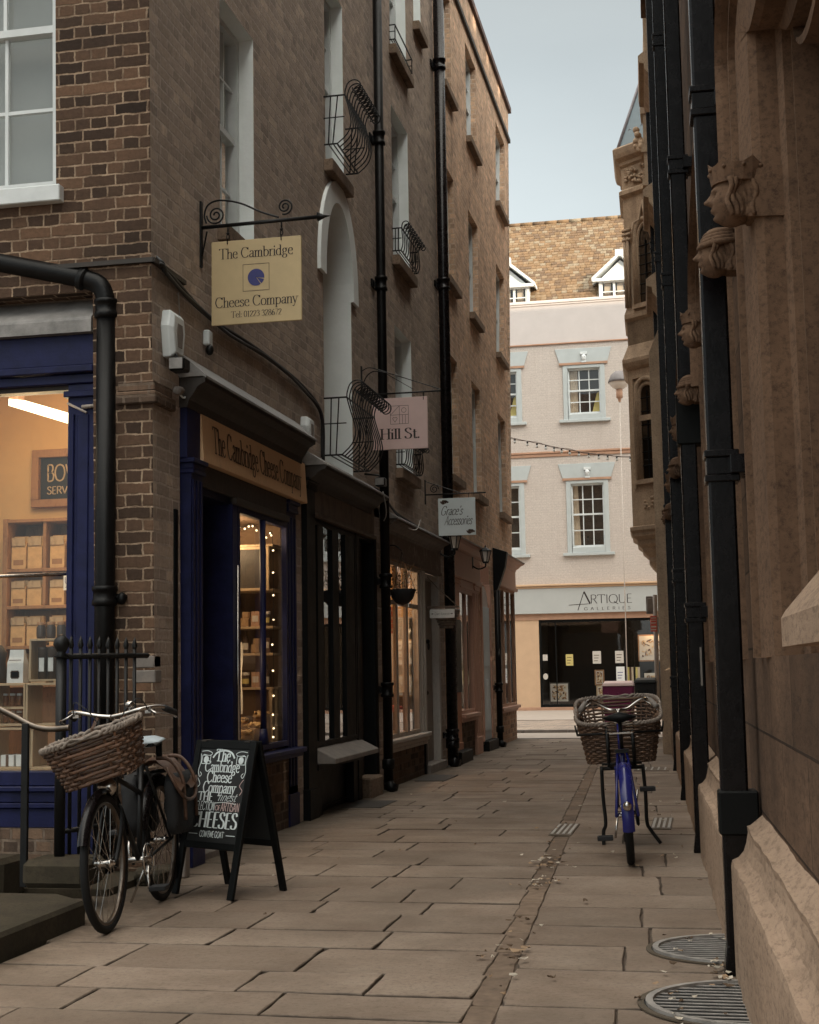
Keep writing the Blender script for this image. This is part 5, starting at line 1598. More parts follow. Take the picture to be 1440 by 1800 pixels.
for c in (1.36, -2.08):
    y0 = FY + 0.62
    m = MB()
    m.box(c - 0.66, c - 0.58, y0, y0 + 1.4, 12.1, 12.92); m.box(c + 0.58, c + 0.66, y0, y0 + 1.4, 12.1, 12.92)
    m.box(c - 0.58, c + 0.58, y0 + 0.0, y0 + 0.1, 12.1, 12.3); m.box(c - 0.58, c + 0.58, y0, y0 + 0.1, 12.84, 12.92)
    m.prism([(c - 0.66, 12.92), (c + 0.66, 12.92), (c, 13.52)], lambda u, v, t: (u, t, v), y0 + 0.04, y0 + 1.8)
    d = m.build('dormer', M['white'], fh, bev=0.005)
    m = MB()
    for sg in (-1, 1):
        m.hexa([(c + sg * 0.86, y0 - 0.14, 12.88), (c, y0 - 0.14, 13.62), (c, y0 + 2.0, 13.62), (c + sg * 0.86, y0 + 2.0, 12.88), (c + sg * 0.86, y0 - 0.14, 12.98), (c, y0 - 0.14, 13.73), (c, y0 + 2.0, 13.73), (c + sg * 0.86, y0 + 2.0, 12.98)])
    m.box(c - 0.84, c + 0.84, y0 - 0.13, y0 + 0.0, 12.86, 12.95); m.box(c - 0.13, c + 0.13, y0 - 0.15, y0 + 0.05, 13.60, 13.80)
    m.build('dormer_pediment', M['white'], d)
    m = MB()
    for u in (-0.58, -0.2, 0.2, 0.58): m.box(c + u - 0.035, c + u + 0.035, y0 + 0.02, y0 + 0.08, 12.3, 12.84)
    m.box(c - 0.58, c + 0.58, y0 + 0.03, y0 + 0.07, 12.54, 12.57)
    m.build('dormer_casement', M['white'], d)
    m = MB(); m.quad((c - 0.58, y0 + 0.06, 12.3), (c + 0.58, y0 + 0.06, 12.3), (c + 0.58, y0 + 0.06, 12.84), (c - 0.58, y0 + 0.06, 12.84)); m.build('glass', M['glass'], d)
    m = MB()
    for u in (-0.5, -0.12, 0.28): m.quad((c + u, y0 + 0.12, 12.3), (c + u + 0.2, y0 + 0.12, 12.3), (c + u + 0.2, y0 + 0.12, 12.84), (c + u, y0 + 0.12, 12.84))
    m.build('curtain', M['curtain'], d)
    m = MB(); m.quad((c - 0.58, y0 + 0.3, 12.3), (c + 0.58, y0 + 0.3, 12.3), (c + 0.58, y0 + 0.3, 12.84), (c - 0.58, y0 + 0.3, 12.84)); m.build('room_backing', M['dark'], d)
    # lead and red flashing where the dormer meets the tiles
    m = MB()
    for sg in (-1, 1): m.tube([(c + sg * 0.70, y0 - 0.05, 12.2 + 0.03), (c + sg * 0.72, y0 + 0.8, 13.0)], 0.03, 6)
    m.build('flashing', M['terracotta'], d)

# ------------------------------------------------------------------ round drainpipes on the shops
def round_pipe(y, x, r, z0, z1, cols, label, mat='pipe', foot=True):
    t = thing('drainpipe', label, 'drainpipe', (x, y, 0))
    m = MB(); m.tube([(x, y, z0), (x, y, z1)], r, 16)
    m.build('pipe', M[mat], t)
    for z in cols:
        m = MB()
        m.lathe([(r, -0.02), (r + 0.018, -0.015), (r + 0.018, 0.015), (r + 0.008, 0.02), (r + 0.008, 0.10), (r + 0.02, 0.105), (r + 0.02, 0.135), (r, 0.14)], (x, y, z), 16)
        m.box(0.0, x, y - 0.02, y + 0.02, z + 0.03, z + 0.09)
        m.box(0.0, 0.02, y - r - 0.05, y + r + 0.05, z + 0.02, z + 0.10)
        m.build('collar', M[mat], t)
    if foot:
        m = MB(); m.lathe([(r, 0.34), (r + 0.016, 0.33), (r + 0.016, 0.24), (r, 0.23)], (x, y, 0), 14)
        m.tube([(x, y, 0.10), (x + 0.02, y - 0.01, 0.05), (x + 0.08, y - 0.03, 0.03)], r * 1.06, 12)
        m.build('shoe', M[mat], t)
    return t
round_pipe(6.26, 0.095, 0.052, 0.02, 10.5, (1.0, 2.15, 5.4, 7.05), 'round black drainpipe between the black shop and the taupe shop')
round_pipe(10.10, 0.11, 0.074, 0.02, 12.1, (0.35, 3.0, 6.42, 9.55), 'thickest round black drainpipe, joining the two brick buildings', 'pipe_gloss')
round_pipe(10.36, 0.05, 0.022, 2.9, 9.9, (4.6, 7.2), 'thin black pipe running beside the thickest drainpipe', 'pipe', False)
round_pipe(14.72, 0.085, 0.05, 0.02, 2.55, (0.9,), 'short black drainpipe right of the pale blue door', 'pipe')
t = thing('drainpipe', 'fat black drainpipe with an elbow on the brick corner beside the front window', 'drainpipe', (-0.315, -0.09, 0))
m = MB(); m.tube([(-0.315, -0.095, 0.0), (-0.315, -0.095, 3.62)], 0.064, 18); m.build('pipe', M['pipe'], t)
m = MB(); m.tube(catmull([(-0.315, -0.095, 3.62), (-0.322, -0.095, 3.70), (-0.36, -0.095, 3.775), (-0.44, -0.095, 3.815), (-0.60, -0.095, 3.86), (-1.3, -0.095, 4.04), (-2.6, -0.095, 4.40)], 5), 0.066, 16); m.build('elbow', M['pipe'], t)
for z in (3.56, 1.70):
    m = MB(); m.lathe([(0.064, -0.01), (0.080, 0.0), (0.080, 0.03), (0.073, 0.035), (0.073, 0.085), (0.081, 0.09), (0.081, 0.115), (0.064, 0.12)], (-0.315, -0.095, z), 18)
    m.ball((-0.21, -0.07, z + 0.04), 0.032, 0.03, 0.04, 9, 7); m.tube([(-0.25, -0.08, z + 0.05), (-0.19, -0.04, z + 0.05)], 0.02, 7)
    m.build('collar', M['pipe'], t)
m = MB(); m.tube([(-0.43 - 0.02, -0.095, 3.815), (-0.50, -0.095, 3.832)], 0.075, 16); m.tube([(-0.46, -0.095, 3.82), (-0.475, -0.095, 3.825)], 0.08, 16); m.build('collar', M['pipe'], t)

# ------------------------------------------------------------------ bulging iron window guards
def guard(y0, y1, z0, z1, d0, d1, label, n=9, curl=0.09, bulge=0.09, side=3):
    t = thing('window_guard', label, 'window guard', (0, y0, z0))
    h = z1 - z0
    rail = MB()
    for z, d in ((z0, d0), (z1, d1)):
        rail.tube([(0, y0, z), (d, y0, z), (d, y1, z), (0, y1, z)], 0.009, 5)
    rail.tube([(0, y0, z0 + h * 0.55), (d1 * 0.98, y0, z0 + h * 0.55)], 0.006, 5)
    rail.tube([(0, y1, z0 + h * 0.55), (d1 * 0.98, y1, z0 + h * 0.55)], 0.006, 5)
    for f in (0.35, 0.7): rail.tube([(d0 * f, y0, z0), (d0 * f, y1, z0)], 0.007, 4)
    rail.build('rail', M['iron'], t)
    bars = MB()
    for i in range(n):
        y = y0 + (y1 - y0) * i / (n - 1)
        p = [(d0, y, z0), (d0 + (d1 - d0) * 0.3 + bulge * 0.75, y, z0 + h * 0.18), (d0 + (d1 - d0) * 0.5 + bulge, y, z0 + h * 0.42), (d1 + bulge * 0.35, y, z0 + h * 0.75), (d1 + 0.004, y, z1)]
        if curl:
            cx, cz = d1 + curl * 1.15, z1 + curl * 0.75
            p += [(cx + curl * (1 - 0.0 * k) * math.cos(PI - k * 0.62) * (1 - 0.075 * k), y, cz + curl * math.sin(PI - k * 0.62) * (1 - 0.075 * k)) for k in range(11)]
        bars.tube(catmull(p, 3), 0.0065, 5)
    for k in range(1, side):
        f = k / side
        for y in (y0, y1): bars.tube([(d0 * f, y, z0), (d1 * f, y, z1)], 0.0065, 5)
    bars.build('bars', M['iron'], t)
    if curl:
        s = MB()
        for i in range(n - 1):
            y = y0 + (y1 - y0) * (i + 0.5) / (n - 1)
            s.tube([(d1 + curl * 1.15 + 0.035 * math.cos(a * PI / 5), y + 0.035 * math.sin(a * PI / 5), z1 + curl * 0.75 + 0.03 * math.cos(a * PI / 5)) for a in range(10)], 0.006, 4, closed=True)
        s.build('scroll', M['iron'], t)
    return t
guard(4.25, 5.10, 6.30, 6.78, 0.13, 0.21, 'black bulging window guard with curled crest under the upper window, above the white arch', 10, 0.09, 0.10)
guard(4.14, 5.27, 3.26, 3.80, 0.17, 0.22, 'large black bulging window guard with curled crest at the foot of the white arch', 12, 0.10, 0.11)
guard(7.33, 8.34, 6.15, 6.42, 0.10, 0.11, 'small curled iron guard on the second floor sill above the pink sign', 10, 0.05, 0.02)
guard(7.33, 8.34, 3.62, 3.88, 0.10, 0.11, 'small curled iron guard on the first floor sill, half hidden by the pink sign', 10, 0.05, 0.02)
guard(7.33, 8.34, 8.74, 8.92, 0.07, 0.07, 'plain thin iron rail on the highest white silled window', 2, 0, 0.0, 1)

# ------------------------------------------------------------------ hanging signs
def spiral(c, r0, a0, turns, n, sx=1, fy=0.0):
    return [(c[0] + sx * r0 * (1 - i / n * 0.82) * math.cos(a0 + turns * 2 * PI * i / n), c[1], c[2] + r0 * (1 - i / n * 0.82) * math.sin(a0 + turns * 2 * PI * i / n)) for i in range(n + 1)]
sg = thing('hanging_sign', 'square cream hanging sign with dark lettering and blue cheese disc on a scrolled bracket', 'sign', (0, 0.8, 4.42))
Y = 0.80
m = MB()
m.box(0.0, 0.012, Y - 0.018, Y + 0.018, 4.12, 4.60)
m.tube([(0, Y, 4.41), (0.86, Y, 4.42)], 0.014, 8)
m.lathe([(0.0, 0.0), (0.034, 0.004), (0.012, 0.05), (0.0, 0.10)], (0.86, Y, 4.42), 8, axis='x')
m.tube(catmull([(0.045, Y, 4.44), (0.03, Y, 4.50), (0.06, Y, 4.575), (0.15, Y, 4.60), (0.30, Y, 4.565), (0.45, Y, 4.49), (0.58, Y, 4.44)], 5), 0.007, 6)
m.tube(spiral((0.115, Y, 4.495), 0.068, PI, 2.0, 40), 0.0065, 6)
m.tube(spiral((0.625, Y, 4.515), 0.058, -PI * 0.6, 2.0, 40, 1), 0.0065, 6)
m.tube([(0.012, Y, 4.20), (0.05, Y, 4.38)], 0.006, 5)
m.build('bracket', M['iron'], sg)
m = MB(); m.box(0.085, 0.745, Y - 0.010, Y + 0.010, 3.690, 4.295)
bd = m.build('board', M['signcream'], sg, bev=0.003)
f = Y - 0.0122
m = MB()
write(m, 'The Cambridge', (0.415, f, 4.165), (1, 0, 0), (0, 0, 1), 0.074, 0.035, 0.115, width=0.545, center=True)
write(m, 'Cheese Company', (0.415, f, 3.815), (1, 0, 0), (0, 0, 1), 0.074, 0.035, 0.115, width=0.605, center=True)
write(m, 'Tel: 01223 328672', (0.415, f, 3.738), (1, 0, 0), (0, 0, 1), 0.044, 0.04, 0.12, width=0.37, center=True)
for a, b, c, d in ((0.318, 0.512, 3.92, 3.923), (0.318, 0.512, 4.112, 4.115), (0.318, 0.321, 3.92, 4.115), (0.509, 0.512, 3.92, 4.115)):
    m.quad((a, f, c), (b, f, c), (b, f, d), (a, f, d))
m.build('lettering', M['ink'], bd)
m = MB()
a0, a1 = R(-8), R(-56)
m.add([(0.415, f, 4.017)] + [(0.415 + 0.061 * math.cos(a0 + (2 * PI - (a0 - a1)) * i / 40), f, 4.017 + 0.061 * math.sin(a0 + (2 * PI - (a0 - a1)) * i / 40)) for i in range(41)], [(0, i, i + 1) for i in range(1, 41)])
m.add([(0.420, f, 4.0145)] + [(0.420 + 0.055 * math.cos(R(-14) - R(38) * i / 6), f, 4.0145 + 0.055 * math.sin(R(-14) - R(38) * i / 6)) for i in range(7)], [(0, i, i + 1) for i in range(1, 7)])
m.build('emblem', M['inkblue'], bd)
m = MB()
for x in (0.205, 0.60):
    m.tube([(x, Y, 4.405), (x, Y, 4.36)], 0.006, 6); m.ball((x, Y, 4.352), 0.012, n=8, m=6)
    m.tube([(x + 0.010 * math.cos(i * PI / 5), Y, 4.328 + 0.018 * math.sin(i * PI / 5)) for i in range(10)], 0.004, 5, closed=True)
    m.tube([(x, Y - 0.012, 4.312), (x, Y - 0.013, 4.27)], 0.004, 5)
m.build('hook', M['iron'], sg)

sg = thing('hanging_sign', 'pink hanging sign with bold black lettering and a line drawn square emblem', 'sign', (0, 5.65, 4.12))
Y = 5.65
m = MB()
m.box(0, 0.012, Y - 0.015, Y + 0.015, 4.05, 4.42)
m.tube([(0, Y, 4.115), (0.84, Y, 4.115)], 0.009, 6)
m.tube(catmull([(0.01, Y, 4.37), (0.10, Y, 4.40), (0.30, Y, 4.33), (0.60, Y, 4.22), (0.84, Y, 4.13)], 4), 0.005, 5)
m.tube(catmull([(0.01, Y, 4.20), (0.06, Y, 4.31), (0.14, Y, 4.36), (0.25, Y, 4.34)], 4), 0.006, 5)
m.tube([(0.25, Y, 4.34), (0.55, Y, 4.15)], 0.003, 4)
m.build('bracket', M['iron'], sg)
m = MB(); m.box(0.115, 0.70, Y - 0.010, Y + 0.010, 3.525, 4.065)
bd = m.build('board', M['pinkboard'], sg, bev=0.003)
f = Y - 0.0122
m = MB()
write(m, 'Hill St.', (0.41, f, 3.635), (1, 0, 0), (0, 0, 1), 0.108, 0.045, 0.145, width=0.42, center=True)
m.build('lettering', M['ink'], bd)
m = MB()
def ln(a, b, w=0.004):
    d = Vector((b[0] - a[0], 0, b[1] - a[1])).normalized(); n_ = Vector((d.z, 0, -d.x)) * w / 2
    A_, B_ = Vector((a[0], f, a[1])), Vector((b[0], f, b[1]))
    m.quad(A_ + n_, B_ + n_, B_ - n_, A_ - n_)
ex, ez, es = 0.31, 3.79, 0.19
for a, b in (((0, 0), (1, 0)), ((0, 1), (1, 1)), ((0, 0), (0, 1)), ((1, 0), (1, 1)), ((.5, 0), (.5, 1)), ((0, .5), (1, .5)), ((0, .5), (.5, 1)), ((.67, 0), (.67, .5)), ((.83, 0), (.83, .5)), ((.12, .3), (.25, .1)), ((.25, .1), (.38, .3)), ((.12, .3), (.17, .38)), ((.17, .38), (.25, .33)), ((.25, .33), (.33, .38)), ((.33, .38), (.38, .3))):
    ln((ex + a[0] * es, ez + a[1] * es), (ex + b[0] * es, ez + b[1] * es))
for i in range(14):
    c2 = [(ex + (.75 + .13 * math.cos(k * PI / 7)) * es, ez + (.75 + .13 * math.sin(k * PI / 7)) * es) for k in (i, i + 1)]
    ln(c2[0], c2[1])
m.build('emblem', M['ink'], bd)
m = MB()
for x in (0.2, 0.66): m.tube([(x, Y, 4.11), (x, Y, 4.05)], 0.005, 5); m.tube([(x, Y - 0.012, 4.06), (x, Y - 0.012, 4.03)], 0.004, 5)
m.build('hook', M['iron'], sg)

sg = thing('hanging_sign', 'small pale blue square hanging sign with script lettering and corner flowers', 'sign', (0, 9.05, 3.47))
Y = 9.05
m = MB()
m.box(0, 0.012, Y - 0.015, Y + 0.015, 3.35, 3.66)
m.tube([(0, Y, 3.47), (0.78, Y, 3.47)], 0.009, 6)
m.tube([(0.01, Y, 3.64), (0.45, Y, 3.48)], 0.005, 5)
m.tube(spiral((0.12, Y, 3.54), 0.06, 0, 1.8, 30), 0.005, 5)
m.build('bracket', M['iron'], sg)
m = MB(); m.box(0.17, 0.645, Y - 0.010, Y + 0.010, 2.94, 3.415)
bd = m.build('board', M['paleboard'], sg, bev=0.003)
f = Y - 0.0122
m = MB()
write(m, "Grace's", (0.195, f, 3.20), (1, 0, 0), (0, 0, 1), 0.115, 0.05, 0.11, slant=0.42, width=0.28, serif=False)
write(m, 'Accessories', (0.245, f, 3.075), (1, 0, 0), (0, 0, 1), 0.115, 0.05, 0.11, slant=0.42, width=0.35, serif=False)
m.build('lettering', M['ink'], bd)
for cx, cz in ((0.245, 3.365), (0.575, 2.985)):
    m = MB()
    for k in range(9):
        a = k * 0.9; r = 0.012 + 0.006 * (k % 3)
        x, z = cx + 0.030 * math.cos(a) * (1 + 0.5 * (k % 2)), cz + 0.014 * math.sin(a)
        m.add([(x + r * math.cos(t * PI / 3), f, z + r * 0.7 * math.sin(t * PI / 3)) for t in range(6)], [tuple(range(6))])
    m.build('painted_flowers', M['inkbrown'], bd)
m = MB()
for x in (0.25, 0.56): m.tube([(x, Y, 3.465), (x, Y, 3.40)], 0.004, 5)
m.build('hook', M['iron'], sg)

sg = thing('hanging_sign', 'narrow white direction sign with two small arrows under a wooden bar above the grey door', 'sign', (0, 9.0, 2.05))
Y = 9.0
m = MB(); m.box(0, 0.42, Y - 0.02, Y + 0.02, 2.03, 2.055); m.tube([(0.40, Y, 2.05), (0.15, Y, 2.28), (0.0, Y, 2.45)], 0.005, 4)
m.build('bracket', M['brownboard'], sg)
m = MB(); m.box(0.045, 0.36, Y - 0.012, Y + 0.008, 1.905, 2.012); bd = m.build('board', M['label'], sg, bev=0.002)
f = Y - 0.0145
m = MB()
for sx, x in ((1, 0.062), (-1, 0.343)):
    m.add([(x, f, 1.958), (x + sx * 0.022, f, 1.968), (x + sx * 0.022, f, 1.948)], [(0, 1, 2)]); m.quad((x + sx * 0.02, f, 1.956), (x + sx * 0.04, f, 1.956), (x + sx * 0.04, f, 1.960), (x + sx * 0.02, f, 1.960))
write(m, "Grace's Accessories", (0.20, f, 1.942), (1, 0, 0), (0, 0, 1), 0.036, 0.04, 0.08, slant=0.4, width=0.19, serif=False, center=True)
m.build('lettering', M['ink'], bd)

# ------------------------------------------------------------------ woven baskets
def weave(mb, c, wt, dt, wb, db, h, rows, per, r, amp, flat=1.0, sq=None, xf=None, rimr=0.013):
    def rr(t, w, d):
        # rounded rectangle, t in 0..1
        a = 2 * PI * t
        ca, sa = math.cos(a), math.sin(a)
        e = 0.42
        return (w / 2 * math.copysign(abs(ca) ** e, ca), d / 2 * math.copysign(abs(sa) ** e, sa))
    N = per * 4
    for k in range(rows):
        f = (k + 0.5) / rows
        w, d = wb + (wt - wb) * f, db + (dt - db) * f
        pts = []
        for i in range(N):
            ph = (i / N * per + (0.5 if k % 2 else 0)) * 2 * PI / 2
            o = amp * math.sin(i / N * per * PI + (PI if k % 2 else 0))
            x, y = rr(i / N, w + 2 * o, d + 2 * o)
            pts.append((c[0] + x, c[1] + y, c[2] + h * f + random.gauss(0, 0.0012)))
        if xf: pts = [xf(Vector(p)) for p in pts]
        mb.tube(pts, r, 6, closed=True, squash=sq)
    for i in range(per):
        t = (i + 0.5) / per
        x0, y0 = rr(t, wb, db); x1, y1 = rr(t, wt, dt)
        pts = [(c[0] + x0, c[1] + y0, c[2]), (c[0] + x1, c[1] + y1, c[2] + h)]
        if xf: pts = [xf(Vector(p)) for p in pts]
        mb.tube(pts, r * 0.9, 5)
    nb = MB()
    for s_ in (0, 1):
        pts = []
        for i in range(N * 2):
            x, y = rr(i / (N * 2), wt + 0.012, dt + 0.012)
            tw = i * 0.9 + s_ * PI
            pts.append((c[0] + x * (1 + 0.012 * math.cos(tw)), c[1] + y * (1 + 0.02 * math.cos(tw)), c[2] + h + 0.010 * math.sin(tw)))
        if xf: pts = [xf(Vector(p)) for p in pts]
        nb.tube(pts, rimr * 0.75, 6, closed=True)
    bt = MB()
    pts = [(c[0] + rr(i / 40, wb, db)[0], c[1] + rr(i / 40, wb, db)[1], c[2]) for i in range(40)]
    if xf: pts = [xf(Vector(p)) for p in pts]
    bt.add(pts, [tuple(range(40))])
    return nb, bt

def wheel(par, cx, r, name='wheel', spokes=28, tyre=0.020, xf=None):
    m = MB()
    N = 48
    m.tube([(cx + (r - tyre) * math.cos(2 * PI * i / N), 0, r + (r - tyre) * math.sin(2 * PI * i / N)) for i in range(N)], tyre, 10, closed=True)
    w = m.build('tyre', M['tyre'], None, xf=xf) if False else None
    o = m.build(name, M['tyre'], par, local=True, xf=xf)
    m = MB()
    rr_ = r - tyre * 1.9
    m.lathe([(rr_, -0.011), (rr_ - 0.012, -0.013), (rr_ - 0.016, 0.0), (rr_ - 0.012, 0.013), (rr_, 0.011)], (cx, 0, r), N, axis='y')
    m.build('rim', M['rimmetal'], o, local=True, xf=xf)
    m = MB()
    for i in range(spokes):
        a = 2 * PI * i / spokes
        b = a + (0.5 if (i // 2) % 2 else -0.5)
        sy = 0.028 if i % 2 else -0.028
        m.tube([(cx + 0.02 * math.cos(b), sy, r + 0.02 * math.sin(b)), (cx + (rr_ - 0.014) * math.cos(a), 0, r + (rr_ - 0.014) * math.sin(a))], 0.0014, 4, caps=False)
    m.build('spokes', M['chrome'], o, local=True, xf=xf)
    m = MB()
    m.lathe([(0.006, -0.055), (0.012, -0.05), (0.012, -0.035), (0.026, -0.03), (0.016, -0.02), (0.016, 0.02), (0.026, 0.03), (0.012, 0.035), (0.012, 0.05), (0.006, 0.055)], (cx, 0, r), 12, axis='y')
    m.build('hub', M['chrome'], o, local=True, xf=xf)
    return o

def mudguard(par, cx, r, a0, a1, w, mat, xf=None, name='mudguard'):
    m = MB()
    rings = []
    n = 26
    for i in range(n + 1):
        a = a0 + (a1 - a0) * i / n
        ring = []
        for k in range(7):
            t = -1 + k / 3
            rad = r + 0.030 - 0.016 * t * t
            ring.append((cx + rad * math.cos(a), t * w / 2, r + rad * math.sin(a)))
        rings.append(ring)
    m.rings(rings, False, smooth=True)
    inner = [[(cx + (p[0] - cx) * 0.992, p[1] * 0.99, r + (p[2] - r) * 0.992) for p in q] for q in rings]
    m.rings(inner, False, smooth=True)
    return m.build(name, M[mat], par, local=True, xf=xf)

# -- black bicycle against the railing
hx, hy = 0.476 - 0.375, -1.83 + 0.84
MATL = Matrix.Translation((0.375, -0.84, 0)) @ Matrix.Rotation(math.atan2(hy, hx), 4, 'Z') @ Matrix.Rotation(R(3.0), 4, 'X')
bk = thing('bicycle', 'old black bicycle with a sagging wicker front basket leaning at the railing by the window', 'bicycle', matrix=MATL)
WB, RW = 0.995, 0.335
wheel(bk, 0.0, RW); wheel(bk, WB, RW)
mudguard(bk, WB, RW, R(20), R(165), 0.05, 'pipe_gloss'); mudguard(bk, 0.0, RW, R(15), R(190), 0.05, 'pipe_gloss')
m = MB()
BBx, BBz = 0.43, 0.28
m.tube([(BBx, 0, BBz), (0.29, 0, 0.80)], 0.015, 8); m.tube([(BBx, 0, BBz), (0.80, 0, 0.66)], 0.016, 8); m.tube([(0.335, 0, 0.62), (0.79, 0, 0.74)], 0.014, 8)
m.tube([(0.76, 0, 0.86), (0.815, 0, 0.60)], 0.019, 8)
for s_ in (-1, 1):
    m.tube([(0, s_ * 0.06, RW), (BBx - 0.05, s_ * 0.04, BBz)], 0.009, 6); m.tube([(0, s_ * 0.06, RW), (0.30, s_ * 0.025, 0.76)], 0.008, 6)
    m.tube(catmull([(0.82, s_ * 0.03, 0.60), (0.84, s_ * 0.05, 0.56), (0.90, s_ * 0.055, 0.45), (WB, s_ * 0.055, RW)], 4), 0.011, 6)
m.build('frame', M['iron'], bk, local=True)
m = MB(); m.tube([(0.765, 0, 0.84), (0.735, 0, 1.03)], 0.012, 8); m.tube([(0.735, 0, 1.03), (0.78, 0, 1.04)], 0.015, 8)
for s_ in (-1, 1):
    m.tube(catmull([(0.785, 0, 1.045), (0.80, s_ * 0.07, 1.055), (0.80, s_ * 0.16, 1.075), (0.73, s_ * 0.235, 1.08), (0.63, s_ * 0.265, 1.06)], 5), 0.011, 8)
m.build('handlebar', M['chrome'], bk, local=True)
for s_ in (-1, 1):
    m = MB(); m.tube([(0.69, s_ * 0.252, 1.072), (0.57, s_ * 0.272, 1.045)], 0.017, 9); m.build('grip', M['cloth_black'], bk, local=True)
    m = MB(); m.tube(catmull([(0.77, s_ * 0.20, 1.075), (0.80, s_ * 0.235, 1.05), (0.74, s_ * 0.29, 1.035), (0.64, s_ * 0.30, 1.02)], 4), 0.006, 6); m.box(0.745, 0.785, s_ * 0.19 - 0.015, s_ * 0.19 + 0.015, 1.05, 1.085); m.build('brake_lever', M['chrome'], bk, local=True)
    m = MB(); m.tube(catmull([(0.79, s_ * 0.20, 1.06), (0.86, s_ * 0.16, 1.13), (0.84, s_ * 0.05, 1.0), (0.82, 0.02 * s_, 0.72)], 5), 0.003, 5); m.build('brake_cable', M['cable'], bk, local=True)
m = MB(); m.ball((0.79, 0.10, 1.10), 0.026, 0.026, 0.022, 10, 7); m.tube([(0.79, 0.10, 1.06), (0.79, 0.10, 1.09)], 0.008, 6); m.build('bell', M['chrome'], bk, local=True)
tilt = Matrix.Translation((1.0, 0.0, 0.83)) @ Matrix.Rotation(R(15), 4, 'X') @ Matrix.Rotation(R(7), 4, 'Y') @ Matrix.Translation((-1.0, 0, -0.83))
m = MB()
rim, bot = weave(m, (0.985, 0.0, 0.745), 0.30, 0.47, 0.24, 0.36, 0.23, 12, 23, 0.0088, 0.0085, sq=0.7, xf=lambda p: tilt @ p)
bs = m.build('basket', M['wicker'], bk, local=True)
rim.build('rim', M['wicker_pale'], bs, local=True); bot.build('base', M['wicker_dark'], bs, local=True)
m = MB()
for s_ in (-1, 1): m.tube([(0.79, s_ * 0.07, 1.05), (0.86, s_ * 0.08, 0.99), (0.85, s_ * 0.085, 0.90)], 0.010, 5)
m.build('strap', M['leather'], bs, local=True)
m = MB()
sd = [(0.10, 0.09), (0.16, 0.10), (0.22, 0.085), (0.28, 0.05), (0.34, 0.03), (0.385, 0.022)]
m.rings([[(x, w * math.cos(t * PI / 5), 0.895 + (0.03 - 0.02 * abs(math.cos(t * PI / 5))) * math.sin(t * PI / 5) - (0.015 if 0.2 < x < 0.36 else 0)) for t in range(10)] for x, w in sd], True, True, True, True)
sd_ = m.build('saddle', M['saddlewrap'], bk, local=True)
m = MB(); m.tube([(0.29, 0, 0.78), (0.265, 0, 0.885)], 0.012, 8); m.build('seat_post', M['chrome'], sd_, local=True)
m = MB()
for s_ in (-1, 1): m.tube([(0.12, s_ * 0.05, 0.80), (0.12, s_ * 0.05, 0.87)], 0.018, 7)
m.box(0.08, 0.3, -0.06, 0.06, 0.862, 0.88)
m.build('spring', M['black'], sd_, local=True)
m = MB()
m.lathe([(0.075, -0.004), (0.09, -0.003), (0.09, 0.003), (0.075, 0.004)], (BBx, 0.05, BBz), 24, axis='y')
for k in range(5): m.tube([(BBx, 0.05, BBz), (BBx + 0.08 * math.cos(k * 1.257), 0.05, BBz + 0.08 * math.sin(k * 1.257))], 0.006, 5)
for s_ in (-1, 1): m.tube([(BBx, s_ * 0.05, BBz), (BBx + s_ * 0.09, s_ * 0.075, BBz - s_ * 0.14)], 0.009, 6)
m.tube([(BBx, -0.07, BBz), (BBx, 0.07, BBz)], 0.018, 8)
ck = m.build('crank', M['chrome'], bk, local=True)
for s_ in (-1, 1):
    m = MB(); m.box(BBx + s_ * 0.09 - 0.045, BBx + s_ * 0.09 + 0.045, s_ * 0.13 - 0.045, s_ * 0.13 + 0.045, BBz - s_ * 0.14 - 0.013, BBz - s_ * 0.14 + 0.013); m.build('pedal', M['cloth_black'], ck, local=True, bev=0.004)
m = MB(); m.lathe([(0.0, 0.0), (0.03, 0.005), (0.045, 0.03), (0.05, 0.05), (0.0, 0.056)], (0.86, 0.0, 0.70), 14, axis='x'); m.box(0.80, 0.87, -0.01, 0.01, 0.69, 0.71); m.build('headlight', M['chrome'], bk, local=True)
m = MB()
for s_ in (-1, 1): m.tube([(0.26, s_ * 0.05, 0.71), (-0.22, s_ * 0.06, 0.71), (-0.22, s_ * 0.06, 0.70), (0.0, s_ * 0.07, RW)], 0.005, 5)
for k in range(4): m.tube([(0.2 - 0.13 * k, -0.05, 0.712), (0.2 - 0.13 * k, 0.05, 0.712)], 0.004, 5)
m.build('rack', M['iron'], bk, local=True)
m = MB(); m.tube([(0.05, -0.03, 0.30), (0.10, -0.16, 0.0)], 0.007, 6); m.build('kickstand', M['chrome'], bk, local=True)
# full cloth pannier hung over the rack, on the side away from the wall
def blob_box(m, x0, x1, y0, y1, z0, z1, xf=None, seed=1, sag=0.03):
    rnd = random.Random(seed)
    rings = []
    for k in range(9):
        f = k / 8
        z = z0 + (z1 - z0) * f
        ins = 0.85 if k in (0, 8) else 1.0 + sag * math.sin(PI * f) * 2
        cx, cy = (x0 + x1) / 2, (y0 + y1) / 2
        ring = []
        for i in range(20):
            a = 2 * PI * i / 20
            c_, s_ = math.cos(a), math.sin(a)
            ring.append((cx + (x1 - x0) / 2 * ins * math.copysign(abs(c_) ** 0.5, c_) + rnd.gauss(0, 0.006), cy + (y1 - y0) / 2 * ins * math.copysign(abs(s_) ** 0.5, s_) + rnd.gauss(0, 0.006), z + rnd.gauss(0, 0.006)))
        rings.append(ring)
    m.rings(rings, True, True, True, True)
pn = thing('pannier_bag', 'full black cloth pannier bag with brown leather straps hung on the black bicycle', 'bag', matrix=MATL)
m = MB(); blob_box(m, -0.25, 0.12, 0.06, 0.155, 0.37, 0.70, seed=3); blob_box(m, -0.25, 0.12, -0.19, -0.07, 0.37, 0.70, seed=5)
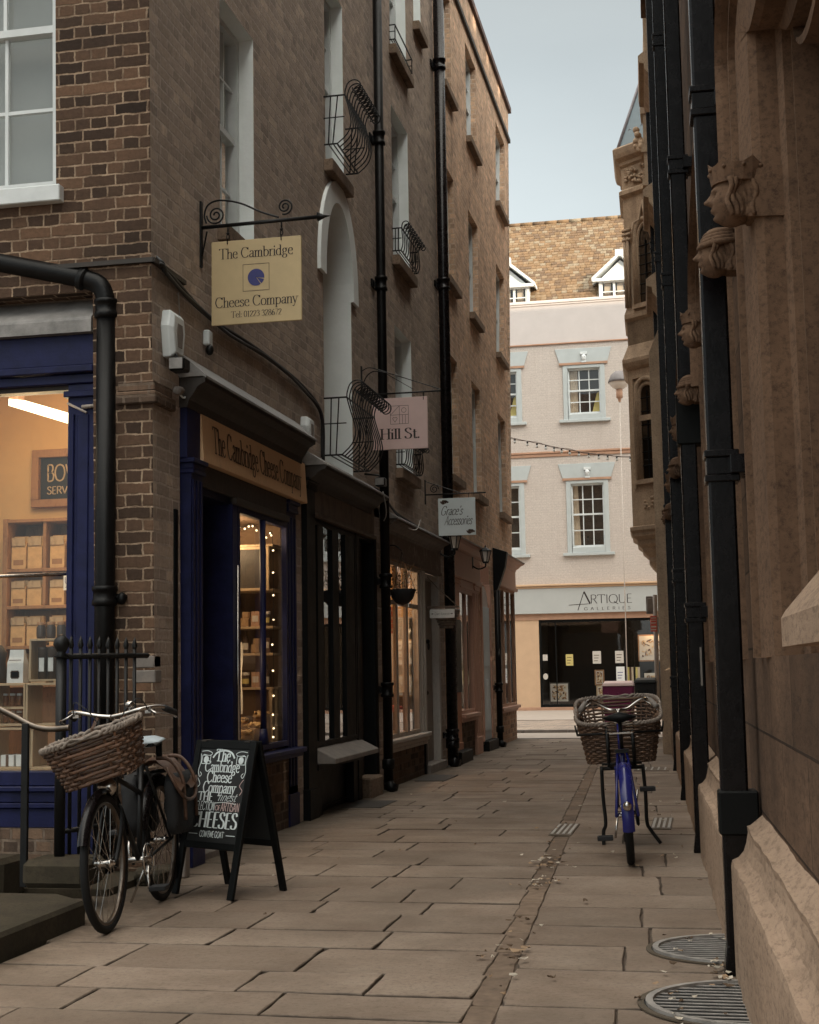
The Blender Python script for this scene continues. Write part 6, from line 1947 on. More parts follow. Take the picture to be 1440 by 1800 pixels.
m.build('bag', M['cloth_black'], pn, local=True)
m = MB()
fl = []
for i in range(9):
    f = i / 8
    y = -0.10 + 0.28 * f
    z = 0.735 + 0.045 * math.sin(PI * min(1, f * 1.5)) - (0.16 * max(0, f - 0.55) ** 1.3 * 2)
    fl.append([(-0.25 + 0.42 * k / 8 + 0.012 * math.sin(k * 1.7 + i), y, z + 0.018 * math.sin(k * 1.3 + i * 0.8)) for k in range(9)])
m.rings(fl, False, smooth=True)
m.build('flap', M['leather'], pn, local=True)
m = MB()
for x in (-0.16, 0.08): m.tube(catmull([(x, 0.02, 0.79), (x, 0.10, 0.775), (x + 0.02, 0.168, 0.68), (x, 0.172, 0.55), (x - 0.02, 0.168, 0.44)], 4), 0.011, 6, squash=0.4)
m.tube(catmull([(0.16, 0.10, 0.74), (0.17, 0.15, 0.64), (0.10, 0.185, 0.56), (-0.10, 0.185, 0.56), (-0.24, 0.16, 0.66)], 5), 0.010, 6)
m.build('strap', M['leather'], pn, local=True)

# -- blue delivery bicycle seen from behind
hx, hy = 2.805 - 2.885, 1.93 - 0.80
MATR = Matrix.Translation((2.885, 0.80, 0)) @ Matrix.Rotation(math.atan2(hy, hx), 4, 'Z') @ Matrix.Rotation(R(-2.5), 4, 'X')
bk = thing('bicycle', 'blue delivery bicycle seen from behind with a huge wicker basket on a front stand', 'bicycle', matrix=MATR)
WB, RW = 1.13, 0.31
wheel(bk, 0.0, RW, tyre=0.026); wheel(bk, WB, 0.26, tyre=0.026)
mudguard(bk, 0.0, RW, R(40), R(192), 0.075, 'bluegloss')
m = MB(); m.ball((-0.335, 0, 0.40), 0.018, 0.028, 0.03, 10, 7); m.tube([(-0.32, 0, 0.40), (-0.35, 0, 0.41)], 0.02, 8); m.build('rear_light', M['chrome'], bk, local=True)
m = MB()
m.tube([(0.42, 0, 0.28), (0.30, 0, 0.72)], 0.017, 8); m.tube([(0.42, 0, 0.28), (0.84, 0, 0.62)], 0.018, 8); m.tube([(0.31, 0, 0.66), (0.83, 0, 0.72)], 0.016, 8)
m.tube([(0.82, 0, 0.86), (0.86, 0, 0.56)], 0.02, 8)
for s_ in (-1, 1):
    m.tube([(0, s_ * 0.07, RW), (0.40, s_ * 0.045, 0.28)], 0.011, 6); m.tube([(0, s_ * 0.07, RW), (0.29, s_ * 0.03, 0.70)], 0.010, 6)
    m.tube([(0.87, s_ * 0.045, 0.56), (WB, s_ * 0.05, 0.26)], 0.012, 6)
m.build('frame', M['bluegloss'], bk, local=True)
m = MB(); m.tube([(0.815, 0, 0.86), (0.80, 0, 0.955)], 0.013, 8)
for s_ in (-1, 1): m.tube(catmull([(0.80, 0, 0.955), (0.84, s_ * 0.06, 0.96), (0.85, s_ * 0.14, 1.01), (0.82, s_ * 0.20, 1.03), (0.70, s_ * 0.25, 0.99)], 5), 0.011, 8)
m.build('handlebar', M['chrome'], bk, local=True)
for s_ in (-1, 1):
    m = MB(); m.tube([(0.78, s_ * 0.225, 1.018), (0.66, s_ * 0.262, 0.972)], 0.018, 9); m.build('grip', M['greystone'], bk, local=True)
    m = MB(); m.tube(catmull([(0.84, s_ * 0.18, 1.02), (0.83, s_ * 0.22, 0.99), (0.72, s_ * 0.27, 0.945)], 4), 0.006, 6); m.build('brake_lever', M['chrome'], bk, local=True)
m = MB()
sd = [(0.14, 0.095), (0.20, 0.115), (0.27, 0.095), (0.34, 0.05), (0.40, 0.03), (0.45, 0.022)]
m.rings([[(x, w * math.cos(t * PI / 6), 0.925 + (0.035 - 0.02 * abs(math.cos(t * PI / 6))) * math.sin(t * PI / 6)) for t in range(12)] for x, w in sd], True, True, True, True)
sd_ = m.build('saddle', M['black'], bk, local=True)
m = MB()
for s_ in (-1, 1):
    for k in range(4): m.tube([(0.19 + 0.024 * math.cos(a * PI / 4), s_ * 0.062 + 0.024 * math.sin(a * PI / 4), 0.83 + 0.02 * k) for a in range(8)], 0.005, 5, closed=True)
m.box(0.165, 0.19, -0.075, 0.075, 0.82, 0.83)
m.build('spring', M['chrome'], sd_, local=True)
m = MB(); m.tube([(0.30, 0, 0.70), (0.266, 0, 0.92)], 0.013, 8); m.box(0.27, 0.31, -0.045, 0.045, 0.69, 0.715); m.build('seat_post', M['iron'], sd_, local=True)
m = MB()
for s_ in (-1, 1): m.tube([(0.43, s_ * 0.06, 0.28), (0.43 - s_ * 0.05, s_ * 0.085, 0.28 + s_ * -0.15)], 0.009, 6)
m.tube([(0.43, -0.07, 0.28), (0.43, 0.07, 0.28)], 0.018, 8)
ck = m.build('crank', M['chrome'], bk, local=True)
for s_ in (-1, 1):
    m = MB(); cx, cz = 0.43 - s_ * 0.05, 0.28 - s_ * 0.15
    for e in (-0.035, 0.035): m.box(cx + e - 0.009, cx + e + 0.009, s_ * 0.10, s_ * 0.20, cz - 0.012, cz + 0.016)
    m.box(cx - 0.03, cx + 0.03, s_ * 0.145 - 0.012, s_ * 0.145 + 0.012, cz - 0.008, cz + 0.008); m.box(cx - 0.04, cx + 0.04, s_ * 0.195, s_ * 0.205, cz - 0.012, cz + 0.016)
    m.build('pedal', M['cloth_black'], ck, local=True, bev=0.003)
m = MB()
m.box(0.0, 0.46, -0.075, -0.055, 0.24, 0.33); m.build('chain_case', M['black'], bk, local=True, bev=0.01)
m = MB()
rim, bot = weave(m, (1.20, 0.0, 0.575), 0.44, 0.60, 0.34, 0.47, 0.37, 19, 30, 0.0085, 0.007, xf=lambda p: Vector((p.x, p.y, p.z + (p.x - 1.20) * 0.40 * (p.z - 0.575) / 0.37)))
bs = m.build('basket', M['wicker_dark'], bk, local=True)
rim.build('rim', M['wicker_pale'], bs, local=True); bot.build('base', M['wicker_dark'], bs, local=True)
m = MB()
m.tube([(0.985, -0.30, 0.79), (1.43, -0.30, 0.83), (1.43, 0.30, 0.83), (0.985, 0.30, 0.79)], 0.009, 6, closed=True)
for s_ in (-1, 1):
    m.tube([(0.985, s_ * 0.09, 0.84), (0.99, s_ * 0.09, 0.55), (1.38, s_ * 0.09, 0.55), (1.42, s_ * 0.09, 0.80)], 0.015, 6)
    m.tube([(0.85, s_ * 0.02, 0.60), (1.0, s_ * 0.09, 0.55)], 0.012, 6)
    m.tube([(0.985, s_ * 0.30, 0.79), (0.98, s_ * 0.312, 0.86)], 0.007, 6)
m.tube([(0.99, -0.14, 0.545), (0.99, 0.14, 0.545)], 0.014, 6); m.tube([(0.99, -0.14, 0.575), (0.99, 0.14, 0.575)], 0.010, 6)
m.build('carrier', M['iron'], bk, local=True)
m = MB()
for s_ in (-1, 1):
    m.tube(catmull([(1.0, s_ * 0.145, 0.56), (1.03, s_ * 0.15, 0.35), (1.05, s_ * 0.145, 0.16), (1.06, s_ * 0.165, 0.10), (1.06, s_ * (0.23 if s_ < 0 else 0.17), 0.0)], 4), 0.013, 8)
m.build('stand', M['iron'], bk, local=True)

# ------------------------------------------------------------------ chalkboard
wd = Vector((0.888, -0.459, 0)).normalized()
fd = Vector((-wd.y * -1, 0, 0))
fd = Vector((wd.y, -wd.x, 0))      # towards the viewer
AM = Matrix(((wd.x, -fd.x, 0, 0.655), (wd.y, -fd.y, 0, -0.525), (0, 0, 1, 0), (0, 0, 0, 1)))
ab = thing('chalkboard', 'black folding pavement chalkboard with white hand lettering by the shop door', 'chalkboard', matrix=AM)
HB, SPb, W2 = 0.865, 0.20, 0.25
def slope(u, d, h, sgn): # point on a leaning leaf: u across, d proud of it, h up the leaf 0..1
    off = SPb * (1 - h)
    nz = SPb / math.hypot(SPb, HB); ny = HB / math.hypot(SPb, HB)
    return (u, -sgn * (off + 0.012 + d * ny), HB * h + d * nz)
for sgn in (1, -1):
    m = MB()
    for u0, u1 in ((-W2, -W2 + 0.045), (W2 - 0.045, W2)): m.hexa([slope(u, d, h, sgn) for h in (0, 1) for u, d in ((u0, -0.012), (u1, -0.012), (u1, 0.012), (u0, 0.012))])
    for h0, h1 in ((0.945, 1.0), (0.30, 0.345)): m.hexa([slope(u, d, h, sgn) for h in (h0, h1) for u, d in ((-W2 + 0.045, -0.012), (W2 - 0.045, -0.012), (W2 - 0.045, 0.012), (-W2 + 0.045, 0.012))])
    fr = m.build('frame', M['black'], ab, local=True, bev=0.003)
    m = MB(); m.hexa([slope(u, d, h, sgn) for h in (0.345, 0.945) for u, d in ((-W2 + 0.045, -0.006), (W2 - 0.045, -0.006), (W2 - 0.045, 0.005), (-W2 + 0.045, 0.005))])
    pnl = m.build('panel', M['slate_board'], fr, local=True)
    if sgn == 1:
        ch_w, ch_p = MB(), MB()
        up = (Vector(slope(0, 0, 1, 1)) - Vector(slope(0, 0, 0, 1))).normalized()
        def wr(mb_, s_, h, size, width, u=0.0, **k):
            write(mb_, s_, slope(u, 0.0068, h, 1), (1, 0, 0), up, size, width=width, center=True, wob=0.012, **k)
        wr(ch_w, 'The', 0.865, 0.068, 0.125, -0.005, thin=0.07, thick=0.16)
        wr(ch_w, 'Cambridge', 0.795, 0.062, 0.29, 0.0, thin=0.07, thick=0.15)
        wr(ch_w, 'Cheese', 0.728, 0.062, 0.21, -0.01, thin=0.07, thick=0.15)
        wr(ch_w, 'Company', 0.66, 0.062, 0.27, 0.0, thin=0.07, thick=0.15)
        wr(ch_w, 'THE', 0.605, 0.050, 0.125, -0.10, thin=0.08, thick=0.20, serif=False) if 'H' in G else None
        wr(ch_w, 'finest', 0.608, 0.05, 0.15, 0.075, thin=0.05, thick=0.08, slant=0.4, serif=False)
        wr(ch_w, 'SELECTION', 0.545, 0.048, 0.17, -0.095, thin=0.10, thick=0.14, serif=False)
        wr(ch_p, 'OF', 0.548, 0.028, 0.04, 0.015, thin=0.12, thick=0.16, serif=False)  if 'F' in G else None
        wr(ch_p, 'ARTISAN', 0.545, 0.048, 0.15, 0.115, thin=0.10, thick=0.14, serif=False)
        wr(ch_w, 'CHEESES', 0.435, 0.088, 0.385, 0.0, thin=0.05, thick=0.20, serif=False)
        wr(ch_w, 'COW EWE GOAT', 0.375, 0.034, 0.20, 0.0, thin=0.10, thick=0.16, serif=False)
        P = lambda u, h: Vector(slope(u, 0.0068, h, 1))
        def stroke(pts, w=0.0045, mb_=None):
            mb_ = mb_ or ch_w
            pts = catmull([(a, b, 0) for a, b in pts], 4)
            L, R_ = [], []
            for i, p in enumerate(pts):
                q0, q1 = pts[max(i - 1, 0)], pts[min(i + 1, len(pts) - 1)]
                dx, dy = q1.x - q0.x, (q1.y - q0.y) * 0.9
                l = math.hypot(dx, dy) or 1
                L.append(P(p.x - dy / l * w / 2, p.y + dx / l * w / 2)); R_.append(P(p.x + dy / l * w / 2, p.y - dx / l * w / 2))
            n_ = len(L)
            mb_.add(L + R_, [(i, i + 1, n_ + i + 1, n_ + i) for i in range(n_ - 1)])
        for sx in (-1, 1):
            stroke([(sx * 0.19, 0.925), (sx * 0.14, 0.93), (sx * 0.10, 0.915), (sx * 0.12, 0.90), (sx * 0.17, 0.905)])
            stroke([(sx * 0.195, 0.91), (sx * 0.185, 0.86), (sx * 0.195, 0.80), (sx * 0.18, 0.76), (sx * 0.165, 0.775), (sx * 0.18, 0.79)])
            stroke([(sx * 0.19, 0.75), (sx * 0.165, 0.71), (sx * 0.19, 0.68), (sx * 0.175, 0.65)], mb_=ch_p if sx > 0 else ch_w)
            stroke([(sx * 0.145 - 0.035, 0.845), (sx * 0.145 - 0.035, 0.90)]); stroke([(sx * 0.145 + 0.035, 0.845), (sx * 0.145 + 0.035, 0.90)])
            stroke([(sx * 0.145 - 0.035, 0.845), (sx * 0.145 + 0.035, 0.845)]); stroke([(sx * 0.145 - 0.035, 0.90), (sx * 0.145 + 0.035, 0.90)])
            ch_w.add([P(sx * 0.145 + 0.021 * math.cos(a * PI / 8), 0.8725 + 0.0235 * math.sin(a * PI / 8)) for a in range(16)], [tuple(range(16))])
            stroke([(sx * 0.19, 0.392), (sx * 0.15, 0.392), (sx * 0.118, 0.392)])
        stroke([(-0.09, 0.885), (-0.06, 0.92), (0.0, 0.935), (0.06, 0.92), (0.09, 0.885)], 0.012)
        stroke([(-0.02, 0.592), (0.06, 0.600), (0.16, 0.592)])
        ch_w.build('lettering', M['chalk'], pnl, local=True, recalc=False); ch_p.build('pink_lettering', M['chalkpink'], pnl, local=True, recalc=False)
for u in (-0.18, 0.18):
    m = MB(); m.box(u - 0.02, u + 0.02, -0.03, 0.03, HB - 0.006, HB + 0.004); m.build('hinge', M['steel_dark'], ab, local=True)

# ------------------------------------------------------------------ railing, handrail and stone edge in front of the window
mb = MB()
mb.rings([[(-3.0, -1.42, z), (0.02, -1.42, z), (0.26, -1.62, z), (0.30, -4.5, z), (-3.0, -4.5, z)] for z in (-0.04, 0.10)] + [[(-3.0, -1.43, 0.12), (0.01, -1.43, 0.12), (0.245, -1.63, 0.12), (0.285, -4.5, 0.12), (-3.0, -4.5, 0.12)]], True, False, True)
struct('stone_step', mb, M['moss'])
t = thing('coping_stone', 'mossy stone coping block under the thick railing post', 'stone', (-0.1, -1.1, 0))
m = MB(); m.box(-0.27, 0.10, -1.28, -0.98, 0.12, 0.27); m.build('block', M['moss'], t, bev=0.03)
t = thing('coping_stone', 'mossy stone coping block at the left edge of the photo by the handrail', 'stone', (-0.8, -1.0, 0))
m = MB(); m.box(-1.4, -0.50, -1.05, -0.75, 0.0, 0.24); m.build('block', M['moss'], t, bev=0.03)
mb = MB(); mb.box(-3.0, 0.0, -0.75, -0.02, -0.03, 0.04)
struct('area_floor', mb, M['moss'])
rl = thing('railing', 'black iron railing with spear tops and a ball finial post before the drainpipe', 'railing', (-0.13, -1.1, 0))
A_, B_ = Vector((-0.13, -1.10, 0)), Vector((0.045, -0.42, 0))
m = MB(); m.tube([(A_.x, A_.y, 0.26), (A_.x, A_.y, 1.36)], 0.030, 10); m.lathe([(0.03, 0), (0.045, 0.01), (0.022, 0.03), (0.03, 0.045), (0.046, 0.075), (0.040, 0.105), (0.015, 0.13), (0, 0.135)], (A_.x, A_.y, 1.355), 14)
m.build('post', M['iron'], rl)
m = MB(); m.tube([(A_.x, A_.y, 1.365), (B_.x, B_.y, 1.372), (B_.x + 0.02, B_.y + 0.1, 1.372)], 0.016, 6); m.build('rail', M['iron'], rl)
m = MB(); m.tube([(A_.x, A_.y, 0.40), (B_.x, B_.y, 0.40)], 0.014, 6); m.build('rail', M['iron'], rl)
m = MB()
for i in range(1, 9):
    p = A_.lerp(B_, i / 8.4)
    m.tube([(p.x, p.y, 0.14), (p.x, p.y, 1.42)], 0.011, 7)
    m.lathe([(0.011, 0), (0.018, 0.02), (0.010, 0.05), (0.0, 0.075)], (p.x, p.y, 1.41), 7)
m.build('bars', M['iron'], rl)
rl = thing('handrail', 'curved black handrail on plain uprights left of the ball finial post', 'handrail', (-0.4, -1.22, 0))
m = MB(); m.tube(catmull([(-0.03, -1.20, 0.975), (-0.14, -1.20, 0.968), (-0.24, -1.21, 0.985), (-0.36, -1.22, 1.045), (-0.52, -1.22, 1.12), (-0.95, -1.22, 1.33)], 5), 0.017, 8, squash=0.6)
m.build('rail', M['rimmetal'], rl)
m = MB()
for x, z0, z1 in ((-0.28, 0.12, 1.0), (-0.47, 0.12, 1.1), (-0.72, 0.12, 1.21)): m.box(x - 0.020, x + 0.020, -1.232, -1.208, z0, z1)
m.build('uprights', M['iron'], rl, bev=0.003)
t = thing('stub_post', 'short grey stump of a post at the foot of the navy shopfront', 'post', (0.17, 0.02, 0))
m = MB(); m.box(0.13, 0.20, -0.02, 0.06, 0.0, 0.21); m.build('post', M['greystone'], t, bev=0.008)
t = thing('rubble_stone', 'rough stone lying against the foot of the corner', 'stone', (0.1, -0.25, 0))
m = MB(); blob_box(m, -0.02, 0.20, -0.35, -0.12, 0.0, 0.09, seed=9); m.build('stone', M['moss'], t)

# ------------------------------------------------------------------ cables, alarm boxes, lamps on the left wall
def cable(name, pts, r, mat, label, strands=1):
    m = MB()
    for k in range(strands):
        m.tube([p + Vector((0.004 * k, 0.01 * math.sin(k * 2 + i * 0.5), 0.016 * math.cos(k * 2.1) + 0.008 * math.sin(i * 0.6 + k))) for i, p in enumerate(catmull(pts, 6))], r, 6)
    o = m.build(name, M[mat])
    return tag(o, label, 'cable')
cable('cable', [(0.03, 0.0, 3.88), (0.02, 0.5, 3.83), (0.02, 1.2, 3.77), (0.02, 2.2, 3.80), (0.02, 3.38, 3.74), (0.02, 3.95, 3.62), (0.02, 4.0, 3.2)], 0.013, 'cable', 'bundle of black cables sagging along the brick wall behind the cream sign', 3)
cable('cable', [(-0.85, -0.035, 3.945), (-0.5, -0.035, 3.935), (-0.1, -0.035, 3.955), (0.03, -0.03, 3.92), (0.03, 0.05, 3.87)], 0.013, 'cable', 'black cable with a pale streak round the brick corner above the elbow pipe', 2)
cable('cable', [(0.03, 5.6, 3.10), (0.03, 6.3, 3.18), (0.03, 7.2, 3.02), (0.03, 8.4, 3.0), (0.03, 9.8, 2.98)], 0.010, 'cable', 'black cables looping above the peeling name board', 3)
cable('cable', [(0.26, 5.45, 3.05), (0.26, 5.6, 2.86), (0.2, 5.75, 2.78)], 0.006, 'cablegrey', 'loose pale cable end dangling from the black shop cornice')
cable('cable', [(0.22, 7.6, 2.98), (0.22, 7.4, 2.86), (0.20, 7.0, 2.82)], 0.006, 'cablegrey', 'loose pale cable end hanging over the peeling name board')
cable('cable', [(0.012, 0.33, 3.8), (0.012, 0.36, 3.6), (0.05, 0.3, 3.45)], 0.004, 'cablegrey', 'thin pale wire running down to the white alarm box')
def alarm(y, z, s, label):
    t = thing('alarm_box', label, 'alarm box', (0, y, z))
    m = MB()
    pr = [(-0.10, 0.16), (0.10, 0.16), (0.13, 0.05), (0.09, -0.15), (-0.09, -0.15), (-0.13, 0.05)]
    m.rings([[(d, y + a * k * s, z + b * k * s) for a, b in pr] for d, k in ((0.0, 1.0), (0.055, 1.0), (0.085, 0.8))], True, True, True)
    m.build('casing', M['plastic_white'], t, bev=0.006)
    m = MB(); m.rings([[(d, y + a * 0.42 * s, z + b * 0.5 * s) for a, b in pr] for d in (0.08, 0.089)], True, True, True); m.build('strobe', M['greystone'], t)
    return t
alarm(0.17, 3.47, 1.0, 'white alarm box on the brick corner above the navy shopfront')
alarm(3.42, 3.37, 0.75, 'small white alarm box above the join of the navy and black shops')
def flood(x, y, z, label, cat='floodlight'):
    t = thing('floodlight', label, cat, (x, y, z))
    m = MB(); m.box(x - 0.05, x + 0.06, y - 0.07, y + 0.05, z - 0.04, z + 0.05); m.build('housing', M['iron'], t, bev=0.012)
    m = MB(); m.tube([(0.0, y, z + 0.1), (x - 0.02, y, z + 0.08), (x, y, z + 0.03)], 0.010, 6); m.build('arm', M['iron'], t)
    m = MB(); m.box(x - 0.04, x + 0.05, y - 0.078, y - 0.071, z - 0.03, z + 0.04); m.build('lens', M['lead'], t)
flood(0.10, 0.12, 3.26, 'small black floodlight under the white alarm box on the corner')
flood(0.17, 5.75, 3.20, 'small black floodlight on the cornice below the bulging window guard')
t = thing('camera_dome', 'little grey camera on the brick beside the navy cornice', 'camera', (0.06, 0.30, 3.14))
m = MB(); m.tube([(0.0, 0.30, 3.14), (0.05, 0.25, 3.13)], 0.022, 9); m.tube([(0.05, 0.28, 3.13), (0.07, 0.16, 3.11)], 0.028, 10); m.build('camera', M['greystone'], t)
m = MB(); m.tube(catmull([(0.01, 0.33, 3.14), (0.04, 0.38, 3.10), (0.06, 0.42, 3.2)], 4), 0.007, 6); m.build('lead', M['plastic_white'], t)
t = thing('junction_box', 'small pale junction box with dangling wire on the wall under the cream sign', 'box', (0.03, 0.88, 3.62))
m = MB(); m.box(0, 0.05, 0.84, 0.92, 3.57, 3.68); m.build('box', M['plastic_white'], t, bev=0.01)
m = MB(); m.ball((0.04, 0.88, 3.54), 0.03, 0.03, 0.04, 9, 7); m.build('sensor', M['iron'], t)

def lantern(y, z, label):
    t = thing('wall_lantern', label, 'lantern', (0, y, z), group='carriage lanterns on the salmon shop')
    m = MB(); m.box(0.04, 0.06, y - 0.035, y + 0.035, z - 0.16, z + 0.02); m.tube(catmull([(0.05, y, z - 0.12), (0.14, y, z - 0.17), (0.24, y, z - 0.14), (0.25, y, z - 0.09)], 4), 0.012, 7)
    m.build('arm', M['iron'], t)
    m = MB(); m.lathe([(0.0, 0.19), (0.012, 0.17), (0.012, 0.155), (0.09, 0.105), (0.095, 0.09), (0.0, 0.09)], (0.25, y, z), 6, smooth=False); m.lathe([(0.0, -0.09), (0.045, -0.085), (0.04, -0.06), (0.0, -0.06)], (0.25, y, z), 6, smooth=False)
    for k in range(6):
        a = k * PI / 3
        m.tube([(0.25 + 0.042 * math.cos(a), y + 0.042 * math.sin(a), z - 0.07), (0.25 + 0.082 * math.cos(a), y + 0.082 * math.sin(a), z + 0.095)], 0.006, 4)
    m.build('frame', M['iron'], t)
    m = MB(); m.lathe([(0.038, -0.065), (0.076, 0.09)], (0.25, y, z), 6, smooth=False); m.build('glass', M['opal'], t)
    return t
lantern(9.75, 2.90, 'black carriage lantern under the pale blue hanging sign')
lantern(12.45, 2.92, 'black carriage lantern beside the far salmon fascia, right of the other lantern')

hb = thing('hanging_basket', 'black hanging basket with bare twigs in front of the taupe shop window', 'hanging basket', (0.20, 6.62, 2.0))
m = MB(); m.lathe([(0.0, -0.02), (0.07, 0.0), (0.115, 0.05), (0.14, 0.115), (0.148, 0.15), (0.14, 0.155), (0.0, 0.13)], (0.20, 6.62, 1.985), 18); m.build('bowl', M['cloth_black'], hb)
m = MB()
for k in range(3): m.tube([(0.20 + 0.14 * math.cos(k * 2.1), 6.62 + 0.14 * math.sin(k * 2.1), 2.13), (0.20, 6.62, 2.55)], 0.003, 4)
m.tube(catmull([(0.0, 6.62, 2.45), (0.02, 6.62, 2.6), (0.12, 6.62, 2.62), (0.2, 6.62, 2.56)], 4), 0.008, 6); m.build('chain', M['iron'], hb)
m = MB()
for k in range(46):
    a, b = random.random() * 6.3, random.uniform(0.03, 0.15)
    p0 = (0.20 + 0.06 * math.cos(a), 6.62 + 0.06 * math.sin(a), 2.12); h = random.uniform(0.06, 0.32)
    m.tube(catmull([p0, (0.20 + b * math.cos(a), 6.62 + b * math.sin(a), 2.12 + h * 0.6), (0.20 + b * 1.5 * math.cos(a + 0.3), 6.62 + b * 1.5 * math.sin(a + 0.3), 2.12 + h)], 3), 0.0022, 4)
m.build('twigs', M['shelfwood'], hb)
m = MB()
for k in range(150):
    a, b, h = random.random() * 6.3, random.uniform(0.02, 0.19), random.uniform(0, 0.26)
    c = Vector((0.20 + b * math.cos(a), 6.62 + b * math.sin(a), 2.10 + h)); d1, d2 = Vector((random.gauss(0, 1), random.gauss(0, 1), random.gauss(0, 1))).normalized() * 0.014, Vector((random.gauss(0, 1), random.gauss(0, 1), random.gauss(0, 1))).normalized() * 0.010
    m.quad(c - d1, c + d2, c + d1, c - d2)
m.build('leaves', M['green'], hb, recalc=False)
hb = thing('wall_basket', 'half round pale wicker wall basket under the narrow direction sign', 'basket', (0.3, 9.25, 1.9))
m = MB()
for k in range(7):
    r_ = 0.16 * math.sin(0.35 + k * 0.2); z = 1.80 + 0.035 * k
    m.tube([(0.20 + (0.17 * (0.45 + 0.09 * k)) * math.cos(t * PI / 10), 9.3 + (0.16 * (0.45 + 0.09 * k)) * math.sin(t * PI / 10), z) for t in range(20)], 0.018, 5, closed=True)
m.build('basket', M['wicker_pale'], hb)
m = MB(); m.lathe([(0.0, 0.0), (0.07, 0.0), (0.14, 0.18)], (0.20, 9.3, 1.80), 16); m.build('liner', M['brownboard'], hb)

# ------------------------------------------------------------------ food in the big lit window
def lamp(name, loc, energy, col, size=0.08):
    d = bpy.data.lights.new(name, 'POINT'); d.energy = energy; d.color = col; d.shadow_soft_size = size
    o = bpy.data.objects.new(name, d); o.location = loc; C.objects.link(o); return o
t = thing('tube_lamp', 'lit fluorescent tube lamp on the ceiling behind the big shop window', 'lamp', (-1.0, 0.6, 3.15))
a_, b_ = Vector((-1.50, 1.0, 3.24)), Vector((-0.66, 0.22, 2.93))
m = MB()
du = (b_ - a_).normalized(); sd = Vector((du.y, -du.x, 0)).normalized() * 0.06; upv = Vector((0, 0, 1))
m.hexa([a_ - sd, b_ - sd, b_ + sd, a_ + sd, a_ - sd + upv * 0.05, b_ - sd + upv * 0.05, b_ + sd + upv * 0.05, a_ + sd + upv * 0.05])
m.build('diffuser', M['tube'], t)
m = MB(); m.hexa([a_ - sd - du * 0.02, a_ - sd, a_ + sd, a_ + sd - du * 0.02] + [p + upv * 0.09 for p in (a_ - sd - du * 0.02, a_ - sd, a_ + sd, a_ + sd - du * 0.02)])
m.tube([a_ + upv * 0.05, a_ + upv * 0.2], 0.012, 6); m.tube([b_ + upv * 0.05 - du * 0.1, b_ + upv * 0.4 - du * 0.1], 0.012, 6)
m.build('end_cap', M['terracotta'], t)
lamp('tube_light', (-1.15, 0.55, 3.0), 10, (1.0, 0.70, 0.38), 0.25)
lamp('counter_light', (-0.95, 0.75, 1.9), 2.2, (1.0, 0.66, 0.34), 0.15)
t = thing('framed_sign', 'dark framed sign with cream capitals on the orange wall inside the lit shop', 'sign', (-1.3, 1.49, 2.7))
m = MB()
for a in ((-1.60, -1.02, 2.925, 2.985), (-1.60, -1.02, 2.54, 2.60), (-1.60, -1.545, 2.60, 2.925), (-1.075, -1.02, 2.60, 2.925)): m.box(a[0], a[1], 1.45, 1.515, a[2], a[3])
m.build('frame', M['shelfwood'], t, bev=0.004)
m = MB(); m.box(-1.545, -1.075, 1.495, 1.515, 2.60, 2.925); pn_ = m.build('panel', M['slate_board'], t)
m = MB(); write(m, 'BOVRIL'.replace('RIL', ''), (-1.495, 1.493, 2.745), (1, 0, 0), (0, 0, 1), 0.125, 0.09, 0.13, width=0.225, serif=False)
write(m, 'SERVED', (-1.49, 1.493, 2.645), (1, 0, 0), (0, 0, 1), 0.056, 0.11, 0.15, width=0.255, serif=False)
m.build('lettering', M['crate'], pn_, recalc=False)
sh = thing('shelf_unit', 'brown wooden shelf unit against the orange wall inside the lit shop', 'shelves', (-1.3, 1.4, 1.4))
m = MB()
m.box(-1.70, -1.66, 1.20, 1.50, 0.6, 2.43); m.box(-0.9, -0.86, 1.20, 1.50, 0.6, 2.43); m.box(-1.66, -0.9, 1.48, 1.50, 0.6, 2.43)
m.build('frame', M['shelfwood'], sh, bev=0.003)
shz = [1.18, 1.46, 1.755, 2.03, 2.40]
m = MB()
for z in shz: m.box(-1.66, -0.9, 1.20, 1.48, z, z + 0.025)
m.build('shelf', M['shelfwood'], sh, bev=0.003)
part('upright', M['shelfwood'], sh, lambda m: m.box(-1.385, -1.36, 1.22, 1.48, 1.785, 2.40))
def bag_thing(x, y, z, w, h, d, label, group, k):
    t = thing('food_bag', label, 'bag', (x, y, z), group=group)
    m = MB()
    m.rings([[(x + a * w / 2 * s_, y + b * d / 2 * s2, z + zz) for a, b in ((-1, -1), (1, -1), (1, 1), (-1, 1))] for zz, s_, s2 in ((0, .96, 1), (h * .1, 1, 1), (h * .66, 1, .95), (h * .78, .98, .6), (h * .82, 1.0, .3), (h, 0.98, .25))], True, True, True)
    m.build('bag', M['bag'], t)
    m = MB(); m.box(x - w * 0.46, x + w * 0.46, y - d / 2 - 0.006, y - d / 2 + 0.002, z + h * 0.70, z + h * 0.95); m.build('fold', M['crate'], t)
    if k % 2 == 0:
        m = MB(); m.quad((x - w * .35, y - d / 2 - .002, z + h * .12), (x + w * .35, y - d / 2 - .002, z + h * .12), (x + w * .35, y - d / 2 - .002, z + h * .28), (x - w * .35, y - d / 2 - .002, z + h * .28)); m.build('label', M['shelfwood'], t)
rows_ = ((2.055, 'top shelf', 0.27), (1.78, 'second shelf down', 0.21), (1.485, 'third shelf down', 0.24))
nm = ('first', 'second', 'third', 'fourth', 'fifth')
for z, rn, h in rows_:
    for i, x in enumerate((-1.59, -1.46, -1.28, -1.14, -1.0)):
        bag_thing(x, 1.30, z, 0.115, h * 0.92, 0.12, 'tan paper food bag, %s from left on the %s in the shop' % (nm[i], rn), 'paper bags on the wooden shelves', i)
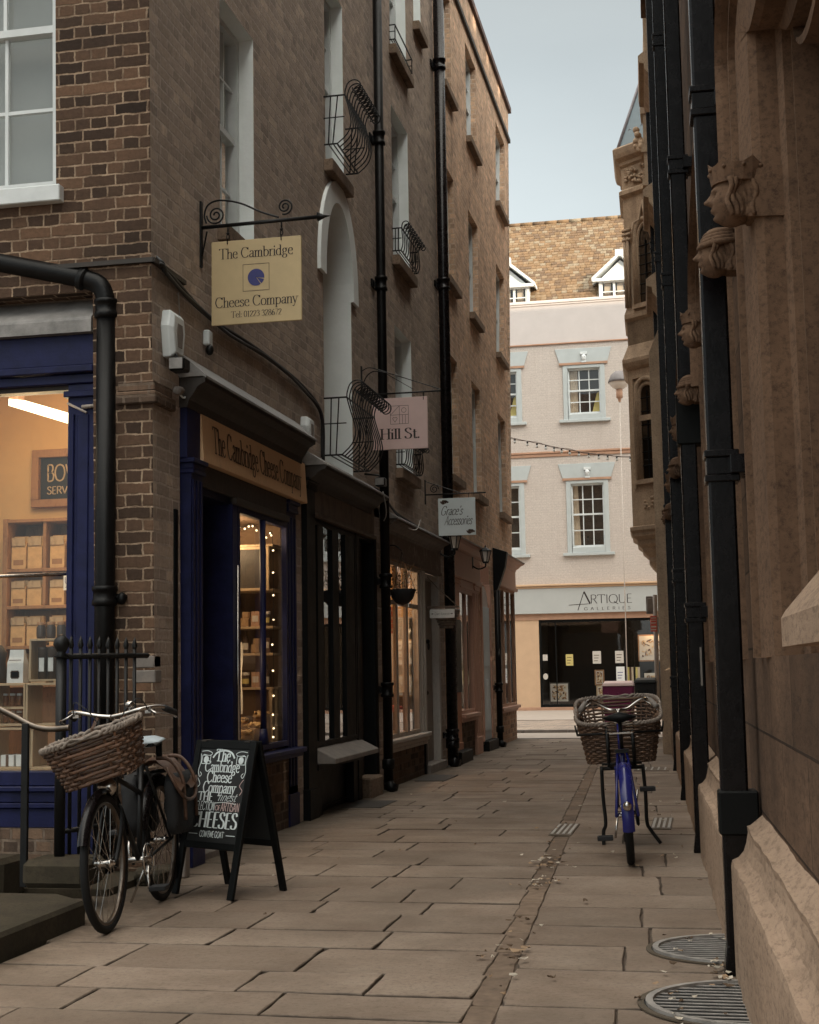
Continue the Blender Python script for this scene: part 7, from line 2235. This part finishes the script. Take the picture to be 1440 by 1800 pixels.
for i, x in enumerate((-1.58, -1.43, -1.25, -1.10)):
    t = thing('biscuit_box', 'pale stacked biscuit box, %s from the left on the lowest lit shelf' % nm[i], 'box', (x, 1.32, 1.205), group='biscuit boxes on the lowest shelf')
    m = MB(); m.box(x - 0.06, x + 0.06, 1.26, 1.40, 1.205, 1.32); m.box(x - 0.058, x + 0.058, 1.262, 1.398, 1.322, 1.43); m.build('box', M['crate'], t, bev=0.004)
t = thing('card', 'small white card with handwritten marks stuck on the shelf of food bags', 'card', (-1.15, 1.2, 1.9))
m = MB(); m.box(-1.205, -1.075, 1.192, 1.197, 1.885, 2.0); m.build('card', M['label'], t)
m = MB(); write(m, 'U3A', (-1.195, 1.190, 1.935), (1, 0, 0), (0, 0, 1), 0.046, 0.08, 0.11, width=0.10, serif=False); m.quad((-1.19, 1.190, 1.905), (-1.09, 1.190, 1.905), (-1.09, 1.190, 1.909), (-1.19, 1.190, 1.909)); m.build('lettering', M['inkblue'], t, recalc=False)
def crate(x0, x1, z0, z1, label):
    t = thing('wooden_crate', label, 'crate', (x0, 0.3, z0))
    m = MB(); y0, y1 = 0.20, 0.42
    m.box(x0, x1, y0, y1, z0, z0 + 0.014); m.box(x0, x1, y0, y1, z1 - 0.014, z1); m.box(x0, x0 + 0.014, y0, y1, z0 + 0.014, z1 - 0.014); m.box(x1 - 0.014, x1, y0, y1, z0 + 0.014, z1 - 0.014)
    m.build('box', M['crate'], t, bev=0.003)
    return t
crate(-1.235, -1.0, 0.935, 1.215, 'open wooden display crate of goods, lower left in the lit window')
crate(-0.995, -0.74, 0.935, 1.215, 'open wooden display crate with a dark jar, right of the lower left crate')
crate(-1.235, -0.96, 0.655, 0.925, 'open wooden crate on the window board, below the crate of goods')
crate(-0.955, -0.70, 0.655, 0.925, 'open wooden crate on the window board nearest the navy post')
crate(-0.975, -0.73, 1.225, 1.505, 'upper open wooden crate under the row of glass jars')
k = 0
for i in range(4):
    x = -0.93 + i * 0.072
    t = thing('glass_jar', 'small glass preserve jar, %s from the left on the upper crate' % nm[i], 'jar', (x, 0.28, 1.506), group='preserve jars on the upper crate')
    m = MB(); m.lathe([(0, 0.0), (0.029, 0.002), (0.031, 0.02), (0.031, 0.075), (0.022, 0.092)], (x, 0.28, 1.506), 12); m.build('jar', M['jar'], t)
    m = MB(); m.lathe([(0.027, 0.09), (0.027, 0.112), (0, 0.114)], (x, 0.28, 1.506), 12); m.build('lid', M['shelfwood'], t)
for i in range(5):
    x = -1.21 + i * 0.05
    for lv, nme in ((0.95, 'lower left crate'), (1.065, 'shelf in the lower left crate')):
        if i > 3: continue
        t = thing('jam_jar', 'tiny jar, %s from the left on the %s' % (nm[i], nme), 'jar', (x, 0.34, lv), group='tiny jars in the crate')
        m = MB(); m.lathe([(0, 0), (0.020, 0.002), (0.020, 0.06), (0.014, 0.07)], (x, 0.34, lv), 10); m.build('jar', M['jar'], t)
        m = MB(); m.lathe([(0.019, 0.068), (0.019, 0.082), (0, 0.083)], (x, 0.34, lv), 10); m.build('lid', M['label'], t)
m = MB(); m.box(-1.221, -1.014, 0.26, 0.40, 1.045, 1.060); tag(m.build('crate_shelf', M['crate']), 'thin wooden shelf inside the lower left crate', 'shelf')
for x in (-0.905, -0.84):
    t = thing('tea_tin', 'dark green round tin with pale label, %s in the upper crate' % ('left one' if x < -0.87 else 'right one'), 'tin', (x, 0.27, 1.24))
    m = MB(); m.lathe([(0, 0), (0.036, 0.0), (0.036, 0.19), (0.038, 0.195), (0.038, 0.21), (0, 0.215)], (x, 0.27, 1.24), 16); m.build('tin', M['jar'], t)
    m = MB(); m.lathe([(0.0367, 0.05), (0.0367, 0.14)], (x, 0.27, 1.24), 4, R(240), R(300)); m.build('label', M['label'], t, recalc=False)
t = thing('coffee_bag', 'pale blue coffee bag with a dark cup picture standing on the left crate', 'bag', (-1.09, 0.27, 1.22))
m = MB(); m.rings([[(-1.09 + a * 0.058 * s_, 0.27 + b * 0.04 * s2, 1.217 + z) for a, b in ((-1, -1), (1, -1), (1, 1), (-1, 1))] for z, s_, s2 in ((0, 1, 1), (0.13, 1, .95), (0.17, .9, .5), (0.22, .86, .3))], True, True, True); m.build('bag', M['label'], t)
m = MB()
for q0, q1, z0, z1 in ((-0.032, 0.032, 0.035, 0.075), (-0.026, 0.026, 0.028, 0.082), (-0.045, 0.045, 0.148, 0.153)): m.quad((-1.09 + q0, 0.2285, 1.217 + z0), (-1.09 + q1, 0.2285, 1.217 + z0), (-1.09 + q1, 0.2285, 1.217 + z1), (-1.09 + q0, 0.2285, 1.217 + z1))
m.build('print', M['inkbrown'], t, recalc=False)
for x, l in ((-1.14, 'left'), (-1.03, 'right')):
    t = thing('gift_box', 'white wrapped gift box in the bottom crate, %s of the pair' % l, 'box', (x, 0.3, 0.67))
    m = MB(); m.box(x - 0.05, x + 0.045, 0.24, 0.36, 0.670, 0.745); m.build('box', M['label'], t, bev=0.003)
    m = MB(); m.box(x - 0.012, x + 0.008, 0.238, 0.362, 0.669, 0.747); m.build('ribbon', M['leather'], t)
t = thing('grinder', 'dark wooden grinder standing at the left edge of the lit window', 'grinder', (-1.30, 0.3, 1.2))
m = MB(); m.lathe([(0, 0), (0.06, 0.0), (0.065, 0.05), (0.05, 0.14), (0.06, 0.2), (0.03, 0.25), (0, 0.26)], (-1.26, 0.32, 1.216), 14); m.build('body', M['darkwood'], t)

# ------------------------------------------------------------------ cheese display in the side window
lamp('display_light', (-0.45, 2.45, 2.35), 9, (1.0, 0.70, 0.40), 0.12)
lamp('display_light_low', (-0.30, 1.95, 1.25), 2.5, (1.0, 0.70, 0.40), 0.12)
t = thing('display_shelves', 'wooden display shelves behind the navy mullion in the side window', 'shelves', (-0.4, 2.95, 1.3))
m = MB()
for z in (1.12, 1.40, 1.62, 1.93, 2.30): m.box(-1.2, -0.075, 2.74, 3.05, z, z + 0.02)
m.build('shelf', M['crate'], t, bev=0.003)
m = MB()
m.box(-0.50, -0.48, 2.72, 3.05, 0.62, 2.32); m.box(-0.11, -0.085, 2.72, 3.05, 0.62, 1.14); m.build('frame', M['crate'], t)
part('back_panel', M['room_brown'], t, lambda m: m.box(-1.2, -0.07, 3.055, 3.07, 0.6, 2.5))
t = thing('mirror', 'large framed mirror board in the upper part of the side window', 'mirror', (-0.28, 2.72, 2.1))
m = MB()
for a in ((-0.44, -0.10, 1.935, 1.955), (-0.44, -0.10, 2.275, 2.295), (-0.44, -0.42, 1.955, 2.275), (-0.12, -0.10, 1.955, 2.275)): m.box(a[0], a[1], 2.70, 2.73, a[2], a[3])
m.build('frame', M['crate'], t)
part('panel', M['darkwood'], t, lambda m: m.box(-0.42, -0.12, 2.71, 2.72, 1.955, 2.275))
def wedge(m, c, r, h, a0, a1):
    n = 8
    m.prism([(c[0], c[1])] + [(c[0] + r * math.cos(a0 + (a1 - a0) * i / n), c[1] + r * math.sin(a0 + (a1 - a0) * i / n)) for i in range(n + 1)], lambda u, v, tt: (u, v, tt), c[2], c[2] + h)
spots = []
for z, zn in ((1.14, 'lowest'), (1.42, 'middle'), (1.64, 'upper')):
    for i, x in enumerate((-0.42, -0.33, -0.24, -0.15)): spots.append((x, 2.80, z, '%s from the left on the %s display shelf' % (nm[i], zn)))
for i, (x, y, z, w) in enumerate(spots):
    kind = (0, 1, 2, 3, 1, 3, 0, 2, 3, 0, 2, 1)[i]
    m = MB()
    if kind == 0:
        t = thing('cheese', 'round cut cheese, ' + w, 'cheese', (x, y, z))
        wedge(m, (x, y, z + 0.002), 0.046, 0.07, 0.4, 5.6); m.build('cheese', M['cheese'], t, bev=0.004)
        m = MB(); wedge(m, (x + 0.004, y + 0.004, z + 0.073), 0.036, 0.05, 1.2, 6.6); m.build('top_cheese', M['cheese'], t, bev=0.004)
    elif kind == 1:
        t = thing('preserve_jar', 'dark preserve jar with pale lid, ' + w, 'jar', (x, y, z))
        m.lathe([(0, 0), (0.034, 0.002), (0.036, 0.02), (0.036, 0.085), (0.026, 0.10)], (x, y, z + 0.001), 14); m.build('jar', M['jar'], t)
        m = MB(); m.lathe([(0.031, 0.098), (0.032, 0.122), (0, 0.125)], (x, y, z + 0.001), 14); m.build('lid', M['paper'], t)
        m = MB(); m.lathe([(0.0366, 0.03), (0.0366, 0.07)], (x, y, z + 0.001), 6, R(215), R(325)); m.build('label', M['yellow'], t, recalc=False)
    elif kind == 2:
        t = thing('cracker_box', 'small brown box with a pale label, ' + w, 'box', (x, y, z))
        m.box(x - 0.036, x + 0.036, y - 0.03, y + 0.03, z + 0.001, z + 0.125); m.build('box', M['leather'] if i % 2 else M['terracotta'], t, bev=0.003)
        m = MB(); m.box(x - 0.026, x + 0.026, y - 0.0325, y - 0.0305, z + 0.04, z + 0.09); m.build('label', M['paper'], t)
    else:
        t = thing('bottle', 'slim dark bottle with a pale label, ' + w, 'bottle', (x, y, z))
        m.lathe([(0, 0), (0.028, 0.002), (0.029, 0.10), (0.022, 0.125), (0.010, 0.15), (0.010, 0.185), (0.0, 0.187)], (x, y, z + 0.001), 14); m.build('bottle', M['jar'], t)
        m = MB(); m.lathe([(0.0296, 0.03), (0.0296, 0.085)], (x, y, z + 0.001), 6, R(215), R(325)); m.build('label', M['paper'], t, recalc=False)
t = thing('price_list', 'long white handwritten paper list hanging in the side window', 'paper', (-0.2, 2.3, 1.2))
m = MB(); m.rings([[(-0.225 + 0.004 * math.sin(k), 2.2, 1.50 - k * 0.07), (-0.165 + 0.004 * math.sin(k), 2.2 + 0.01 * math.sin(k * 1.3), 1.50 - k * 0.07)] for k in range(9)], False); m.build('paper', M['paper'], t, recalc=False)
pos = [(-0.16, 2.0), (-0.10, 2.08), (-0.05, 2.2), (-0.13, 2.22), (-0.22, 2.2), (-0.07, 2.35), (-0.16, 2.4), (-0.25, 2.42), (-0.09, 2.52), (-0.17, 2.6), (-0.3, 2.6), (-0.12, 1.86)]
words = ['front row, first by the navy post', 'front row, second by the navy post', 'front row by the sill end', 'second row, middle', 'second row, inner side', 'third row by the glass', 'third row, middle', 'third row, inner side', 'back row by the glass', 'back row, middle', 'back row, inner side', 'nearest the door']
for i, ((x, y), wds) in enumerate(zip(pos, words)):
    t = thing('cheese', 'big pale cheese heaped on the window board, ' + wds, 'cheese', (x, y, 0.67), group='big cheeses heaped on the window board')
    m = MB(); h = 0.06 + 0.05 * (i % 3) + (0.08 if y > 2.3 else 0)
    wedge(m, (x, y, 0.672), 0.055, h, 0.3 + i, 5.2 + i); m.build('cheese', M['cheese'], t, bev=0.008)
    m = MB(); blob_box(m, x - 0.045, x + 0.045, y - 0.045, y + 0.045, 0.673 + h, 0.673 + h + 0.035, seed=i); m.build('rind', M['cheese'], t)
part('window_board', M['crate'], s1, lambda m: m.box(-1.3, -0.065, 1.6, 3.05, 0.652, 0.668))
fl = thing('fairy_lights', 'string of small warm fairy lights round the navy shop side window', 'string lights', (-0.07, 2.7, 2.3))
pp = catmull([(-0.07, 1.62, 2.44), (-0.07, 1.9, 2.38), (-0.07, 2.2, 2.43), (-0.07, 2.5, 2.36), (-0.07, 2.70, 2.40), (-0.07, 2.73, 2.0), (-0.07, 2.72, 1.5), (-0.07, 2.73, 1.0), (-0.07, 2.72, 0.75)], 5)
m = MB(); m.tube(pp, 0.003, 4); m.build('wire', M['cable'], fl)
for i, p in enumerate(pp):
    if i % 2 == 0:
        m = MB(); m.ball((p.x + random.uniform(-.01, .01), p.y + random.uniform(-.015, .015), p.z - 0.014), 0.008, n=8, m=6); m.build('bulb', M['bulb'], fl)

# ------------------------------------------------------------------ things in the other shop windows
lamp('taupe_shop_light', (-0.8, 7.6, 2.2), 16, (1.0, 0.72, 0.46), 0.2)
t = thing('notice', 'red and white paper notice inside the taupe shop window', 'notice', (-0.10, 7.35, 1.8))
m = MB(); m.box(-0.13, -0.02, 7.3, 7.304, 1.68, 1.98); m.build('paper', M['red'], t)
m = MB()
for z, h in ((1.71, .05), (1.79, .02), (1.84, .06), (1.93, .02)): m.quad((-0.12, 7.298, z), (-0.03, 7.298, z), (-0.03, 7.298, z + h * 0.5), (-0.12, 7.298, z + h * 0.5))
m.build('print', M['paper'], t, recalc=False)
t = thing('display_cabinet', 'tall pale cabinet standing inside the taupe shop window', 'cabinet', (-0.3, 8.4, 0.5))
m = MB(); m.box(-0.40, -0.07, 8.3, 8.62, 0.5, 1.9); m.build('body', M['paper'], t, bev=0.006)
m = MB(); m.box(-0.40, -0.06, 8.28, 8.30, 0.95, 1.0); m.box(-0.3, -0.08, 8.27, 8.3, 0.55, 0.95); m.build('drawer', M['leather'], t)
t = thing('stool', 'dark red stool inside the taupe shop window', 'stool', (-0.2, 7.2, 0.5))
m = MB(); m.lathe([(0, 0.0), (0.13, 0.01), (0.14, 0.05), (0.12, 0.07), (0, 0.08)], (-0.22, 7.9, 0.78), 14); m.build('seat', M['red'], t)
for a in range(3):
    m = MB(); m.tube([(-0.22 + 0.1 * math.cos(a * 2.1), 7.9 + 0.1 * math.sin(a * 2.1), 0.78), (-0.22 + 0.13 * math.cos(a * 2.1), 7.9 + 0.13 * math.sin(a * 2.1), 0.06)], 0.012, 6); m.build('leg', M['shelfwood'], t)
for i, (y, z, w) in enumerate(((11.6, 0.66, 0.5), (12.1, 0.66, 0.7))):
    t = thing('display_stand', 'pale display stand in the salmon shop window, %s one' % ('nearer' if i == 0 else 'farther'), 'stand', (-0.2, y, z))
    m = MB(); m.box(-0.34, -0.08, y, y + 0.2, z, z + w); m.build('body', M['crate'], t, bev=0.005)
    m = MB(); m.box(-0.3, -0.1, y + 0.02, y + 0.18, z + w, z + w + 0.12); m.build('top_box', M['label'], t, bev=0.005)
for i, (y, x) in enumerate(((16.7, -0.25), (16.2, -0.4), (17.0, -0.15))):
    t = thing('picture_board', 'leaning pale board in the corner shop window, number %s from the pavement corner' % nm[2 - i], 'panel', (x, y, 0.65))
    m = MB(); m.box(x - 0.12, x + 0.10, y, y + 0.03, 0.65, 1.5 + 0.3 * i); m.build('panel', M['paper'], t, bev=0.004)
    m = MB(); m.box(x - 0.09, x + 0.07, y - 0.004, y - 0.001, 0.75, 1.2); m.build('picture', M['art'], t)

# art shop across the street
for i, (u, z, w, h, mt, lb) in enumerate(((-0.46, 1.50, 0.21, 0.33, 'yellow', 'yellow card taped inside the art shop window'), (0.335, 1.56, 0.24, 0.36, 'paper', 'plain pale paper notice in the art shop window'), (0.985, 1.56, 0.24, 0.35, 'paper', 'pale paper notice with a small drawing, left of the lit picture'), (1.0, 1.07, 0.24, 0.42, 'label', 'white price list with a blue heading in the art shop window'))):
    t = thing('notice', lb, 'notice', FC(u, 0.05, z))
    m = MB(); m.box(u - w / 2, u + w / 2, 0.045, 0.055, z - h / 2, z + h / 2, FC); m.build('paper', M[mt], t)
    m = MB()
    for k in range(3): m.quad(FC(u - w * .35, 0.043, z - h * .3 + k * .08), FC(u + w * (.1 + .1 * k), 0.043, z - h * .3 + k * .08), FC(u + w * (.1 + .1 * k), 0.043, z - h * .3 + k * .08 + .02), FC(u - w * .35, 0.043, z - h * .3 + k * .08 + .02))
    m.build('print', M['inkblue'] if i == 3 else M['inkbrown'], t, recalc=False)
def frame_pic(u0, u1, z0, z1, d, label, fm='shelfwood', mount=0.07):
    t = thing('framed_picture', label, 'picture', FC((u0 + u1) / 2, d, z0))
    m = MB(); m.box(u0, u1, d, d + 0.04, z0, z1, FC); m.build('frame', M[fm], t, bev=0.006)
    m = MB(); m.box(u0 + .04, u1 - .04, d - 0.006, d - 0.001, z0 + .04, z1 - .04, FC); m.build('mount', M['paper'], t)
    m = MB()
    a, b, c, e = u0 + .04 + mount, u1 - .04 - mount, z0 + .04 + mount, z1 - .04 - mount
    for k in range(70):
        x, z = random.uniform(a, b), random.uniform(c, e); r1, r2, an = random.uniform(.02, .09), random.uniform(.01, .03), random.random() * 3
        pts = [(min(max(x + r1 * math.cos(q5) * math.cos(an) - r2 * math.sin(q5) * math.sin(an), a), b), min(max(z + r1 * math.cos(q5) * math.sin(an) + r2 * math.sin(q5) * math.cos(an), c), e)) for q5 in [i * PI / 4 for i in range(8)]]
        m.add([FC(p, d - 0.010 - 0.0002 * k, q_) for p, q_ in pts], [tuple(range(8))])
    m.build('print', M['art'], t, recalc=False)
frame_pic(1.50, 2.75, 1.42, 2.20, 0.65, 'large lit framed abstract picture in the art shop window', 'shelfwood')
frame_pic(1.62, 2.1, 0.3, 1.12, 0.55, 'dark framed abstract picture standing below the lit one', 'black')
frame_pic(2.15, 2.7, 0.5, 1.15, 0.75, 'small framed print below and right of the lit picture', 'brass')
frame_pic(0.22, 0.50, 0.75, 1.20, 0.5, 'small brown print on the gallery stand above another print', 'shelfwood', 0.02)
frame_pic(0.26, 0.54, 0.42, 0.74, 0.48, 'small pale print lowest on the gallery stand', 'crate', 0.02)
frame_pic(-1.15, -0.55, 0.25, 0.85, 0.7, 'dim framed print low at the left of the art shop window', 'darkwood', 0.05)
lamp('picture_lamp', FC(2.0, 0.3, 2.45), 10, (1.0, 0.68, 0.36), 0.1)
t = thing('book_stack', 'row of upright pale and dark books in the art shop window', 'books', FC(1.35, 0.4, 0.85))
for k in range(6):
    m = MB(); m.box(1.18 + 0.06 * k, 1.235 + 0.06 * k, 0.4, 0.6, 0.85, 1.26, FC); m.build('book', M[('yellow', 'leather', 'curtain', 'black', 'yellow', 'curtain')[k]], t)
t = thing('pedestal', 'low brown pedestal under the prints and books in the art shop', 'pedestal', FC(0.9, 0.6, 0.12))
m = MB(); m.box(0.15, 1.0, 0.36, 1.0, 0.125, 0.415, FC); m.box(1.05, 1.6, 0.36, 1.0, 0.125, 0.845, FC); m.build('body', M['brownboard'], t, bev=0.01)
for i, z in enumerate((1.58, 1.03)):
    t = thing('sticker', ('square' if i == 0 else 'round') + ' pale sticker on the dark left edge of the art shop window', 'sticker', FC(-1.17, 0.05, z))
    m = MB()
    if i == 0: m.box(-1.24, -1.10, 0.045, 0.055, z - .09, z + .09, FC)
    else: m.prism([(-1.17 + .075 * math.cos(a * PI / 8), z + .09 * math.sin(a * PI / 8)) for a in range(16)], lambda u, v, tt: FC(u, tt, v), 0.045, 0.055)
    m.build('sticker', M['paper'], t)

# ------------------------------------------------------------------ street things
sp = thing('sign_post', 'brown street pole with a red and white notice and a square sign turned away', 'sign post', (2.50, 19.0, 0))
m = MB(); m.tube([(2.49, 19.0, -0.02), (2.515, 19.0, 2.62)], 0.042, 10); m.build('pole', M['greypole'], sp)
m = MB(); m.box(2.34, 2.50, 19.05, 19.08, 2.26, 2.60); m.box(2.36, 2.48, 19.03, 19.05, 2.30, 2.56); m.build('sign_back', M['greystone'], sp, bev=0.01)
m = MB(); m.box(2.415, 2.535, 18.93, 18.945, 1.92, 2.22); nb = m.build('notice', M['red'], sp, bev=0.004)
m = MB()
for z, h in ((1.95, .03), (2.0, .045), (2.075, .03), (2.13, .02), (2.17, .03)): m.quad((2.428, 18.928, z), (2.522, 18.928, z), (2.522, 18.928, z + h * .6), (2.428, 18.928, z + h * .6))
m.build('print', M['paper'], nb, recalc=False)
sl = thing('street_lamp', 'street lamp with a dark domed hood and pale bowl on a slim pinkish pole', 'street lamp', (1.36, 31.0, 0))
m = MB(); m.tube([(1.30, 31.0, 0.03), (1.355, 31.0, 8.75)], 0.014, 10); m.build('pole', M['facade'], sl)
m = MB(); m.lathe([(0.0, 0.34), (0.12, 0.31), (0.24, 0.20), (0.30, 0.06), (0.31, 0.0), (0.28, 0.0)], (1.36, 31.0, 9.18), 22); m.build('hood', M['copper'], sl)
m = MB(); m.lathe([(0.28, 0.0), (0.25, -0.08), (0.16, -0.16), (0.10, -0.19), (0.0, -0.19)], (1.36, 31.0, 9.18), 22); m.build('bowl', M['opal'], sl)
m = MB(); m.lathe([(0.0, 0.0), (0.09, 0.0), (0.09, -0.24), (0.05, -0.26), (0.03, -0.36)], (1.355, 31.0, 8.985), 14); m.build('holder', M['terracotta'], sl)
ls = thing('string_lights', 'string of bulbs slung across the street before the pale house', 'string lights', (-0.5, 21, 6))
pp = catmull([(-1.6, 21.0, 6.45), (-0.35, 21.0, 6.10), (0.3, 21.0, 5.93), (0.8, 21.0, 5.80), (1.4, 21.0, 5.68), (2.05, 21.0, 5.60), (3.5, 21.0, 5.55)], 6)
m = MB(); m.tube(pp, 0.008, 4); m.tube([(p.x, p.y, p.z + 0.025 * math.sin(i * 0.8)) for i, p in enumerate(pp)], 0.005, 4); m.build('wire', M['leather'], ls)
for i in range(2, len(pp) - 1, 2):
    p = pp[i]
    m = MB(); m.tube([(p.x, p.y, p.z), (p.x, p.y, p.z - 0.05)], 0.018, 6); h_ = m.build('bulb_holder', M['cable'], ls)
    m = MB(); m.ball((p.x, p.y, p.z - 0.075), 0.028, 0.028, 0.033, 8, 6); m.build('bulb', M['plastic_white'], h_)
def bin_thing(x0, x1, y0, y1, h, mat, label, lidmat):
    t = thing('bin', label, 'bin', ((x0 + x1) / 2, y0, 0))
    m = MB(); i = 0.03
    m.rings([[(x0 + i, y0 + i, 0.06), (x1 - i, y0 + i, 0.06), (x1 - i, y1 - i, 0.06), (x0 + i, y1 - i, 0.06)], [(x0, y0, h), (x1, y0, h), (x1, y1, h), (x0, y1, h)]], True, True, True)
    for k in range(3): m.box(x0 + (x1 - x0) * (k + .5) / 3 - .02, x0 + (x1 - x0) * (k + .5) / 3 + .02, y0 - 0.004, y0 + 0.02, 0.2, h - 0.1)
    m.build('body', M[mat], t, bev=0.012)
    m = MB(); m.rings([[(x0 - .02, y0 - .02, h + .002), (x1 + .02, y0 - .02, h + .002), (x1 + .02, y1 + .02, h + .002), (x0 - .02, y1 + .02, h + .002)], [(x0 + .02, y0 + .02, h + .055), (x1 - .02, y0 + .02, h + .055), (x1 - .02, y1 - .02, h + .09), (x0 + .02, y1 - .02, h + .09)]], True, True, True); m.build('lid', M[lidmat], t, bev=0.008)
    m = MB(); m.box(x0 + .18, x0 + .32, y0 - .012, y0 - .002, h * .78, h * .79); m.build('handle', M['paper'], t)
    for x in (x0 + .06, x1 - .10):
        m = MB(); m.lathe([(0.0, 0), (0.055, 0), (0.06, .01), (0.06, .03), (0.055, .04), (0, .04)], (x, y1 - .05, 0.06), 12, axis='x'); m.build('wheel', M['tyre'], t)
bin_thing(1.63, 2.17, 16.6, 17.0, 0.93, 'magenta', 'magenta plastic bin with pale lid at the end of the alley', 'pinkboard')
bin_thing(2.19, 2.56, 16.55, 17.05, 0.98, 'cloth_black', 'black wheeled bin right of the magenta bin', 'black')

# ------------------------------------------------------------------ in the paving: grates, covers, hatch, leaves
def half_grate(y0, y1, xl, label):
    yc, ry = (y0 + y1) / 2, (y1 - y0) / 2
    xr = RX(yc) + 0.075
    rx = xr - xl
    t = thing('light_well_grate', label, 'grate', (xr, yc, 0), group='half round light well grates')
    def ring(k, z): return [(xr - rx * k * math.sin(PI * i / 24), yc - ry * k * math.cos(PI * i / 24), z) for i in range(25)]
    m = MB()
    for a, b, z0, z1 in ((1.055, 1.0, 0.004, 0.010),):
        R1 = [ring(a, z0), ring(a, z1), ring(b, z1), ring(b, z0)]
        m.rings(R1, False)
    m.build('kerb', M['slab'], t)
    m = MB()
    m.rings([ring(0.985, 0.004), ring(0.985, 0.020), ring(0.925, 0.020), ring(0.925, 0.004)], False)
    m.box(xr - 0.022, xr, y0, y1, 0.006, 0.021)
    m.build('rim', M['grate'], t)
    m = MB()
    n = 15
    for i in range(1, n):
        y = y0 + (y1 - y0) * i / n
        f = math.sqrt(max(0, 1 - ((y - yc) / (ry * 0.93)) ** 2))
        if f > 0.05: m.box(xr - rx * 0.93 * f, xr - 0.01, y - 0.0065, y + 0.0065, 0.0075, 0.0108)
    m.build('bars', M['grate'], t)
    m = MB(); m.add(ring(1.03, 0.0068), [tuple(range(25))]); m.build('pit', M['black'], t, recalc=False)
half_grate(-3.36, -2.60, 3.12, 'half round iron light well grate nearest the viewer at the foot of the stone wall')
half_grate(-2.28, -1.62, 3.11, 'half round iron light well grate beyond the nearest one, partly faded')
def cover(x0, x1, y0, y1, n, label, name='drain_cover', base='slab', barm='grate'):
    t = thing(name, label, 'drain cover', (x0, y0, 0))
    m = MB(); m.box(x0, x1, y0, y1, -0.01, 0.009); m.build('plate', M[base], t)
    m = MB()
    for i in range(n):
        x = x0 + (x1 - x0) * (0.12 + 0.76 * i / max(1, n - 1)); m.box(x - 0.010, x + 0.010, y0 + 0.06, y1 - 0.06, 0.008, 0.013)
    m.build('bars', M[barm], t)
cover(2.19, 2.36, 2.35, 3.15, 4, 'worn drain cover with pale slots left of the blue bicycle')
cover(2.93, 3.09, 2.80, 3.65, 4, 'worn drain cover with pale slots right of the blue bicycle')
cover(2.50, 2.92, 9.1, 9.75, 5, 'farther drain cover up the alley beyond the blue bicycle')
cover(0.05, 0.42, 4.45, 5.15, 0, 'dark metal cellar hatch in the paving before the black shop', 'cellar_hatch', 'steel_dark', 'steel_dark')
cover(0.10, 0.45, 7.6, 8.5, 0, 'dark metal plate in the paving before the taupe shop', 'cellar_hatch', 'steel_dark', 'steel_dark')
m = MB()
rnd = random.Random(4)
def leaf(x, y, s):
    a = rnd.random() * 6.3
    p = []
    for i in range(8):
        t = 2 * PI * i / 8
        u, v = s * math.cos(t), s * 0.5 * math.sin(t) * (1 - 0.4 * math.cos(t))
        p.append((x + u * math.cos(a) - v * math.sin(a), y + u * math.sin(a) + v * math.cos(a), 0.012 + rnd.random() * 0.012 + abs(u) * 0.25))
    m.add(p, [tuple(range(8))])
for i in range(90):
    y = rnd.uniform(-3.4, 9); r = rnd.random()
    x = CHX(y) + 0.06 + rnd.gauss(0, 0.10) if r < 0.5 else (RX(y) - abs(rnd.gauss(0, 0.18)) - 0.03 if r < 0.75 else rnd.uniform(0.4, 3.2))
    leaf(x, y, rnd.uniform(0.008, 0.026))
for cy in (0.6, 0.9, -0.1, -2.1):
    for i in range(16): y = cy + rnd.gauss(0, 0.12); leaf(CHX(y) + 0.06 + rnd.gauss(0, 0.06), y, rnd.uniform(0.012, 0.032))
for i in range(14): y = -2.5 + rnd.gauss(0, 0.15); leaf(RX(y) - 0.02 - abs(rnd.gauss(0, 0.04)), y, rnd.uniform(0.015, 0.03))
for i in range(22): y = rnd.uniform(-3.3, -1.6); leaf(rnd.uniform(3.15, 3.42), y, rnd.uniform(0.008, 0.02))
o = m.build('leaf_litter', M['leaf'], recalc=False)
tag(o, kind='stuff'); o['label'] = 'small dry leaves scattered over the paving'; o['category'] = 'leaves'
